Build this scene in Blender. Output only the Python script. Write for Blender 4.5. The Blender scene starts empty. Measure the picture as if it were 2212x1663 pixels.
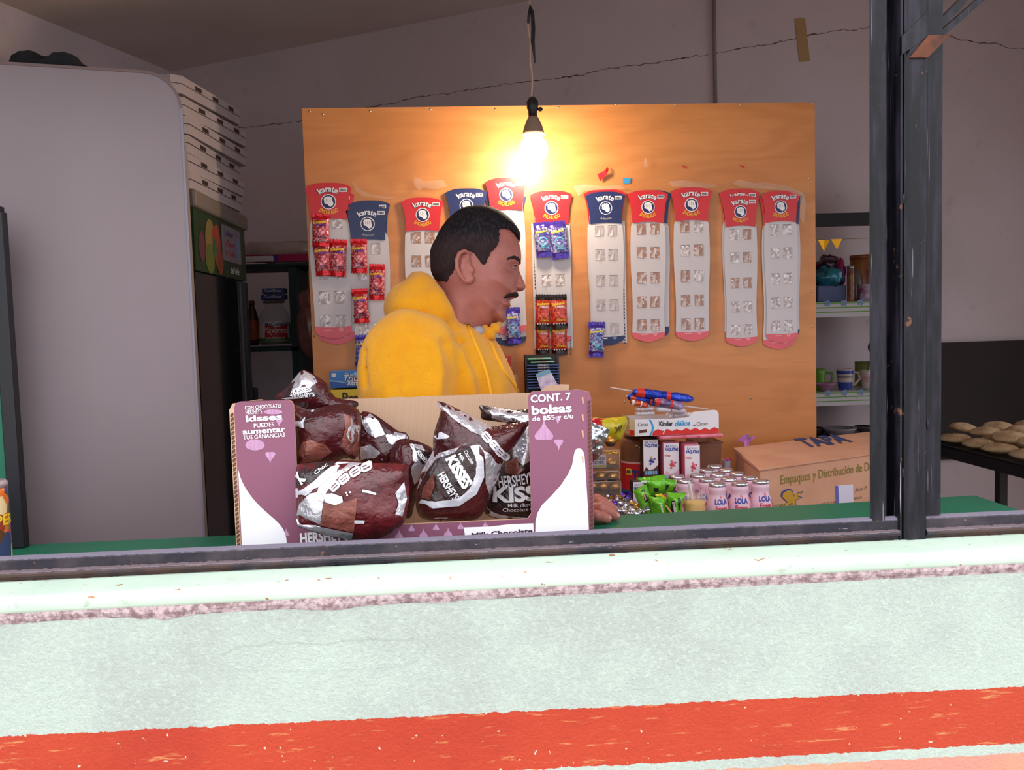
import bpy, bmesh, math, random
import numpy as np
from mathutils import Vector, Matrix, noise
from math import sin, cos, pi, radians as R

# ---------------------------------------------------------------- camera
SC = bpy.context.scene
COL = SC.collection
F_PX, IW, IH = 1850.0, 2212.0, 1663.0
CAM = Vector((0.0, -1.2, 1.5))
_dn = Vector((794.0, 27169.0, F_PX)).normalized()            # world down, in camera axes (x right, y down, z forward)
_rt = Vector((28000.0, -(F_PX**2 + 794.0*28000.0)/27169.0, F_PX)).normalized()
_fw = _rt.cross(_dn); _fw = _fw if _fw.z > 0 else -_fw       # world +y
A2C = Matrix((( _rt.x, _fw.x, -_dn.x), (_rt.y, _fw.y, -_dn.y), (_rt.z, _fw.z, -_dn.z)))   # world -> camera axes
C2A = A2C.transposed()
camd = bpy.data.cameras.new('camera'); cam = bpy.data.objects.new('camera', camd); COL.objects.link(cam)
camd.sensor_fit = 'HORIZONTAL'; camd.sensor_width = 36.0; camd.lens = 36.0*F_PX/IW; camd.clip_start = 0.05
_m = C2A @ Matrix(((1,0,0),(0,-1,0),(0,0,-1)))
cam.matrix_world = Matrix.Translation(CAM) @ _m.to_4x4()
SC.camera = cam

def ray(px, py): return C2A @ Vector((px - IW/2, py - IH/2, F_PX))
def W(px, py, Y):
    """world point seen at a place of the picture, on the plane y = Y"""
    d = ray(px, py); t = (Y - CAM.y)/d.y
    return CAM + d*t
def WZ(px, py, Z):
    d = ray(px, py); t = (Z - CAM.z)/d.z
    return CAM + d*t
def mpp(Y): return (Y - CAM.y)/F_PX          # metres per pixel near the picture's middle

# ---------------------------------------------------------------- light
wd = bpy.data.worlds.new('overcast_sky'); SC.world = wd; wd.use_nodes = True
nt = wd.node_tree; nt.nodes.clear()
o = nt.nodes.new('ShaderNodeOutputWorld'); bg = nt.nodes.new('ShaderNodeBackground')
bg.inputs[0].default_value = (0.93, 0.96, 1.0, 1); bg.inputs[1].default_value = 1.0
nt.links.new(bg.outputs[0], o.inputs[0])
# an overcast sky is brighter overhead than at the horizon
_tc = nt.nodes.new('ShaderNodeTexCoord'); _sx = nt.nodes.new('ShaderNodeSeparateXYZ'); nt.links.new(_tc.outputs['Generated'], _sx.inputs[0])
_mr = nt.nodes.new('ShaderNodeMapRange'); nt.links.new(_sx.outputs[2], _mr.inputs[0])
_mr.inputs[1].default_value = 0.0; _mr.inputs[2].default_value = 1.0; _mr.inputs[3].default_value = 0.90; _mr.inputs[4].default_value = 2.5
nt.links.new(_mr.outputs[0], bg.inputs[1])
SC.view_settings.view_transform = 'Standard'; SC.view_settings.look = 'None'
SC.view_settings.gamma = 1.0; SC.view_settings.use_curve_mapping = False
SC.view_settings.exposure = 0.70
SC.cycles.use_denoising = True
SC.cycles.max_bounces = 8
# ---------------------------------------------------------------- materials
MATS = {}
def s2l(c):
    """an sRGB colour (0-255) as scene-linear"""
    return tuple(((v/255)/12.92 if v/255 <= 0.04045 else (((v/255)+0.055)/1.055)**2.4) for v in c)
def mat(name, rgb=(200,200,200), rough=0.6, metal=0.0, spec=0.5, emit=None, estr=0.0, alpha=1.0, trans=0.0, ior=1.45,
        noise_scale=None, noise_amt=0.0, rgb2=None, bump=0.0, bump_scale=200.0, coat=0.0, stretch=None, sheen=0.0, sss=0.0, twoside=None):
    if name in MATS: return MATS[name]
    m = bpy.data.materials.new(name); m.use_nodes = True; t = m.node_tree
    b = t.nodes['Principled BSDF']
    c = s2l(rgb)
    b.inputs['Base Color'].default_value = (*c, 1); b.inputs['Roughness'].default_value = rough
    b.inputs['Metallic'].default_value = metal; b.inputs['Specular IOR Level'].default_value = spec
    b.inputs['IOR'].default_value = ior
    b.inputs['Alpha'].default_value = alpha; b.inputs['Transmission Weight'].default_value = trans
    b.inputs['Coat Weight'].default_value = coat; b.inputs['Sheen Weight'].default_value = sheen
    if sss: b.inputs['Subsurface Weight'].default_value = sss; b.inputs['Subsurface Radius'].default_value = (0.012,0.005,0.003); b.inputs['Subsurface Scale'].default_value = 1.0
    if emit: b.inputs['Emission Color'].default_value = (*s2l(emit), 1); b.inputs['Emission Strength'].default_value = estr
    tc = None
    if rgb2 is not None or bump:
        tc = t.nodes.new('ShaderNodeTexCoord'); mp = t.nodes.new('ShaderNodeMapping')
        t.links.new(tc.outputs['Object'], mp.inputs[0])
        if stretch: mp.inputs['Scale'].default_value = stretch
    if rgb2 is not None:
        n = t.nodes.new('ShaderNodeTexNoise'); n.inputs['Scale'].default_value = noise_scale or 8.0; n.inputs['Detail'].default_value = 6
        t.links.new(mp.outputs[0], n.inputs['Vector'])
        r = t.nodes.new('ShaderNodeValToRGB'); e = r.color_ramp.elements
        e[0].position = 0.35; e[0].color = (*c, 1); e[1].position = 0.68; e[1].color = (*s2l(rgb2), 1)
        t.links.new(n.outputs['Fac'], r.inputs[0]); t.links.new(r.outputs[0], b.inputs['Base Color'])
    if bump:
        n2 = t.nodes.new('ShaderNodeTexNoise'); n2.inputs['Scale'].default_value = bump_scale; n2.inputs['Detail'].default_value = 4
        t.links.new(mp.outputs[0], n2.inputs['Vector'])
        bp = t.nodes.new('ShaderNodeBump'); bp.inputs['Strength'].default_value = bump; bp.inputs['Distance'].default_value = 0.002
        t.links.new(n2.outputs['Fac'], bp.inputs['Height']); t.links.new(bp.outputs[0], b.inputs['Normal'])
    MATS[name] = m
    return m

class NX:
    """tiny helper for node arithmetic"""
    def __init__(s, t): s.t = t
    def v(s, x, sock):
        if isinstance(x, (int, float)): sock.default_value = x
        else: s.t.links.new(x, sock)
    def m(s, op, a, b=None, c=None):
        n = s.t.nodes.new('ShaderNodeMath'); n.operation = op; s.v(a, n.inputs[0])
        if b is not None: s.v(b, n.inputs[1])
        if c is not None: s.v(c, n.inputs[2])
        return n.outputs[0]
    def add(s,a,b): return s.m('ADD',a,b)
    def sub(s,a,b): return s.m('SUBTRACT',a,b)
    def mul(s,a,b): return s.m('MULTIPLY',a,b)
    def lt(s,a,b): return s.m('LESS_THAN',a,b)
    def gt(s,a,b): return s.m('GREATER_THAN',a,b)
    def noise(s, vec, scale, detail=4, rough=0.5):
        n = s.t.nodes.new('ShaderNodeTexNoise'); s.t.links.new(vec, n.inputs['Vector'])
        n.inputs['Scale'].default_value = scale; n.inputs['Detail'].default_value = detail; n.inputs['Roughness'].default_value = rough
        return n.outputs['Fac']
    def mix(s, fac, c1, c2):
        n = s.t.nodes.new('ShaderNodeMix'); n.data_type = 'RGBA'
        s.v(fac, n.inputs[0])
        for c, k in ((c1, 6), (c2, 7)):
            if isinstance(c, tuple): n.inputs[k].default_value = (*s2l(c), 1)
            else: s.t.links.new(c, n.inputs[k])
        return n.outputs[2]
    def smooth(s, x, a, b):
        n = s.t.nodes.new('ShaderNodeMapRange'); n.interpolation_type = 'SMOOTHSTEP'
        s.t.links.new(x, n.inputs[0]); n.inputs[1].default_value = a; n.inputs[2].default_value = b
        return n.outputs[0]
    def coords(s, kind='Object', scale=(1,1,1)):
        tc = s.t.nodes.new('ShaderNodeTexCoord'); mp = s.t.nodes.new('ShaderNodeMapping'); mp.inputs['Scale'].default_value = scale
        s.t.links.new(tc.outputs[kind], mp.inputs[0]); return mp.outputs[0]
    def sep(s, vec):
        n = s.t.nodes.new('ShaderNodeSeparateXYZ'); s.t.links.new(vec, n.inputs[0]); return n.outputs
    def bump(s, h, strength, dist=0.002):
        n = s.t.nodes.new('ShaderNodeBump'); n.inputs['Strength'].default_value = strength; n.inputs['Distance'].default_value = dist
        s.t.links.new(h, n.inputs['Height']); return n.outputs[0]
def nmat(name, rough=0.6, metal=0.0, spec=0.5):
    m = bpy.data.materials.new(name); m.use_nodes = True; t = m.node_tree; b = t.nodes['Principled BSDF']
    b.inputs['Roughness'].default_value = rough; b.inputs['Metallic'].default_value = metal; b.inputs['Specular IOR Level'].default_value = spec
    MATS[name] = m
    return m, t, b, NX(t)

# ---------------------------------------------------------------- lettering and mesh collecting
_TX = {}
def text2d(s, bold=0.0, shear=0.0):
    """flat lettering as (points, faces), cap height about 0.7, starting at x = 0"""
    k = (s, bold, shear)
    if k in _TX: return _TX[k]
    c = bpy.data.curves.new('t', 'FONT'); c.body = s; c.size = 1.0; c.resolution_u = 3; c.offset = bold; c.shear = shear
    ob = bpy.data.objects.new('t', c); me = ob.to_mesh()
    vs = np.array([v.co[:2] for v in me.vertices]) if len(me.vertices) else np.zeros((0,2))
    fs = [tuple(p.vertices) for p in me.polygons]
    ob.to_mesh_clear(); bpy.data.objects.remove(ob); bpy.data.curves.remove(c)
    if len(vs): vs[:,0] -= vs[:,0].min()
    _TX[k] = (vs, fs)
    return _TX[k]

class Frame:
    """a flat place to draw on: origin o, unit axes u (right) and v (up), n towards the eye"""
    def __init__(s, o, u, v):
        s.o = Vector(o); s.u = Vector(u).normalized(); s.v = Vector(v).normalized(); s.n = s.u.cross(s.v)
    def p(s, x, y, h=0.0): return s.o + s.u*x + s.v*y + s.n*h

class MB:
    def __init__(s): s.v = []; s.f = []; s.mi = []; s.mats = []; s.smooth = []
    def m(s, mt):
        if mt not in s.mats: s.mats.append(mt)
        return s.mats.index(mt)
    def add(s, vs, fs, mt, smooth=False):
        k = len(s.v); i = s.m(mt); s.v += [tuple(v) for v in vs]
        for f in fs: s.f.append(tuple(k + a for a in f)); s.mi.append(i); s.smooth.append(smooth)
        return s
    def box(s, lo, hi, mt, M=None, bev=0.0):
        if bev:
            bm = bmesh.new(); bmesh.ops.create_cube(bm, size=1.0)
            for v in bm.verts: v.co = Vector(((lo[i]+hi[i])/2 + v.co[i]*(hi[i]-lo[i]) for i in range(3)))
            bmesh.ops.bevel(bm, geom=bm.edges[:], offset=bev, segments=2, affect='EDGES', profile=0.5)
            vs = [v.co.copy() for v in bm.verts]; fs = [tuple(v.index for v in f.verts) for f in bm.faces]; bm.free()
        else:
            vs = [Vector((x,y,z)) for x in (lo[0],hi[0]) for y in (lo[1],hi[1]) for z in (lo[2],hi[2])]
            fs = [(0,1,3,2),(4,6,7,5),(0,4,5,1),(2,3,7,6),(0,2,6,4),(1,5,7,3)]
        if M is not None: vs = [M @ v for v in vs]
        return s.add(vs, fs, mt, False)
    def hexa(s, p, mt):
        """eight corners: four of the bottom ring then four of the top ring"""
        return s.add(p, [(3,2,1,0),(4,5,6,7),(0,1,5,4),(1,2,6,5),(2,3,7,6),(3,0,4,7)], mt)
    def tube(s, pts, r, mt, n=10, cap=True, flat=1.0):
        pts = [Vector(p) for p in pts]; rs = r if isinstance(r, (list, tuple)) else [r]*len(pts)
        vs = []; up = Vector((0.13,0.31,1)).normalized(); pa = None
        for i, p in enumerate(pts):
            t = (pts[min(i+1,len(pts)-1)] - pts[max(i-1,0)]).normalized()
            if pa is None: a = t.cross(up); a = a if a.length > 1e-3 else t.cross(Vector((1,0,0))); a.normalize()
            else: a = (pa - t*pa.dot(t)).normalized()
            pa = a; b = t.cross(a)
            for k in range(n):
                q = 2*pi*k/n; vs.append(p + (a*cos(q) + b*sin(q)*flat)*rs[i])
        fs = [(i*n+k, i*n+(k+1)%n, (i+1)*n+(k+1)%n, (i+1)*n+k) for i in range(len(pts)-1) for k in range(n)]
        if cap: fs += [tuple(range(n-1,-1,-1)), tuple((len(pts)-1)*n+k for k in range(n))]
        return s.add(vs, fs, mt, True)
    def lathe(s, prof, mt, c=(0,0,0), n=24, M=None, cap=True):
        """prof = [(radius, z)]"""
        vs = []
        for r, z in prof:
            for k in range(n): vs.append(Vector((r*cos(2*pi*k/n), r*sin(2*pi*k/n), z)))
        fs = [(i*n+k, i*n+(k+1)%n, (i+1)*n+(k+1)%n, (i+1)*n+k) for i in range(len(prof)-1) for k in range(n)]
        if cap:
            if prof[0][0] > 1e-5: fs.append(tuple(range(n-1,-1,-1)))
            if prof[-1][0] > 1e-5: fs.append(tuple((len(prof)-1)*n+k for k in range(n)))
        if M is not None: vs = [M @ v for v in vs]
        return s.add([v + Vector(c) for v in vs], fs, mt, True)
    def poly(s, fr, pts, mt, h=0.0, thick=0.0):
        """a flat outline drawn on a frame, optionally with thickness behind it"""
        from mathutils.geometry import tessellate_polygon
        n = len(pts); tri = tessellate_polygon([[Vector((x,y,0)) for x,y in pts]])
        def ccw(t):
            a,b,c = [pts[i] for i in t]
            return t if (b[0]-a[0])*(c[1]-a[1])-(b[1]-a[1])*(c[0]-a[0]) > 0 else (t[0],t[2],t[1])
        tri = [ccw(t) for t in tri]
        vs = [fr.p(x,y,h) for x,y in pts]; fs = list(tri)
        if thick:
            vs += [fr.p(x,y,h-thick) for x,y in pts]
            fs += [(a+n,c+n,b+n) for a,b,c in tri]
            area = sum(pts[i][0]*pts[(i+1)%n][1]-pts[(i+1)%n][0]*pts[i][1] for i in range(n))
            fs += [((i+1)%n, i, i+n, (i+1)%n+n) if area > 0 else (i,(i+1)%n,(i+1)%n+n,i+n) for i in range(n)]
        return s.add(vs, fs, mt)
    def text(s, fr, st, x, y, size, mt, h=0.0006, bold=0.0, shear=0.0, align='c', width=None, xs=1.0, arc=None, warp=None, rot=0.0):
        """x, y = baseline anchor; size = letter size; width = fit to that width; arc = radius (positive: hump)"""
        vs, fs = text2d(st, bold, shear)
        if not len(vs): return s
        w = vs[:,0].max(); sx = size*xs
        if width: sx = width/w
        X = vs[:,0]*sx; wx = w*sx; Y = vs[:,1]*size
        X = X - (wx/2 if align == 'c' else wx if align == 'r' else 0)
        if arc:
            a = X/arc; rr = arc + Y
            X, Y = rr*np.sin(a), rr*np.cos(a) - arc
        if rot: X, Y = X*cos(rot)-Y*sin(rot), X*sin(rot)+Y*cos(rot)
        if warp: pts = [warp(a + x, b + y, h) for a, b in zip(X, Y)]
        else: pts = [fr.p(a + x, b + y, h) for a, b in zip(X, Y)]
        return s.add(pts, fs, mt)
    def disc(s, fr, x, y, r, mt, h=0.0005, n=24, sy=1.0):
        return s.poly(fr, [(x+r*cos(2*pi*k/n), y+r*sy*sin(2*pi*k/n)) for k in range(n)], mt, h)
    def grid(s, fn, nu, nv, mt, closed_u=False, flip=False):
        vs = [fn(i/nu, j/nv) for j in range(nv+1) for i in range(nu + (0 if closed_u else 1))]
        w = nu if closed_u else nu+1
        fs = [(j*w+i, j*w+(i+1)%w, (j+1)*w+(i+1)%w, (j+1)*w+i) for j in range(nv) for i in range(nu)]
        if flip: fs = [f[::-1] for f in fs]
        return s.add(vs, fs, mt, True)
    def build(s, name, parent=None, loc=None, origin=None):
        me = bpy.data.meshes.new(name)
        if origin is not None: o = Vector(origin); vs = [Vector(v)-o for v in s.v]
        else: vs = s.v
        me.from_pydata([tuple(v) for v in vs], [], s.f)
        for mt in s.mats: me.materials.append(mt)
        me.polygons.foreach_set('material_index', s.mi); me.polygons.foreach_set('use_smooth', s.smooth); me.update()
        ob = bpy.data.objects.new(name, me); COL.objects.link(ob)
        if origin is not None: ob.location = origin
        if loc is not None: ob.location = loc
        if parent is not None:
            ob.parent = parent
            ob.matrix_parent_inverse = Matrix.Translation(-(parent.location if parent.parent is None else Vector((0,0,0))))
        return ob

def tag(o, label, cat, group=None, kind=None):
    if label: o['label'] = label
    if cat: o['category'] = cat
    if group: o['group'] = group
    if kind: o['kind'] = kind
    return o
def thing(name, label, cat, loc=(0,0,0), group=None):
    o = bpy.data.objects.new(name, None); COL.objects.link(o); o.location = loc; o.empty_display_size = 0.05
    return tag(o, label, cat, group)
def struct(mb, name):
    o = mb.build(name); o['kind'] = 'structure'; return o
def centre(mb):
    v = np.array(mb.v); return Vector(((v[:,0].min()+v[:,0].max())/2, (v[:,1].min()+v[:,1].max())/2, v[:,2].min()))
def single(mb, name, label, cat, group=None):
    """a thing that is one mesh, its origin at its base"""
    return tag(mb.build(name, origin=centre(mb)), label, cat, group)
def copy_tree(o, parent=None):
    c = o.copy(); COL.objects.link(c)
    if parent is not None: c.parent = parent
    for ch in list(o.children): copy_tree(ch, c)
    return c

# ---------------------------------------------------------------- implicit shapes -> mesh
def surface_nets(F, org, h):
    nx, ny, nz = F.shape; S = F < 0
    cnt = np.zeros((nx-1,ny-1,nz-1)); acc = np.zeros((nx-1,ny-1,nz-1,3))
    def sl(a, n, d): return slice(d, n-1+d)
    for ax in range(3):
        for d1 in (0,1):
            for d2 in (0,1):
                off0 = [0,0,0]; o_ = [i for i in range(3) if i != ax]; off0[o_[0]] = d1; off0[o_[1]] = d2
                off1 = list(off0); off1[ax] = 1
                A = F[sl(0,nx,off0[0]), sl(1,ny,off0[1]), sl(2,nz,off0[2])]; B = F[sl(0,nx,off1[0]), sl(1,ny,off1[1]), sl(2,nz,off1[2])]
                c = (A < 0) != (B < 0)
                with np.errstate(all='ignore'): t = np.where(c, A/(A-B), 0.0)
                t = np.nan_to_num(t)
                cnt += c
                for k in range(3): acc[...,k] += np.where(c, off0[k] + (t if k == ax else 0.0), 0.0)
    act = cnt > 0; idx = -np.ones(act.shape, int); ii = np.argwhere(act); idx[act] = np.arange(len(ii))
    V = (ii + acc[act]/cnt[act][:,None])*h + np.array(org)
    faces = []
    for ax in range(3):
        b, c = [(1,2),(2,0),(0,1)][ax]
        sh = [slice(None)]*3; s0 = list(sh); s1 = list(sh); s0[ax] = slice(0,-1); s1[ax] = slice(1,None)
        X = S[tuple(s0)] != S[tuple(s1)]; e = np.argwhere(X)
        e = e[(e[:,b] > 0) & (e[:,c] > 0) & (e[:,b] < F.shape[b]-1) & (e[:,c] < F.shape[c]-1)]
        ub = np.zeros(3,int); ub[b] = 1; uc = np.zeros(3,int); uc[c] = 1
        q = [idx[tuple((e - d).T)] for d in (ub+uc, uc, 0*ub, ub)]
        q = np.stack(q, 1); inside = S[tuple(e.T)]
        q[~inside] = q[~inside][:, ::-1]
        faces.append(q)
    Fc = np.concatenate(faces); Fc = Fc[(Fc >= 0).all(1)]
    return V, Fc
def sdf_mesh(fn, lo, hi, h):
    n = [int(math.ceil((hi[i]-lo[i])/h))+1 for i in range(3)]
    X, Y, Z = np.meshgrid(*[lo[i] + np.arange(n[i])*h for i in range(3)], indexing='ij')
    return surface_nets(fn(X, Y, Z), lo, h)
def smin(a, b, k):
    h = np.clip(0.5 + 0.5*(b-a)/k, 0, 1); return b*(1-h) + a*h - k*h*(1-h)
def smax(a, b, k): return -smin(-a, -b, k)
def sd_cap(X, Y, Z, a, b, ra, rb, sy=1.0):
    a = np.array(a); b = np.array(b); d = b-a; L = (d*d).sum()
    t = np.clip(((X-a[0])*d[0] + (Y-a[1])*d[1] + (Z-a[2])*d[2])/L, 0, 1)
    return np.sqrt((X-a[0]-t*d[0])**2 + ((Y-a[1]-t*d[1])/sy)**2 + (Z-a[2]-t*d[2])**2) - (ra + (rb-ra)*t)
def sd_ell(X, Y, Z, c, r):
    x, y, z = (X-c[0])/r[0], (Y-c[1])/r[1], (Z-c[2])/r[2]
    k = np.sqrt(x*x+y*y+z*z); k2 = np.sqrt((x/r[0])**2+(y/r[1])**2+(z/r[2])**2) + 1e-9
    return k*(k-1)/k2
def poly_dist(X, Z, P):
    """signed distance to a closed 2-D outline, positive inside"""
    P = np.array(P, float); d = np.full(X.shape, 1e9); ins = np.zeros(X.shape, bool); n = len(P)
    for i in range(n):
        a = P[i]; b = P[(i+1)%n]; e = b-a; L = (e*e).sum()+1e-12
        t = np.clip(((X-a[0])*e[0]+(Z-a[1])*e[1])/L, 0, 1)
        d = np.minimum(d, (X-a[0]-t*e[0])**2 + (Z-a[1]-t*e[1])**2)
        if a[1] != b[1]:
            c = ((a[1] > Z) != (b[1] > Z)) & (X < (b[0]-a[0])*(Z-a[1])/(b[1]-a[1]) + a[0]); ins ^= c
    return np.where(ins, np.sqrt(d), -np.sqrt(d))
def spline(P, n=6, closed=True):
    P = [np.array(p, float) for p in P]; m = len(P); out = []
    for i in range(m if closed else m-1):
        g = (lambda k: P[k % m]) if closed else (lambda k: P[min(max(k,0),m-1)])
        p0,p1,p2,p3 = g(i-1), g(i), g(i+1), g(i+2)
        for j in range(n):
            t = j/n; out.append(0.5*((2*p1) + (-p0+p2)*t + (2*p0-5*p1+4*p2-p3)*t*t + (-p0+3*p1-3*p2+p3)*t**3))
    if not closed: out.append(P[-1])
    return out
# ================================================================ the setting
# ---- facade wall, painted in bands
m, t, b, N = nmat('facade_paint', 0.75)
P = N.coords('Object'); xyz = N.sep(P); z = xyz[2]
n1 = N.noise(P, 60, 6, 0.7); n2 = N.noise(P, 5, 5, 0.6); n3 = N.noise(N.coords('Object', (14, 14, 120)), 1.0, 6, 0.7); n4 = N.noise(P, 25, 3)
base = N.mix(N.smooth(n2, 0.36, 0.66), (206, 218, 206), (192, 200, 192))
base = N.mix(N.mul(N.smooth(N.noise(P, 130, 5, 0.75), 0.48, 0.64), 0.40), base, (224, 238, 222))
base = N.mix(N.mul(N.smooth(N.noise(P, 240, 4, 0.7), 0.58, 0.70), 0.45), base, (170, 172, 160))
jit = N.mul(N.sub(n1, 0.5), 0.012); zz = N.add(z, jit)
org = N.mix(N.smooth(n2, 0.4, 0.7), (212, 70, 38), (200, 60, 34))
org = N.mix(N.smooth(n3, 0.575, 0.68), org, (232, 152, 96))
org = N.mix(N.smooth(N.noise(P, 95, 2), 0.71, 0.735), org, (236, 214, 190))
sal = N.mix(N.smooth(n2, 0.4, 0.62), (238, 160, 140), (240, 180, 140))
tilt = N.add(zz, N.mul(xyz[0], 0.010))
c = N.mix(N.lt(tilt, 0.981), base, org)
c = N.mix(N.lt(tilt, 0.8985), c, base)
c = N.mix(N.lt(tilt, 0.8845), c, sal)
t.links.new(c, b.inputs['Base Color'])
h = N.add(N.mul(n1, 0.7), N.add(N.mul(n4, 0.5), N.mul(N.noise(P, 210, 5, 0.75), 1.3)))
t.links.new(N.bump(h, 0.8, 0.005), b.inputs['Normal'])
FAC = m
FY = -0.075
mb = MB()
# below the window, with a cut-away concrete strip at its top edge
mb.box((-3.2, FY, -0.15), (3.6, 0.10, 1.105), FAC); mb.box((-3.2, FY, 1.105), (3.6, 0.045, 1.137), FAC)
mb.box((-3.2, FY, 1.137), (-1.16, 0.10, 3.6), FAC)
mb.box((1.90, FY, 1.137), (3.6, 0.10, 3.6), FAC)  # window opening widened on this side, out of view, to admit more daylight
mb.box((-1.16, FY, 2.16), (1.90, 0.10, 3.6), FAC)
# the smoother patch of re-plastering that shows as a low relief
rng = random.Random(4)
pat = [(482,1412),(520,1396),(560,1394),(590,1384),(610,1392),(640,1388),(700,1392),(740,1384),(800,1380),(860,1382),(905,1380),(924,1392),(915,1418),(860,1440),(760,1446),(640,1450),(560,1448),(500,1444),(484,1430)]
pw = [W(x, y, FY) for x, y in pat]
fr = Frame((0, FY, 0), (1,0,0), (0,0,1))
mb.poly(fr, [(p.x, p.z) for p in reversed(pw)] if True else [], FAC, 0.0003, 0.002)
CR2 = mat('plaster_edge_shade', (172,180,168), 0.9)  # shade line painted along the top edge of the patch
for i in range(12): 
    a, b_ = pw[i], pw[i+1]; mb.add([(a.x,FY-0.0008,a.z+0.0006),(a.x,FY-0.0008,a.z-0.0004),(b_.x,FY-0.0008,b_.z-0.0004),(b_.x,FY-0.0008,b_.z+0.0006)], [(0,1,2,3)], CR2)
struct(mb, 'wall_front')

# broken concrete under the ledge
m, t, b, N = nmat('bare_concrete', 0.95)
P = N.coords('Object'); c = N.mix(N.smooth(N.noise(P, 90, 6, 0.7), 0.38, 0.6), (150, 120, 122), (214, 190, 192))
t.links.new(c, b.inputs['Base Color']); t.links.new(N.bump(N.noise(P, 150, 5, 0.7), 0.9, 0.006), b.inputs['Normal'])
mb = MB(); rng = random.Random(11); top = []; bot = []
x = -3.1
while x < 3.5:
    top.append((x, 1.1505))
    left = max(0.0, min(1.0, (-x+0.25)/0.3)); w = 0.0032 + left*0.0075*(0.5+noise.noise(Vector((x*9, 3, 0)))) + 0.005*max(0, noise.noise(Vector((x*17, 8, 0)))) + rng.uniform(-0.0012, 0.0012)
    bot.append((x, 1.1445 - max(0.002, w))); x += 0.006
vs = []; fs = []
for i in range(len(top)):
    jx = 0.002*noise.noise(Vector((i*0.7, 0, 0)))
    vs += [(top[i][0], FY-0.001, top[i][1]), (bot[i][0], FY-0.0022+jx, (top[i][1]+bot[i][1])/2), (bot[i][0], FY-0.0005, bot[i][1])]
for i in range(len(top)-1):
    for k in (0,1): fs.append((i*3+k, i*3+k+1, (i+1)*3+k+1, (i+1)*3+k))
mb.add(vs, fs, m); mb.box((-3.1, FY+0.0005, 1.12), (3.5, 0.06, 1.1515), m)
struct(mb, 'trim_1')

# painted sill ledge
m, t, b, N = nmat('mint_enamel', 0.38)
P = N.coords('Object'); c = N.mix(N.smooth(N.noise(P, 6, 5), 0.4, 0.7), (214, 232, 214), (200, 220, 202))
c = N.mix(N.mul(N.smooth(N.noise(P, 40, 5, 0.7), 0.60, 0.72), 0.5), c, (150, 160, 140))
c = N.mix(N.smooth(N.noise(P, 55, 3), 0.71, 0.73), c, (176, 120, 84))
zc = N.sep(P)[2]; yc = N.sep(P)[1]
# peeled edge next to the steel: rust shows where the paint has flaked
edge = N.mul(N.gt(N.add(yc, N.mul(N.sub(N.noise(N.coords('Object', (1,1,0.3)), 70, 5, 0.7), 0.5), 0.018)), 0.0005), 1.0)
c = N.mix(edge, c, N.mix(N.smooth(N.noise(P, 60, 3), 0.45, 0.55), (70, 50, 44), (150, 96, 60)))
t.links.new(c, b.inputs['Base Color']); t.links.new(N.bump(N.noise(P, 30, 4), 0.15, 0.003), b.inputs['Normal'])
mb = MB()
prof = [(0.044,1.1715),(0.006,1.1715),(-0.004,1.1715),(-0.045,1.1715),(-0.060,1.1715),(-0.070,1.1712),(-0.0765,1.1700),(-0.0795,1.1680),(-0.0805,1.1645),(-0.0775,1.1540),(-0.0755,1.1490),(0.044,1.1485)]
xs = [-1.16 + i*3.06/60 for i in range(61)]
vs = [Vector((x, y, z + 0.0008*noise.noise(Vector((x*4, y*10, z))))) for x in xs for y, z in prof]; k = len(prof)
fs = [(i*k+j, i*k+j+1, (i+1)*k+j+1, (i+1)*k+j) for i in range(60) for j in range(k-1)]
mb.add(vs, [f[::-1] for f in fs], m, True)
mb.add(vs[:k] + vs[-k:], [tuple(range(k-1,-1,-1)), tuple(range(k, 2*k))], m)
struct(mb, 'trim_2')

# ---- painted steel window frame
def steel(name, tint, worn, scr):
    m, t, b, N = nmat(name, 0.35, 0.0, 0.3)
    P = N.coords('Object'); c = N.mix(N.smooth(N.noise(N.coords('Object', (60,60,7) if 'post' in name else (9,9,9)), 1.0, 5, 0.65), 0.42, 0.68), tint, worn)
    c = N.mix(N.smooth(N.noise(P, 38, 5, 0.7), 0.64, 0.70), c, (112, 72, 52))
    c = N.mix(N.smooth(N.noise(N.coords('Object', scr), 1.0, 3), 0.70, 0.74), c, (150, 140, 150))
    if 'rail' in name:      # highlights on the rail's two ridges painted in with rubbed paint, rust below
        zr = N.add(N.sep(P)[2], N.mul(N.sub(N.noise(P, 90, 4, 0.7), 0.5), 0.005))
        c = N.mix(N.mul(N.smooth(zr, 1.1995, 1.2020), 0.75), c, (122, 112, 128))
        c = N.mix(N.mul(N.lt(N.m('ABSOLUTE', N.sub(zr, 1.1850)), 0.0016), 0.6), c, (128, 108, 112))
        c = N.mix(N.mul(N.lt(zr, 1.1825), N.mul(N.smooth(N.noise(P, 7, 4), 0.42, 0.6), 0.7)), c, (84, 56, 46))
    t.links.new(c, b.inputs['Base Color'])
    r = t.nodes.new('ShaderNodeMapRange'); t.links.new(N.noise(P, 20, 4), r.inputs[0]); r.inputs[3].default_value = 0.18; r.inputs[4].default_value = 0.5
    t.links.new(r.outputs[0], b.inputs['Roughness'])
    t.links.new(N.bump(N.noise(P, 45, 4), 0.25, 0.002), b.inputs['Normal']); return m
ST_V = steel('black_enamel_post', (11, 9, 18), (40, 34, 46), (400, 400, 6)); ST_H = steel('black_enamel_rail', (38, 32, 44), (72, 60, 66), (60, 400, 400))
RUST = mat('rusty_steel', (112, 62, 40), 0.85, rgb2=(66, 40, 34), noise_scale=40, bump=0.6, bump_scale=120)
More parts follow.
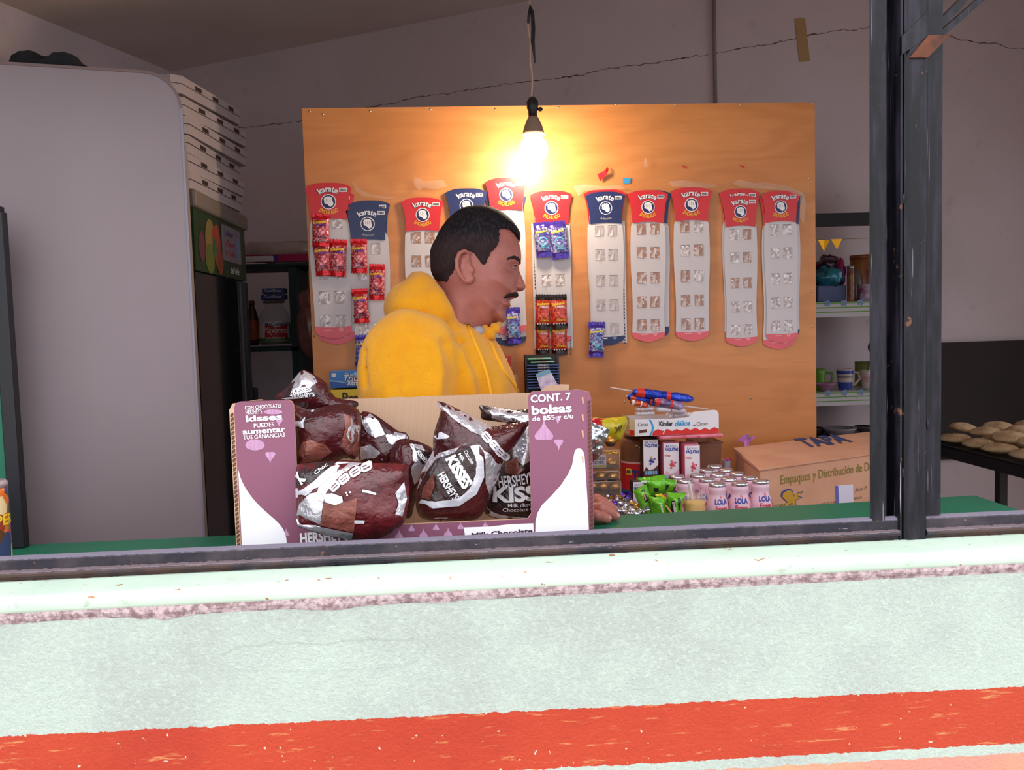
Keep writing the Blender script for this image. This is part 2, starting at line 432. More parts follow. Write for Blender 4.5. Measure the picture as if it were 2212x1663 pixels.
def prof_x(mb, prof, x0, x1, mt):
    k = len(prof); vs = [(x, y, z) for x in (x0, x1) for y, z in prof]
    mb.add(vs, [(j, (j+1)%k, k+(j+1)%k, k+j) for j in range(k)], mt); mb.add(vs, [tuple(range(k-1,-1,-1)), tuple(range(k,2*k))], mt)
def prof_z(mb, prof, z0, z1, mt):
    k = len(prof); vs = [(x, y, z) for z in (z0, z1) for x, y in prof]
    mb.add(vs, [(j, (j+1)%k, k+(j+1)%k, k+j) for j in range(k)], mt); mb.add(vs, [tuple(range(k-1,-1,-1)), tuple(range(k,2*k))], mt)
RP = [(0.046,1.170),(0.046,1.1880),(0.010,1.2040),(0.005,1.2058),(0.0012,1.203),(0.000,1.199),(0.0005,1.1868),(-0.004,1.1845),(-0.0062,1.1815),(-0.006,1.1785),(-0.002,1.1760),(0.001,1.170)]
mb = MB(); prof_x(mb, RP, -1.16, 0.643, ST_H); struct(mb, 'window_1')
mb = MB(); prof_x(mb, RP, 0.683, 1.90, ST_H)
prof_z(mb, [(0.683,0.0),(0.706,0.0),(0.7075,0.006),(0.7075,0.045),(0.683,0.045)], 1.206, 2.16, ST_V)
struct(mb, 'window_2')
mb = MB()
# the mullion: an angle with a thin lip, a dark rebate and a flat tube
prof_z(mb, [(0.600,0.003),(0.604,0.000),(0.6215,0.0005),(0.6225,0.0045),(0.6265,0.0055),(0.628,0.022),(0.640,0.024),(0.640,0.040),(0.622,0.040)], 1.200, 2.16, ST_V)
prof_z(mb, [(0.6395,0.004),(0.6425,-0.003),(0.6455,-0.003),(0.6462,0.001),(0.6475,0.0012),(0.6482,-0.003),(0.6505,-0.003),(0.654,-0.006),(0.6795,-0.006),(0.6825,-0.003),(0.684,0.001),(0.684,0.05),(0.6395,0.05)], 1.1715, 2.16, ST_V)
for zz_, x_ in ((1.665,0.6475),(1.27,0.647),(1.34,0.684)):
    mb.lathe([(0.0,-0.007),(0.0015,-0.005),(0.0022,0),(0.0015,0.006),(0,0.008)], ST_V, (x_, -0.003, zz_), 10)
struct(mb, 'trim_3')
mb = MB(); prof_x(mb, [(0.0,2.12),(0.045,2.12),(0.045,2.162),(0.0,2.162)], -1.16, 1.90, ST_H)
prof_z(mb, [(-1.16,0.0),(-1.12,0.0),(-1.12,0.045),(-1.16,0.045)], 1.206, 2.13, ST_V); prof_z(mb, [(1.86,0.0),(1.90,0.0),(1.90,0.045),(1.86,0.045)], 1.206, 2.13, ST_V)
struct(mb, 'trim_4')

# rusty bracket high on the mullion with two bars running up from it
t0 = thing('steel_bracket', 'rusty steel bracket with two bars slanting up from top of the black mullion', 'bracket', (0.68, 0.02, 1.87))
mb = MB()
a, b_, c_, d_ = W(1948,118,-0.008), W(2004,78,-0.008), W(2004,24,-0.008), W(1948,78,-0.008)
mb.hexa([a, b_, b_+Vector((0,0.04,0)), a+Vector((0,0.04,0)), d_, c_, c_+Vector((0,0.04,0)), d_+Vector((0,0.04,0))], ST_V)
a, b_, c_, d_ = W(1966,124,-0.01), W(2004,124,-0.01), W(2056,74,-0.01), W(2006,76,-0.01)
mb.hexa([a, b_, b_+Vector((0,0.04,0)), a+Vector((0,0.04,0)), d_, c_, c_+Vector((0,0.04,0)), d_+Vector((0,0.04,0))], RUST)
mb.build('bracket_plate', t0)
for (p, q, w_) in (((1998,88),(2122,-40),16), ((2036,72),(2164,-40),13)):
    mb = MB(); A = W(p[0],p[1],0.012); B = W(q[0],q[1],0.012); d = (B-A).normalized(); s_ = d.cross(Vector((0,1,0)))*w_*mpp(0)*0.5
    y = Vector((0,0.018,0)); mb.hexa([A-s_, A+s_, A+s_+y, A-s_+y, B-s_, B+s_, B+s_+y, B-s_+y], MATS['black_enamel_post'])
    mb.build('bar', t0)

# ---- the room
m, t, b, N = nmat('old_plaster', 0.9)
P = N.coords('Object'); c = N.mix(N.smooth(N.noise(P, 1.6, 5), 0.35, 0.7), (224, 206, 212), (212, 196, 198))
c = N.mix(N.mul(N.smooth(N.noise(P, 12, 6, 0.7), 0.6, 0.75), 0.3), c, (160, 140, 120))
t.links.new(c, b.inputs['Base Color']); t.links.new(N.bump(N.noise(P, 30, 5), 0.2, 0.004), b.inputs['Normal'])
PLA = m
CRK = mat('crack_shadow', (96, 78, 68), 0.95)
def ceil_z(x, y): return 2.679 + 0.187*(x+1.217) + 0.165*(y-2.8)
LX, RX, BY, FYI = -1.217, 3.2, 2.8, 0.10
def wall_poly(name, pts, inward, mt, extra=None):
    mb = MB(); n = Vector(inward); vs = [Vector(p) for p in pts]; k = len(vs)
    vs2 = [v - n*0.12 for v in vs]
    mb.add(vs + vs2, [tuple(range(k)), tuple(range(2*k-1, k-1, -1))] + [((i+1)%k, i, i+k, (i+1)%k+k) for i in range(k)], mt)
    if extra: extra(mb)
    return struct(mb, name)
def crack(mb):
    rng = random.Random(3)
    for path in ([(480,282),(640,262)], [(640,262),(700,252),(850,222),(905,208),(960,203),(1040,190),(1100,181),(1180,172),(1260,162),(1300,150),(1420,135),(1560,112),(1700,88),(1745,76),(1790,70),(1815,64),(1850,64),(1885,57),(1960,48),(2050,78),(2075,86),(2110,92),(2150,93),(2180,104),(2230,105)]):
        pts = []
        for (x0,y0),(x1,y1) in zip(path, path[1:]):
            k = max(2, int((x1-x0)/7))
            for i in range(k): pts.append((x0+(x1-x0)*i/k, y0+(y1-y0)*i/k + rng.uniform(-2.0,2.0)))
        vs = []; fs = []
        for i,(x,y) in enumerate(pts):
            w = rng.uniform(0.5, 2.0) if rng.random() > 0.12 else 3.0
            vs += [W(x,y-w/2,BY-0.001), W(x,y+w/2,BY-0.001)]
        for i in range(len(pts)-1): fs.append((2*i, 2*i+1, 2*i+3, 2*i+2))
        mb.add(vs, fs, CRK)
wall_poly('wall_back', [(LX,BY,0),(RX,BY,0),(RX,BY,ceil_z(RX,BY)),(LX,BY,ceil_z(LX,BY))], (0,-1,0), PLA, crack)
wall_poly('wall_left', [(LX,FYI,0),(LX,BY,0),(LX,BY,ceil_z(LX,BY)),(LX,FYI,ceil_z(LX,FYI))], (1,0,0), PLA)
# unseen doorway opening added in the right wall to let in more daylight
wall_poly('wall_right', [(RX,BY,0),(RX,1.9,0),(RX,1.9,2.2),(RX,0.5,2.2),(RX,0.5,0),(RX,FYI,0),(RX,FYI,ceil_z(RX,FYI)),(RX,BY,ceil_z(RX,BY))], (-1,0,0), PLA)
CEI = mat('ceiling_plaster', (222, 202, 194), 0.95, rgb2=(210, 190, 180), noise_scale=2.0, bump=0.2, bump_scale=30)
wall_poly('ceiling', [(x,y,ceil_z(x,y)) for x,y in ((LX-0.1,FYI-0.1),(LX-0.1,BY+0.1),(RX+0.1,BY+0.1),(RX+0.1,FYI-0.1))], (0,0,-1), CEI)
FLO = mat('floor_concrete', (150, 140, 132), 0.8, rgb2=(132, 122, 116), noise_scale=4)
wall_poly('floor', [(-1.3,FYI,0),(3.3,FYI,0),(3.3,2.9,0),(-1.3,2.9,0)], (0,0,1), FLO)
# pavement outside and the dark board low on the back wall
PAV = mat('pavement', (160, 155, 148), 0.9, rgb2=(148, 143, 136), noise_scale=3)
mb = MB(); mb.box((-6,-7,-0.3), (6.5, FY, -0.15), PAV); struct(mb, 'trim_5')
mb = MB(); A = W(2023,741,2.79); mb.box((A.x-0.02, 2.775, W(2100,990,2.78).z), (RX-0.005, 2.798, W(2100,738,2.78).z), mat('dark_brown_board', (50, 34, 34), 0.7, rgb2=(40,28,28), noise_scale=5))
struct(mb, 'trim_6')

# conduit and tape on the back wall
mb = MB(); mb.tube([W(1541,-60,2.785), W(1546,240,2.785)], 0.0085, mat('conduit_grey', (150,136,130), 0.6), 8)
single(mb, 'conduit', 'thin grey conduit running down the back wall above the plywood board', 'conduit')
mb = MB(); q = [W(1717,40,2.796), W(1739,39,2.796), W(1750,131,2.796), W(1727,133,2.796)]
mb.add(q + [v + Vector((0,0.003,0)) for v in q], [(0,3,2,1),(4,5,6,7),(0,1,5,4),(1,2,6,5),(2,3,7,6),(3,0,4,7)], mat('masking_tape', (186,150,104), 0.7))
single(mb, 'masking_tape', 'yellowed strip of masking tape stuck over the crack in the wall', 'tape')

# ---- green counter
GR = mat('green_enamel', (30, 112, 84), 0.42, rgb2=(22, 96, 72), noise_scale=3, bump=0.1, bump_scale=20)
B1 = WZ(2105,1070,1.14); B2 = WZ(2190,1098,1.14)
mb = MB()
e = (B2-B1); fr_ = B1 + e*((0.048-B1.y)/e.y)
top = [(-1.16,0.048),(fr_.x,0.048),(B1.x,B1.y),(0.6291,0.391),(-0.16,0.352),(-0.7407,0.350),(-1.16,0.350)]
mb.poly(Frame((0,0,1.14),(1,0,0),(0,1,0)), top, GR, 0.0, 0.03)
ob = single(mb, 'counter', 'green painted counter running along inside of the window', 'counter')
for x in (-1.05, 0.0, 0.95):
    mb = MB(); mb.box((x-0.02,0.105,0.0),(x+0.02,0.145,1.11), ST_V); mb.build('leg', ob)

# ---- plywood board
m, t, b, N = nmat('varnished_plywood', 0.42)
P = N.coords('Object', (1.0, 1.0, 4.2)); w1 = N.noise(P, 1.5, 3, 0.45)
rings = N.m('FRACT', N.mul(w1, 8.0)); ring = N.smooth(N.m('ABSOLUTE', N.sub(rings, 0.5)), 0.0, 0.5)
fine = N.noise(N.coords('Object', (3, 3, 90)), 1.0, 5, 0.7)
c = N.mix(N.smooth(w1, 0.3, 0.7), (216, 142, 82), (203, 128, 69))
c = N.mix(N.mul(ring, 0.30), c, (178, 106, 50)); c = N.mix(N.mul(N.smooth(fine, 0.45, 0.8), 0.25), c, (160, 96, 46))
c = N.mix(N.mul(N.smooth(N.noise(N.coords('Object'), 3.0, 4), 0.60, 0.78), 0.45), c, (150, 84, 36))
t.links.new(c, b.inputs['Base Color']); t.links.new(N.bump(fine, 0.08, 0.001), b.inputs['Normal'])
PLY = m
bx0, bx1, bz1 = W(652,235,1.15).x, W(1760,220,1.15).x, 2.094
t0 = thing('plywood_board', 'big varnished plywood board hung with snack cards behind the counter', 'board', ((bx0+bx1)/2, 1.16, 0.0))
mb = MB(); mb.box((bx0,1.150,0.05),(bx1,1.168,bz1), PLY); mb.build('panel', t0)
for x in (bx0+0.06, bx1-0.06):
    mb = MB(); mb.box((x-0.03,1.168,0.0),(x+0.03,1.22,2.0), mat('rough_pine', (190,150,100), 0.8)); mb.build('support_post', t0)
NAIL = mat('nail_steel', (190,186,184), 0.35, 0.8)
for x, y in ((669,241),(698,247),(1070,236),(1206,232),(1330,226),(1755,224),(1749,386),(1753,545),(1754,706),(1756,858),(1622,860),(1349,868),(679,726),(672,565),(1752,630),(930,236),(800,240),(1460,226),(1600,226)):
    p = W(x,y,1.15); mb = MB(); mb.lathe([(0.0028,0),(0.0028,0.0012),(0.0,0.0020)], NAIL, (0,0,0), 10, Matrix.Translation(p) @ Matrix.Rotation(R(90),4,'X'), False); mb.build('nail', t0)
# ================================================================ hanging bulb
YB = 1.0
t0 = thing('light_bulb', 'glowing bulb hanging on a white flex in front of the plywood board', 'light bulb', W(1150,256,YB))
pc = W(1151,256,YB); s_ = mpp(YB)
GREY = mat('bulb_collar_grey', (140,120,104), 0.5); BLK = mat('black_plastic', (26,24,30), 0.4)
def zc(y): return W(1150, y, YB).z
mb = MB(); mb.lathe([(10*s_, zc(252)),(13*s_, zc(258)),(19*s_, zc(272)),(23*s_, zc(286)),(23.5*s_, zc(292))], GREY, (pc.x+0.0005, YB, 0), 28)
mb.build('bulb_collar', t0)
GLOW = mat('lit_bulb', (255,250,235), 0.3, emit=(255,234,200), estr=100.0)
mb = MB(); prof = [(23.5*s_, zc(292))]
r0 = 30*s_; zc0 = zc(322)
for k in range(14):
    a = R(62) - k*R(152)/13; prof.append((max(1e-4, r0*cos(a)), zc0 + r0*sin(a)))
mb.lathe(prof, GLOW, (pc.x+0.0005, YB, 0), 32); mb.build('glass_globe', t0)
mb = MB(); mb.lathe([(3*s_, zc(209)),(7*s_, zc(211)),(12*s_, zc(219)),(12.3*s_, zc(234)),(10*s_, zc(238)),(9.5*s_, zc(254))], BLK, (pc.x, YB, 0), 20)
mb.tube([W(1158,236,YB), W(1172,236,YB)], 3*s_, BLK, 8); sk = mb.build('socket', t0)
mb = MB(); mb.lathe([(4.5*s_, -0.002),(5*s_, 0),(4.5*s_, 0.003)], BLK, (0,0,0), 10, Matrix.Translation(W(1167,236,YB-0.004)) @ Matrix.Rotation(R(90),4,'X')); mb.build('switch_knob', sk)
FLEX = mat('white_flex', (190,160,144), 0.55)
mb = MB(); mb.tube([W(1144,-60,YB), W(1144,12,YB), W(1141,45,YB), W(1141,60,YB), W(1146,90,YB), W(1145,130,YB), W(1149,155,YB), W(1150,180,YB), W(1148,210,YB)], 1.9*s_, FLEX, 8)
mb.tube([W(1144,-60,YB), W(1144,-220,YB+0.02)], 1.9*s_, FLEX, 8)
A = W(1144,-220,YB+0.02); mb.tube([A, Vector((A.x, A.y, ceil_z(A.x, A.y)-0.001))], 1.9*s_, FLEX, 8); mb.build('flex', t0)
TAPE = mat('black_tape', (24,22,38), 0.5)
mb = MB(); mb.tube([W(1141,50,YB-0.004), W(1143,30,YB-0.004), W(1146,12,YB-0.004), W(1150,25,YB-0.004), W(1152,60,YB-0.004), W(1151,90,YB-0.004), W(1156,137,YB-0.004)], [2.6*s_,3.2*s_,3.6*s_,3.6*s_,4.2*s_,4*s_,1.4*s_], TAPE, 8, flat=0.6)
mb.build('insulating_tape', t0)

# ================================================================ left side: refrigerators
WHT = mat('fridge_white', (138,122,127), 0.42, rgb2=(130,114,119), noise_scale=2.5, bump=0.05, bump_scale=300)
ALU = mat('brushed_aluminium', (190,188,200), 0.3, 0.85); DKG = mat('fridge_dark_grey', (52,48,52), 0.5)
GLD = mat('dark_fridge_glass', (18,18,20), 0.08, spec=0.6, coat=0.5)
A = W(415,700,0.5); th = R(15); u = Vector((cos(th), sin(th), 0)); v = Vector((-sin(th), cos(th), 0))
zt = 1.994; wd_ = 0.56; dp = 0.44
def fp(a, b, z): return Vector((A.x, 0.5, z)) + u*a + v*b       # a: along the side panel (negative = left), b: towards the back
t0 = thing('tall_refrigerator', 'tall white refrigerator side with rounded top corner at left of the window', 'refrigerator', fp(-wd_/2, dp/2, 0))
def rounded(x0, x1, z0, z1, r, n=8, corners=(1,1)):
    """outline with round top corners (left, right)"""
    P = [(x0, z0), (x1, z0)]
    if corners[1]: P += [(x1-r+r*cos(pi/2*k/n), z1-r+r*sin(pi/2*k/n)) for k in range(n+1)]
    else: P.append((x1, z1))
    if corners[0]: P += [(x0+r-r*sin(pi/2*k/n), z1-r+r*cos(pi/2*k/n)) for k in range(n+1)]
    else: P.append((x0, z1))
    return P
FRm = Frame(fp(0,0,0), u, (0,0,1))
mb = MB(); mb.poly(FRm, rounded(-wd_, 0, 0.05, zt, 0.062, corners=(0,1)), WHT, 0.0, 0.012); mb.build('side_panel', t0)
mb = MB(); mb.poly(FRm, rounded(-wd_+0.002, -0.002, 0.05, zt-0.002, 0.06, corners=(0,1)), mat('fridge_body', (150,138,134), 0.6), -0.0125, dp-0.012); mb.build('body', t0)
mb = MB(); P = rounded(-wd_, 0.003, 0.05, zt+0.005, 0.066, corners=(0,1)); Q = rounded(-wd_, -0.001, 0.05, zt, 0.062, corners=(0,1))
for k in range(1, len(P)-1):
    a, b_, c_, d_ = P[k], P[k+1], Q[k+1], Q[k]
    mt = mat('rim_metal',(128,124,138),0.5,0.5) if k < 2 else mat('fridge_rim', (116,92,92), 0.6)
    mb.hexa([FRm.p(*a,0.002), FRm.p(*b_,0.002), FRm.p(*c_,0.002), FRm.p(*d_,0.002), FRm.p(*a,-0.03), FRm.p(*b_,-0.03), FRm.p(*c_,-0.03), FRm.p(*d_,-0.03)], mt)
mb.build('edge_rim', t0)
for a_ in (-wd_+0.05, -0.05):
    mb = MB(); mb.lathe([(0.02,0),(0.02,0.05)], DKG, fp(a_, 0.05, 0), 10); mb.build('foot', t0)

# black cloth cap lying on top of it
CAP = mat('black_cloth', (14,14,24), 0.9, rgb2=(24,24,34), noise_scale=20, bump=0.6, bump_scale=60)
ce = W(102,142,0.50); s5 = mpp(0.5)
def capf(X,Y,Z):
    d = sd_ell(X,Y,Z,(W(68,120,.5).x, .50, zt+0.020),(0.034,0.045,0.024))
    d = smin(d, sd_ell(X,Y,Z,(W(140,122,.5).x, .50, zt+0.018),(0.032,0.045,0.024)), 0.012)
    d = smin(d, sd_ell(X,Y,Z,(ce.x, .50, zt+0.010),(0.065,0.055,0.014)), 0.01)
    d = smin(d, sd_ell(X,Y,Z,(W(178,140,.5).x, .47, zt+0.004),(0.03,0.03,0.005)), 0.006)
    return np.maximum(d + 0.0015*np.sin(X*240)*np.sin(Z*300+X*90), zt+0.0055-Z)
V, Fc = sdf_mesh(capf, (ce.x-0.10,0.42,zt-0.004), (ce.x+0.11,0.58,zt+0.06), 0.003)
mb = MB(); mb.add(V, Fc.tolist(), CAP, True); single(mb, 'black_cloth', 'crumpled black cloth lying on top of the tall white refrigerator', 'cloth')

# display cooler behind it
fx = -0.63; y0, y1, ztc = 0.98, 1.5, 1.862
t0 = thing('display_cooler', 'dark glass fronted display cooler with fruit sign behind the white refrigerator', 'refrigerator', (fx-0.28, (y0+y1)/2, 0))
mb = MB(); mb.box((fx-0.55,y0,0.06),(fx-0.012,y1,ztc-0.03), DKG); mb.build('cabinet', t0)
mb = MB(); mb.box((fx-0.56,y0-0.005,ztc-0.045),(fx+0.010,y1+0.012,ztc), mat('cooler_cap', (120,108,100), 0.6), bev=0.008); mb.build('top_cap', t0)
FC = Frame((fx, y0, 0), (0,1,0), (0,0,1))                    # drawn as seen from +x
FC = Frame((fx, y0, 0), (0,1,0), (0,0,1))
def fy(y): return y - y0
zs0, zs1 = ztc-0.20, ztc-0.045
mb = MB(); mb.box((fx-0.012,y0,zs0),(fx,y1,zs1), mat('sign_green', (34,56,28), 0.4))
FS = Frame((fx+0.0005, y0, zs0), (0,1,0), (0,0,1)); L = y1-y0; H = zs1-zs0
def blob(x, z, rx, rz, rgb, nm, h):
    if x < 0.38: x = (x-0.24)*1.35+0.06
    else: x = 0.25+(x-0.38)*1.6
    z = z*1.3; rz *= 1.3; rx *= 1.4; mb.poly(FS, [(x+rx*cos(2*pi*k/20), z+rz*sin(2*pi*k/20)) for k in range(20)], mat(nm, rgb, 0.4), h)
blob(0.30,0.065,0.035,0.045,(128,108,56),'print_pear',0.0004); blob(0.29,0.03,0.03,0.03,(92,100,40),'print_lime',0.0006); blob(0.24,0.05,0.02,0.03,(96,50,60),'print_grape',0.0006)
blob(0.345,0.06,0.028,0.045,(140,68,40),'print_orange',0.0008); blob(0.36,0.03,0.025,0.028,(180,92,50),'print_orange',0.0010); blob(0.325,0.055,0.012,0.022,(40,90,60),'print_leaf',0.0011); blob(0.332,0.08,0.02,0.018,(150,50,44),'print_berry',0.0009)
mb.poly(FS, [(0.26,0.046),(0.455,0.046),(0.462,0.054),(0.462,0.138),(0.455,0.145),(0.26,0.145),(0.25,0.138),(0.25,0.054)], mat('print_pale', (124,114,124), 0.4), 0.0006)
BLUEP = mat('print_blue', (50,56,120), 0.5); REDP = mat('print_red', (176,40,44), 0.5); WHP = mat('print_white', (232,226,228), 0.5)
mb.text(FS, 'Lo Mejor', 0.33, 0.116, 0.026, BLUEP, 0.0009, 0.01); mb.text(FS, 'se Disfruta', 0.335, 0.088, 0.025, REDP, 0.0009, 0.01); mb.text(FS, 'en Familia', 0.335, 0.062, 0.025, REDP, 0.0009, 0.01)
blob(0.492,0.07,0.012,0.026,(110,130,180),'print_glass',0.0009); mb.text(FS, 'del Valle', 0.38, 0.014, 0.028, WHP, 0.0009, 0.0, 0.2)
mb.build('lit_sign_panel', t0).name = 'sign_panel'
mb = MB(); mb.box((fx-0.012,y0,0.10),(fx-0.004,y1-0.03,zs0-0.004), GLD); dr = mb.build('glass_door', t0)
mb = MB(); mb.box((fx-0.012,y1-0.10,0.10),(fx-0.002,y1-0.094,zs0-0.004), DKG); mb.box((fx-0.012,y1-0.075,0.10),(fx-0.0025,y1-0.06,zs0-0.004), mat('worn_aluminium',(96,96,104),0.5,0.4)); mb.box((fx-0.012,y1-0.03,0.10),(fx+0.002,y1,zs0-0.004), BLK)
mb.build('door_frame', dr)
mb = MB(); mb.box((fx-0.012,y0,0.0),(fx-0.002,y1,0.10), DKG); mb.build('kick_plate', t0)

# pizza boxes stacked on the cooler
PZ = mat('pizza_board', (176,162,166), 0.75, rgb2=(166,152,156), noise_scale=5); SLOT = mat('slot_dark', (56,36,34), 0.9)
def pizza_box(zb, ang, dx, dy, tilt, label, h=0.042, w=0.46, flap=False):
    t_ = bpy.data.objects.new('pizza_box', None); COL.objects.link(t_); t_.empty_display_size = .05
    tag(t_, label, 'pizza box', 'flat white pizza boxes on the display cooler')
    mb = MB(); hw = w/2
    P = [(-hw,-hw),(hw-0.02,-hw),(hw,-hw+0.02),(hw,hw-0.02),(hw-0.02,hw),(-hw,hw)]
    mb.poly(Frame((0,0,h*0.55),(1,0,0),(0,1,0)), P, PZ, 0, h*0.55); mb.build('base_tray', t_)
    mb = MB(); P2 = [(x*1.012,y*1.012) for x,y in P]
    mb.poly(Frame((0,0,h),(1,0,0),(0,1,0)), P2, PZ, 0, h*0.44-0.0008)
    F1 = Frame((hw*1.012+0.0003,-hw,0),(0,1,0),(0,0,1)); F2 = Frame((-hw,-hw*1.012-0.0003,0),(1,0,0),(0,0,1))
    for fr__ in (F1, F2):
        for x in (0.10, 0.22, 0.34):
            mb.poly(fr__, [(x,h*0.6),(x+0.042,h*0.6),(x+0.042,h*0.86),(x,h*0.86)], SLOT, 0.0004)
    mb.build('lid', t_)
    t_.location = (fx-0.225+dx, 1.19+dy*0.4, zb); t_.rotation_euler = (tilt[0], tilt[1], ang); return t_
LB = ['lowest white pizza box, flat on the cooler', 'second white pizza box up from the cooler', 'third white pizza box up from the cooler', 'fourth white pizza box up, pushed out to the right', 'second white pizza box from the top of the stack', 'topmost white pizza box, tilted and torn at its corner']
zz0 = ztc+0.0005
for k, (dz, ang, dx, dy, tl) in enumerate(((0,-0.05,0.000,0.06,(0.0,0)),(0.044,-0.08,0.004,0.07,(0.0,0)),(0.089,-0.05,-0.002,0.07,(0.0,0)),(0.134,-0.09,0.012,0.09,(0.0,0)),(0.184,-0.12,0.010,0.10,(0.02,0.0)),(0.240,-0.09,0.002,0.07,(0.05,0.0)))):
    pizza_box(zz0+dz, ang, dx, dy, tl, LB[k])

# green shutter leaf with a black edge at far left, and the snack jar in front of it
t0 = thing('green_shutter', 'green painted shutter leaf with a black edge at left end of the counter', 'shutter', (-0.95, 0.335, 1.14))
q0, q1, q2 = W(28,1170,0.332), W(61,1170,0.332), W(20,455,0.332)
mb = MB(); mb.box((-1.15,0.326,1.1405),(q0.x,0.338,q2.z-0.005), GR); mb.build('panel', t0)
mb = MB(); mb.box((q0.x,0.322,1.1405),(q1.x-0.002,0.342,q2.z-0.002), BLK, bev=0.002)
mb.box((q0.x-0.012,0.320,q2.z-0.002),(q1.x-0.007,0.344,q2.z+0.008), BLK, bev=0.002); mb.build('edge_frame', t0)
YJ = 0.13
cj = W(-20,1200,YJ); rj = W(22,1190,YJ).x - cj.x; zj1 = W(8,1046,YJ).z
t0 = thing('snack_jar', 'clear lidded jar of colourful sweets on counter at far left', 'jar', (cj.x, YJ, 1.1405))
m, t, b, N = nmat('jar_print', 0.15); P = N.coords('Object', (60,60,48))
vor = t.nodes.new('ShaderNodeTexVoronoi'); t.links.new(P, vor.inputs['Vector']); vor.inputs['Scale'].default_value = 1.0
cr = t.nodes.new('ShaderNodeValToRGB'); cr.color_ramp.interpolation = 'CONSTANT'; el = cr.color_ramp.elements
cols = [(150,60,40),(206,160,80),(214,110,50),(186,60,84),(120,150,60),(222,196,150),(96,60,40),(60,70,110)]
el[0].color = (*s2l(cols[0]),1); el[1].position = 0.125; el[1].color = (*s2l(cols[1]),1)
for i in range(2,8):
    e_ = el.new(i/8); e_.color = (*s2l(cols[i]),1)
t.links.new(N.sep(vor.outputs['Color'])[0], cr.inputs[0]); t.links.new(cr.outputs[0], b.inputs['Base Color'])
mb = MB(); mb.lathe([(rj*0.96,1.1405),(rj,1.146),(rj,zj1-0.012),(rj*0.985,zj1-0.004)], m, (cj.x,YJ,0), 40); mb.build('printed_body', t0)
mb = MB(); mb.lathe([(rj*1.005,zj1-0.004),(rj*1.01,zj1+0.003),(rj*0.9,zj1+0.006),(0.001,zj1+0.004)], mat('jar_lid_clear', (200,170,176), 0.15, alpha=0.6), (cj.x,YJ,0), 40); mb.build('lid', t0)
mb = MB(); FJ = Frame((cj.x, YJ-rj-0.0006, 1.14), (1,0,0), (0,0,1))
def wj(x, y, h): a = x/rj; return Vector((cj.x + (rj+h)*sin(a), YJ - (rj+h)*cos(a), 1.14+y))
mb.text(FJ, 'SUPER', rj*0.95, 0.085, 0.022, mat('print_yellow', (232,196,50), 0.5), 0.0008, 0.02, warp=wj); mb.build('lettering', t0)

# ================================================================ left rear: green shelf unit
YS = 2.2; SG = mat('shelf_green', (14,42,46), 0.6)
def bxp(mb, x0, y0_, x1, y1_, Ya, Yb, mt, bev=0.0):
    """a box whose front face fills a place of the picture at depth Ya, reaching back to Yb"""
    a = W(x0, y1_, Ya); b_ = W(x1, y0_, Ya); mb.box((min(a.x,b_.x), Ya, min(a.z,b_.z)), (max(a.x,b_.x), Yb, max(a.z,b_.z)), mt, bev=bev); return a, b_
t0 = thing('green_shelf_unit', 'dark green shelf unit behind the cooler holding jars and packs', 'shelf', (W(640,760,YS).x, 2.4, 0))
mb = MB(); bxp(mb, 430, 565, 760, 578, YS, YS+0.38, SG); mb.build('top_shelf', t0)
mb = MB(); bxp(mb, 430, 745, 760, 764, YS, YS+0.38, SG); mb.build('lower_shelf', t0)
for x in (622, 760):
    mb = MB(); a = W(x,578,YS); b_ = W(x+16,578,YS); mb.box((a.x,YS,0.0),(b_.x,YS+0.36,a.z), SG); mb.build('upright', t0)
mb = MB(); a = W(430,578,YS); mb.box((a.x,YS,0.0),(a.x+0.02,YS+0.36,a.z), SG); mb.build('upright', t0)
ztop = W(600,565,YS).z; zlow = W(600,745,YS).z
# plastic wrapped pack on the top shelf
t0 = thing('wrapped_pack', 'long plastic wrapped pack with pink stripe on the dark green shelf', 'pack', (W(600,565,YS).x, 2.35, ztop))
FILM = mat('cloudy_film', (186,170,166), 0.22, spec=0.7, bump=0.5, bump_scale=30, rgb2=(150,132,126), noise_scale=9)
PNK = mat('pack_pink', (160,20,74), 0.3); 
a, b_ = W(505,545,YS+0.01), W(700,506,YS+0.01)
def pk(u_, v_):
    x = a.x + (b_.x-a.x)*u_; th_ = 2*pi*v_; ry, rz = 0.14, (b_.z-ztop)/2*0.72
    e_ = 1 - 0.35*abs(2*u_-1)**6; n_ = 0.006*noise.noise(Vector((x*25, cos(th_)*3, sin(th_)*3)))
    return Vector((x, YS+0.16+ry*np.sign(cos(th_))*abs(cos(th_))**0.5*e_, ztop+0.012+rz+(rz+n_)*np.sign(sin(th_))*abs(sin(th_))**0.5*e_))
mb = MB(); mb.grid(lambda v_, u_: pk(u_, v_), 28, 40, FILM, closed_u=True); wr = mb.build('film_wrap', t0)
mb = MB(); a2, b2 = W(505,560,YS), W(700,547,YS); mb.box((a2.x,YS+0.002,ztop+0.0008),(b2.x,YS+0.016,b2.z), PNK)
F_ = Frame((a2.x,YS+0.0015,ztop),(1,0,0),(0,0,1)); hh = b2.z-ztop
for x_, w_ in ((0.075,0.05),(0.14,0.03)): mb.poly(F_, [(x_,0.004),(x_+w_,0.004),(x_+w_,hh-0.004),(x_,hh-0.004)], mat('pack_blue', (60,40,120), 0.3), 0.0004)
mb.build('pink_band', t0)
mb = MB(); p0, p1 = W(522,556,YS-0.012), W(590,559,YS-0.012); mb.box((p0.x,YS-0.02,p1.z-0.002),(p1.x,YS-0.004,p0.z+0.003), mat('pale_strip', (190,186,196), 0.3), bev=0.002)
mb.box((p0.x,YS-0.018,ztop+0.0008),(p1.x,YS-0.006,p1.z-0.002), mat('pale_strip', (190,186,196), 0.3))
single(mb, 'foil_roll_box', 'narrow pale box at the front edge of dark green shelf', 'box')

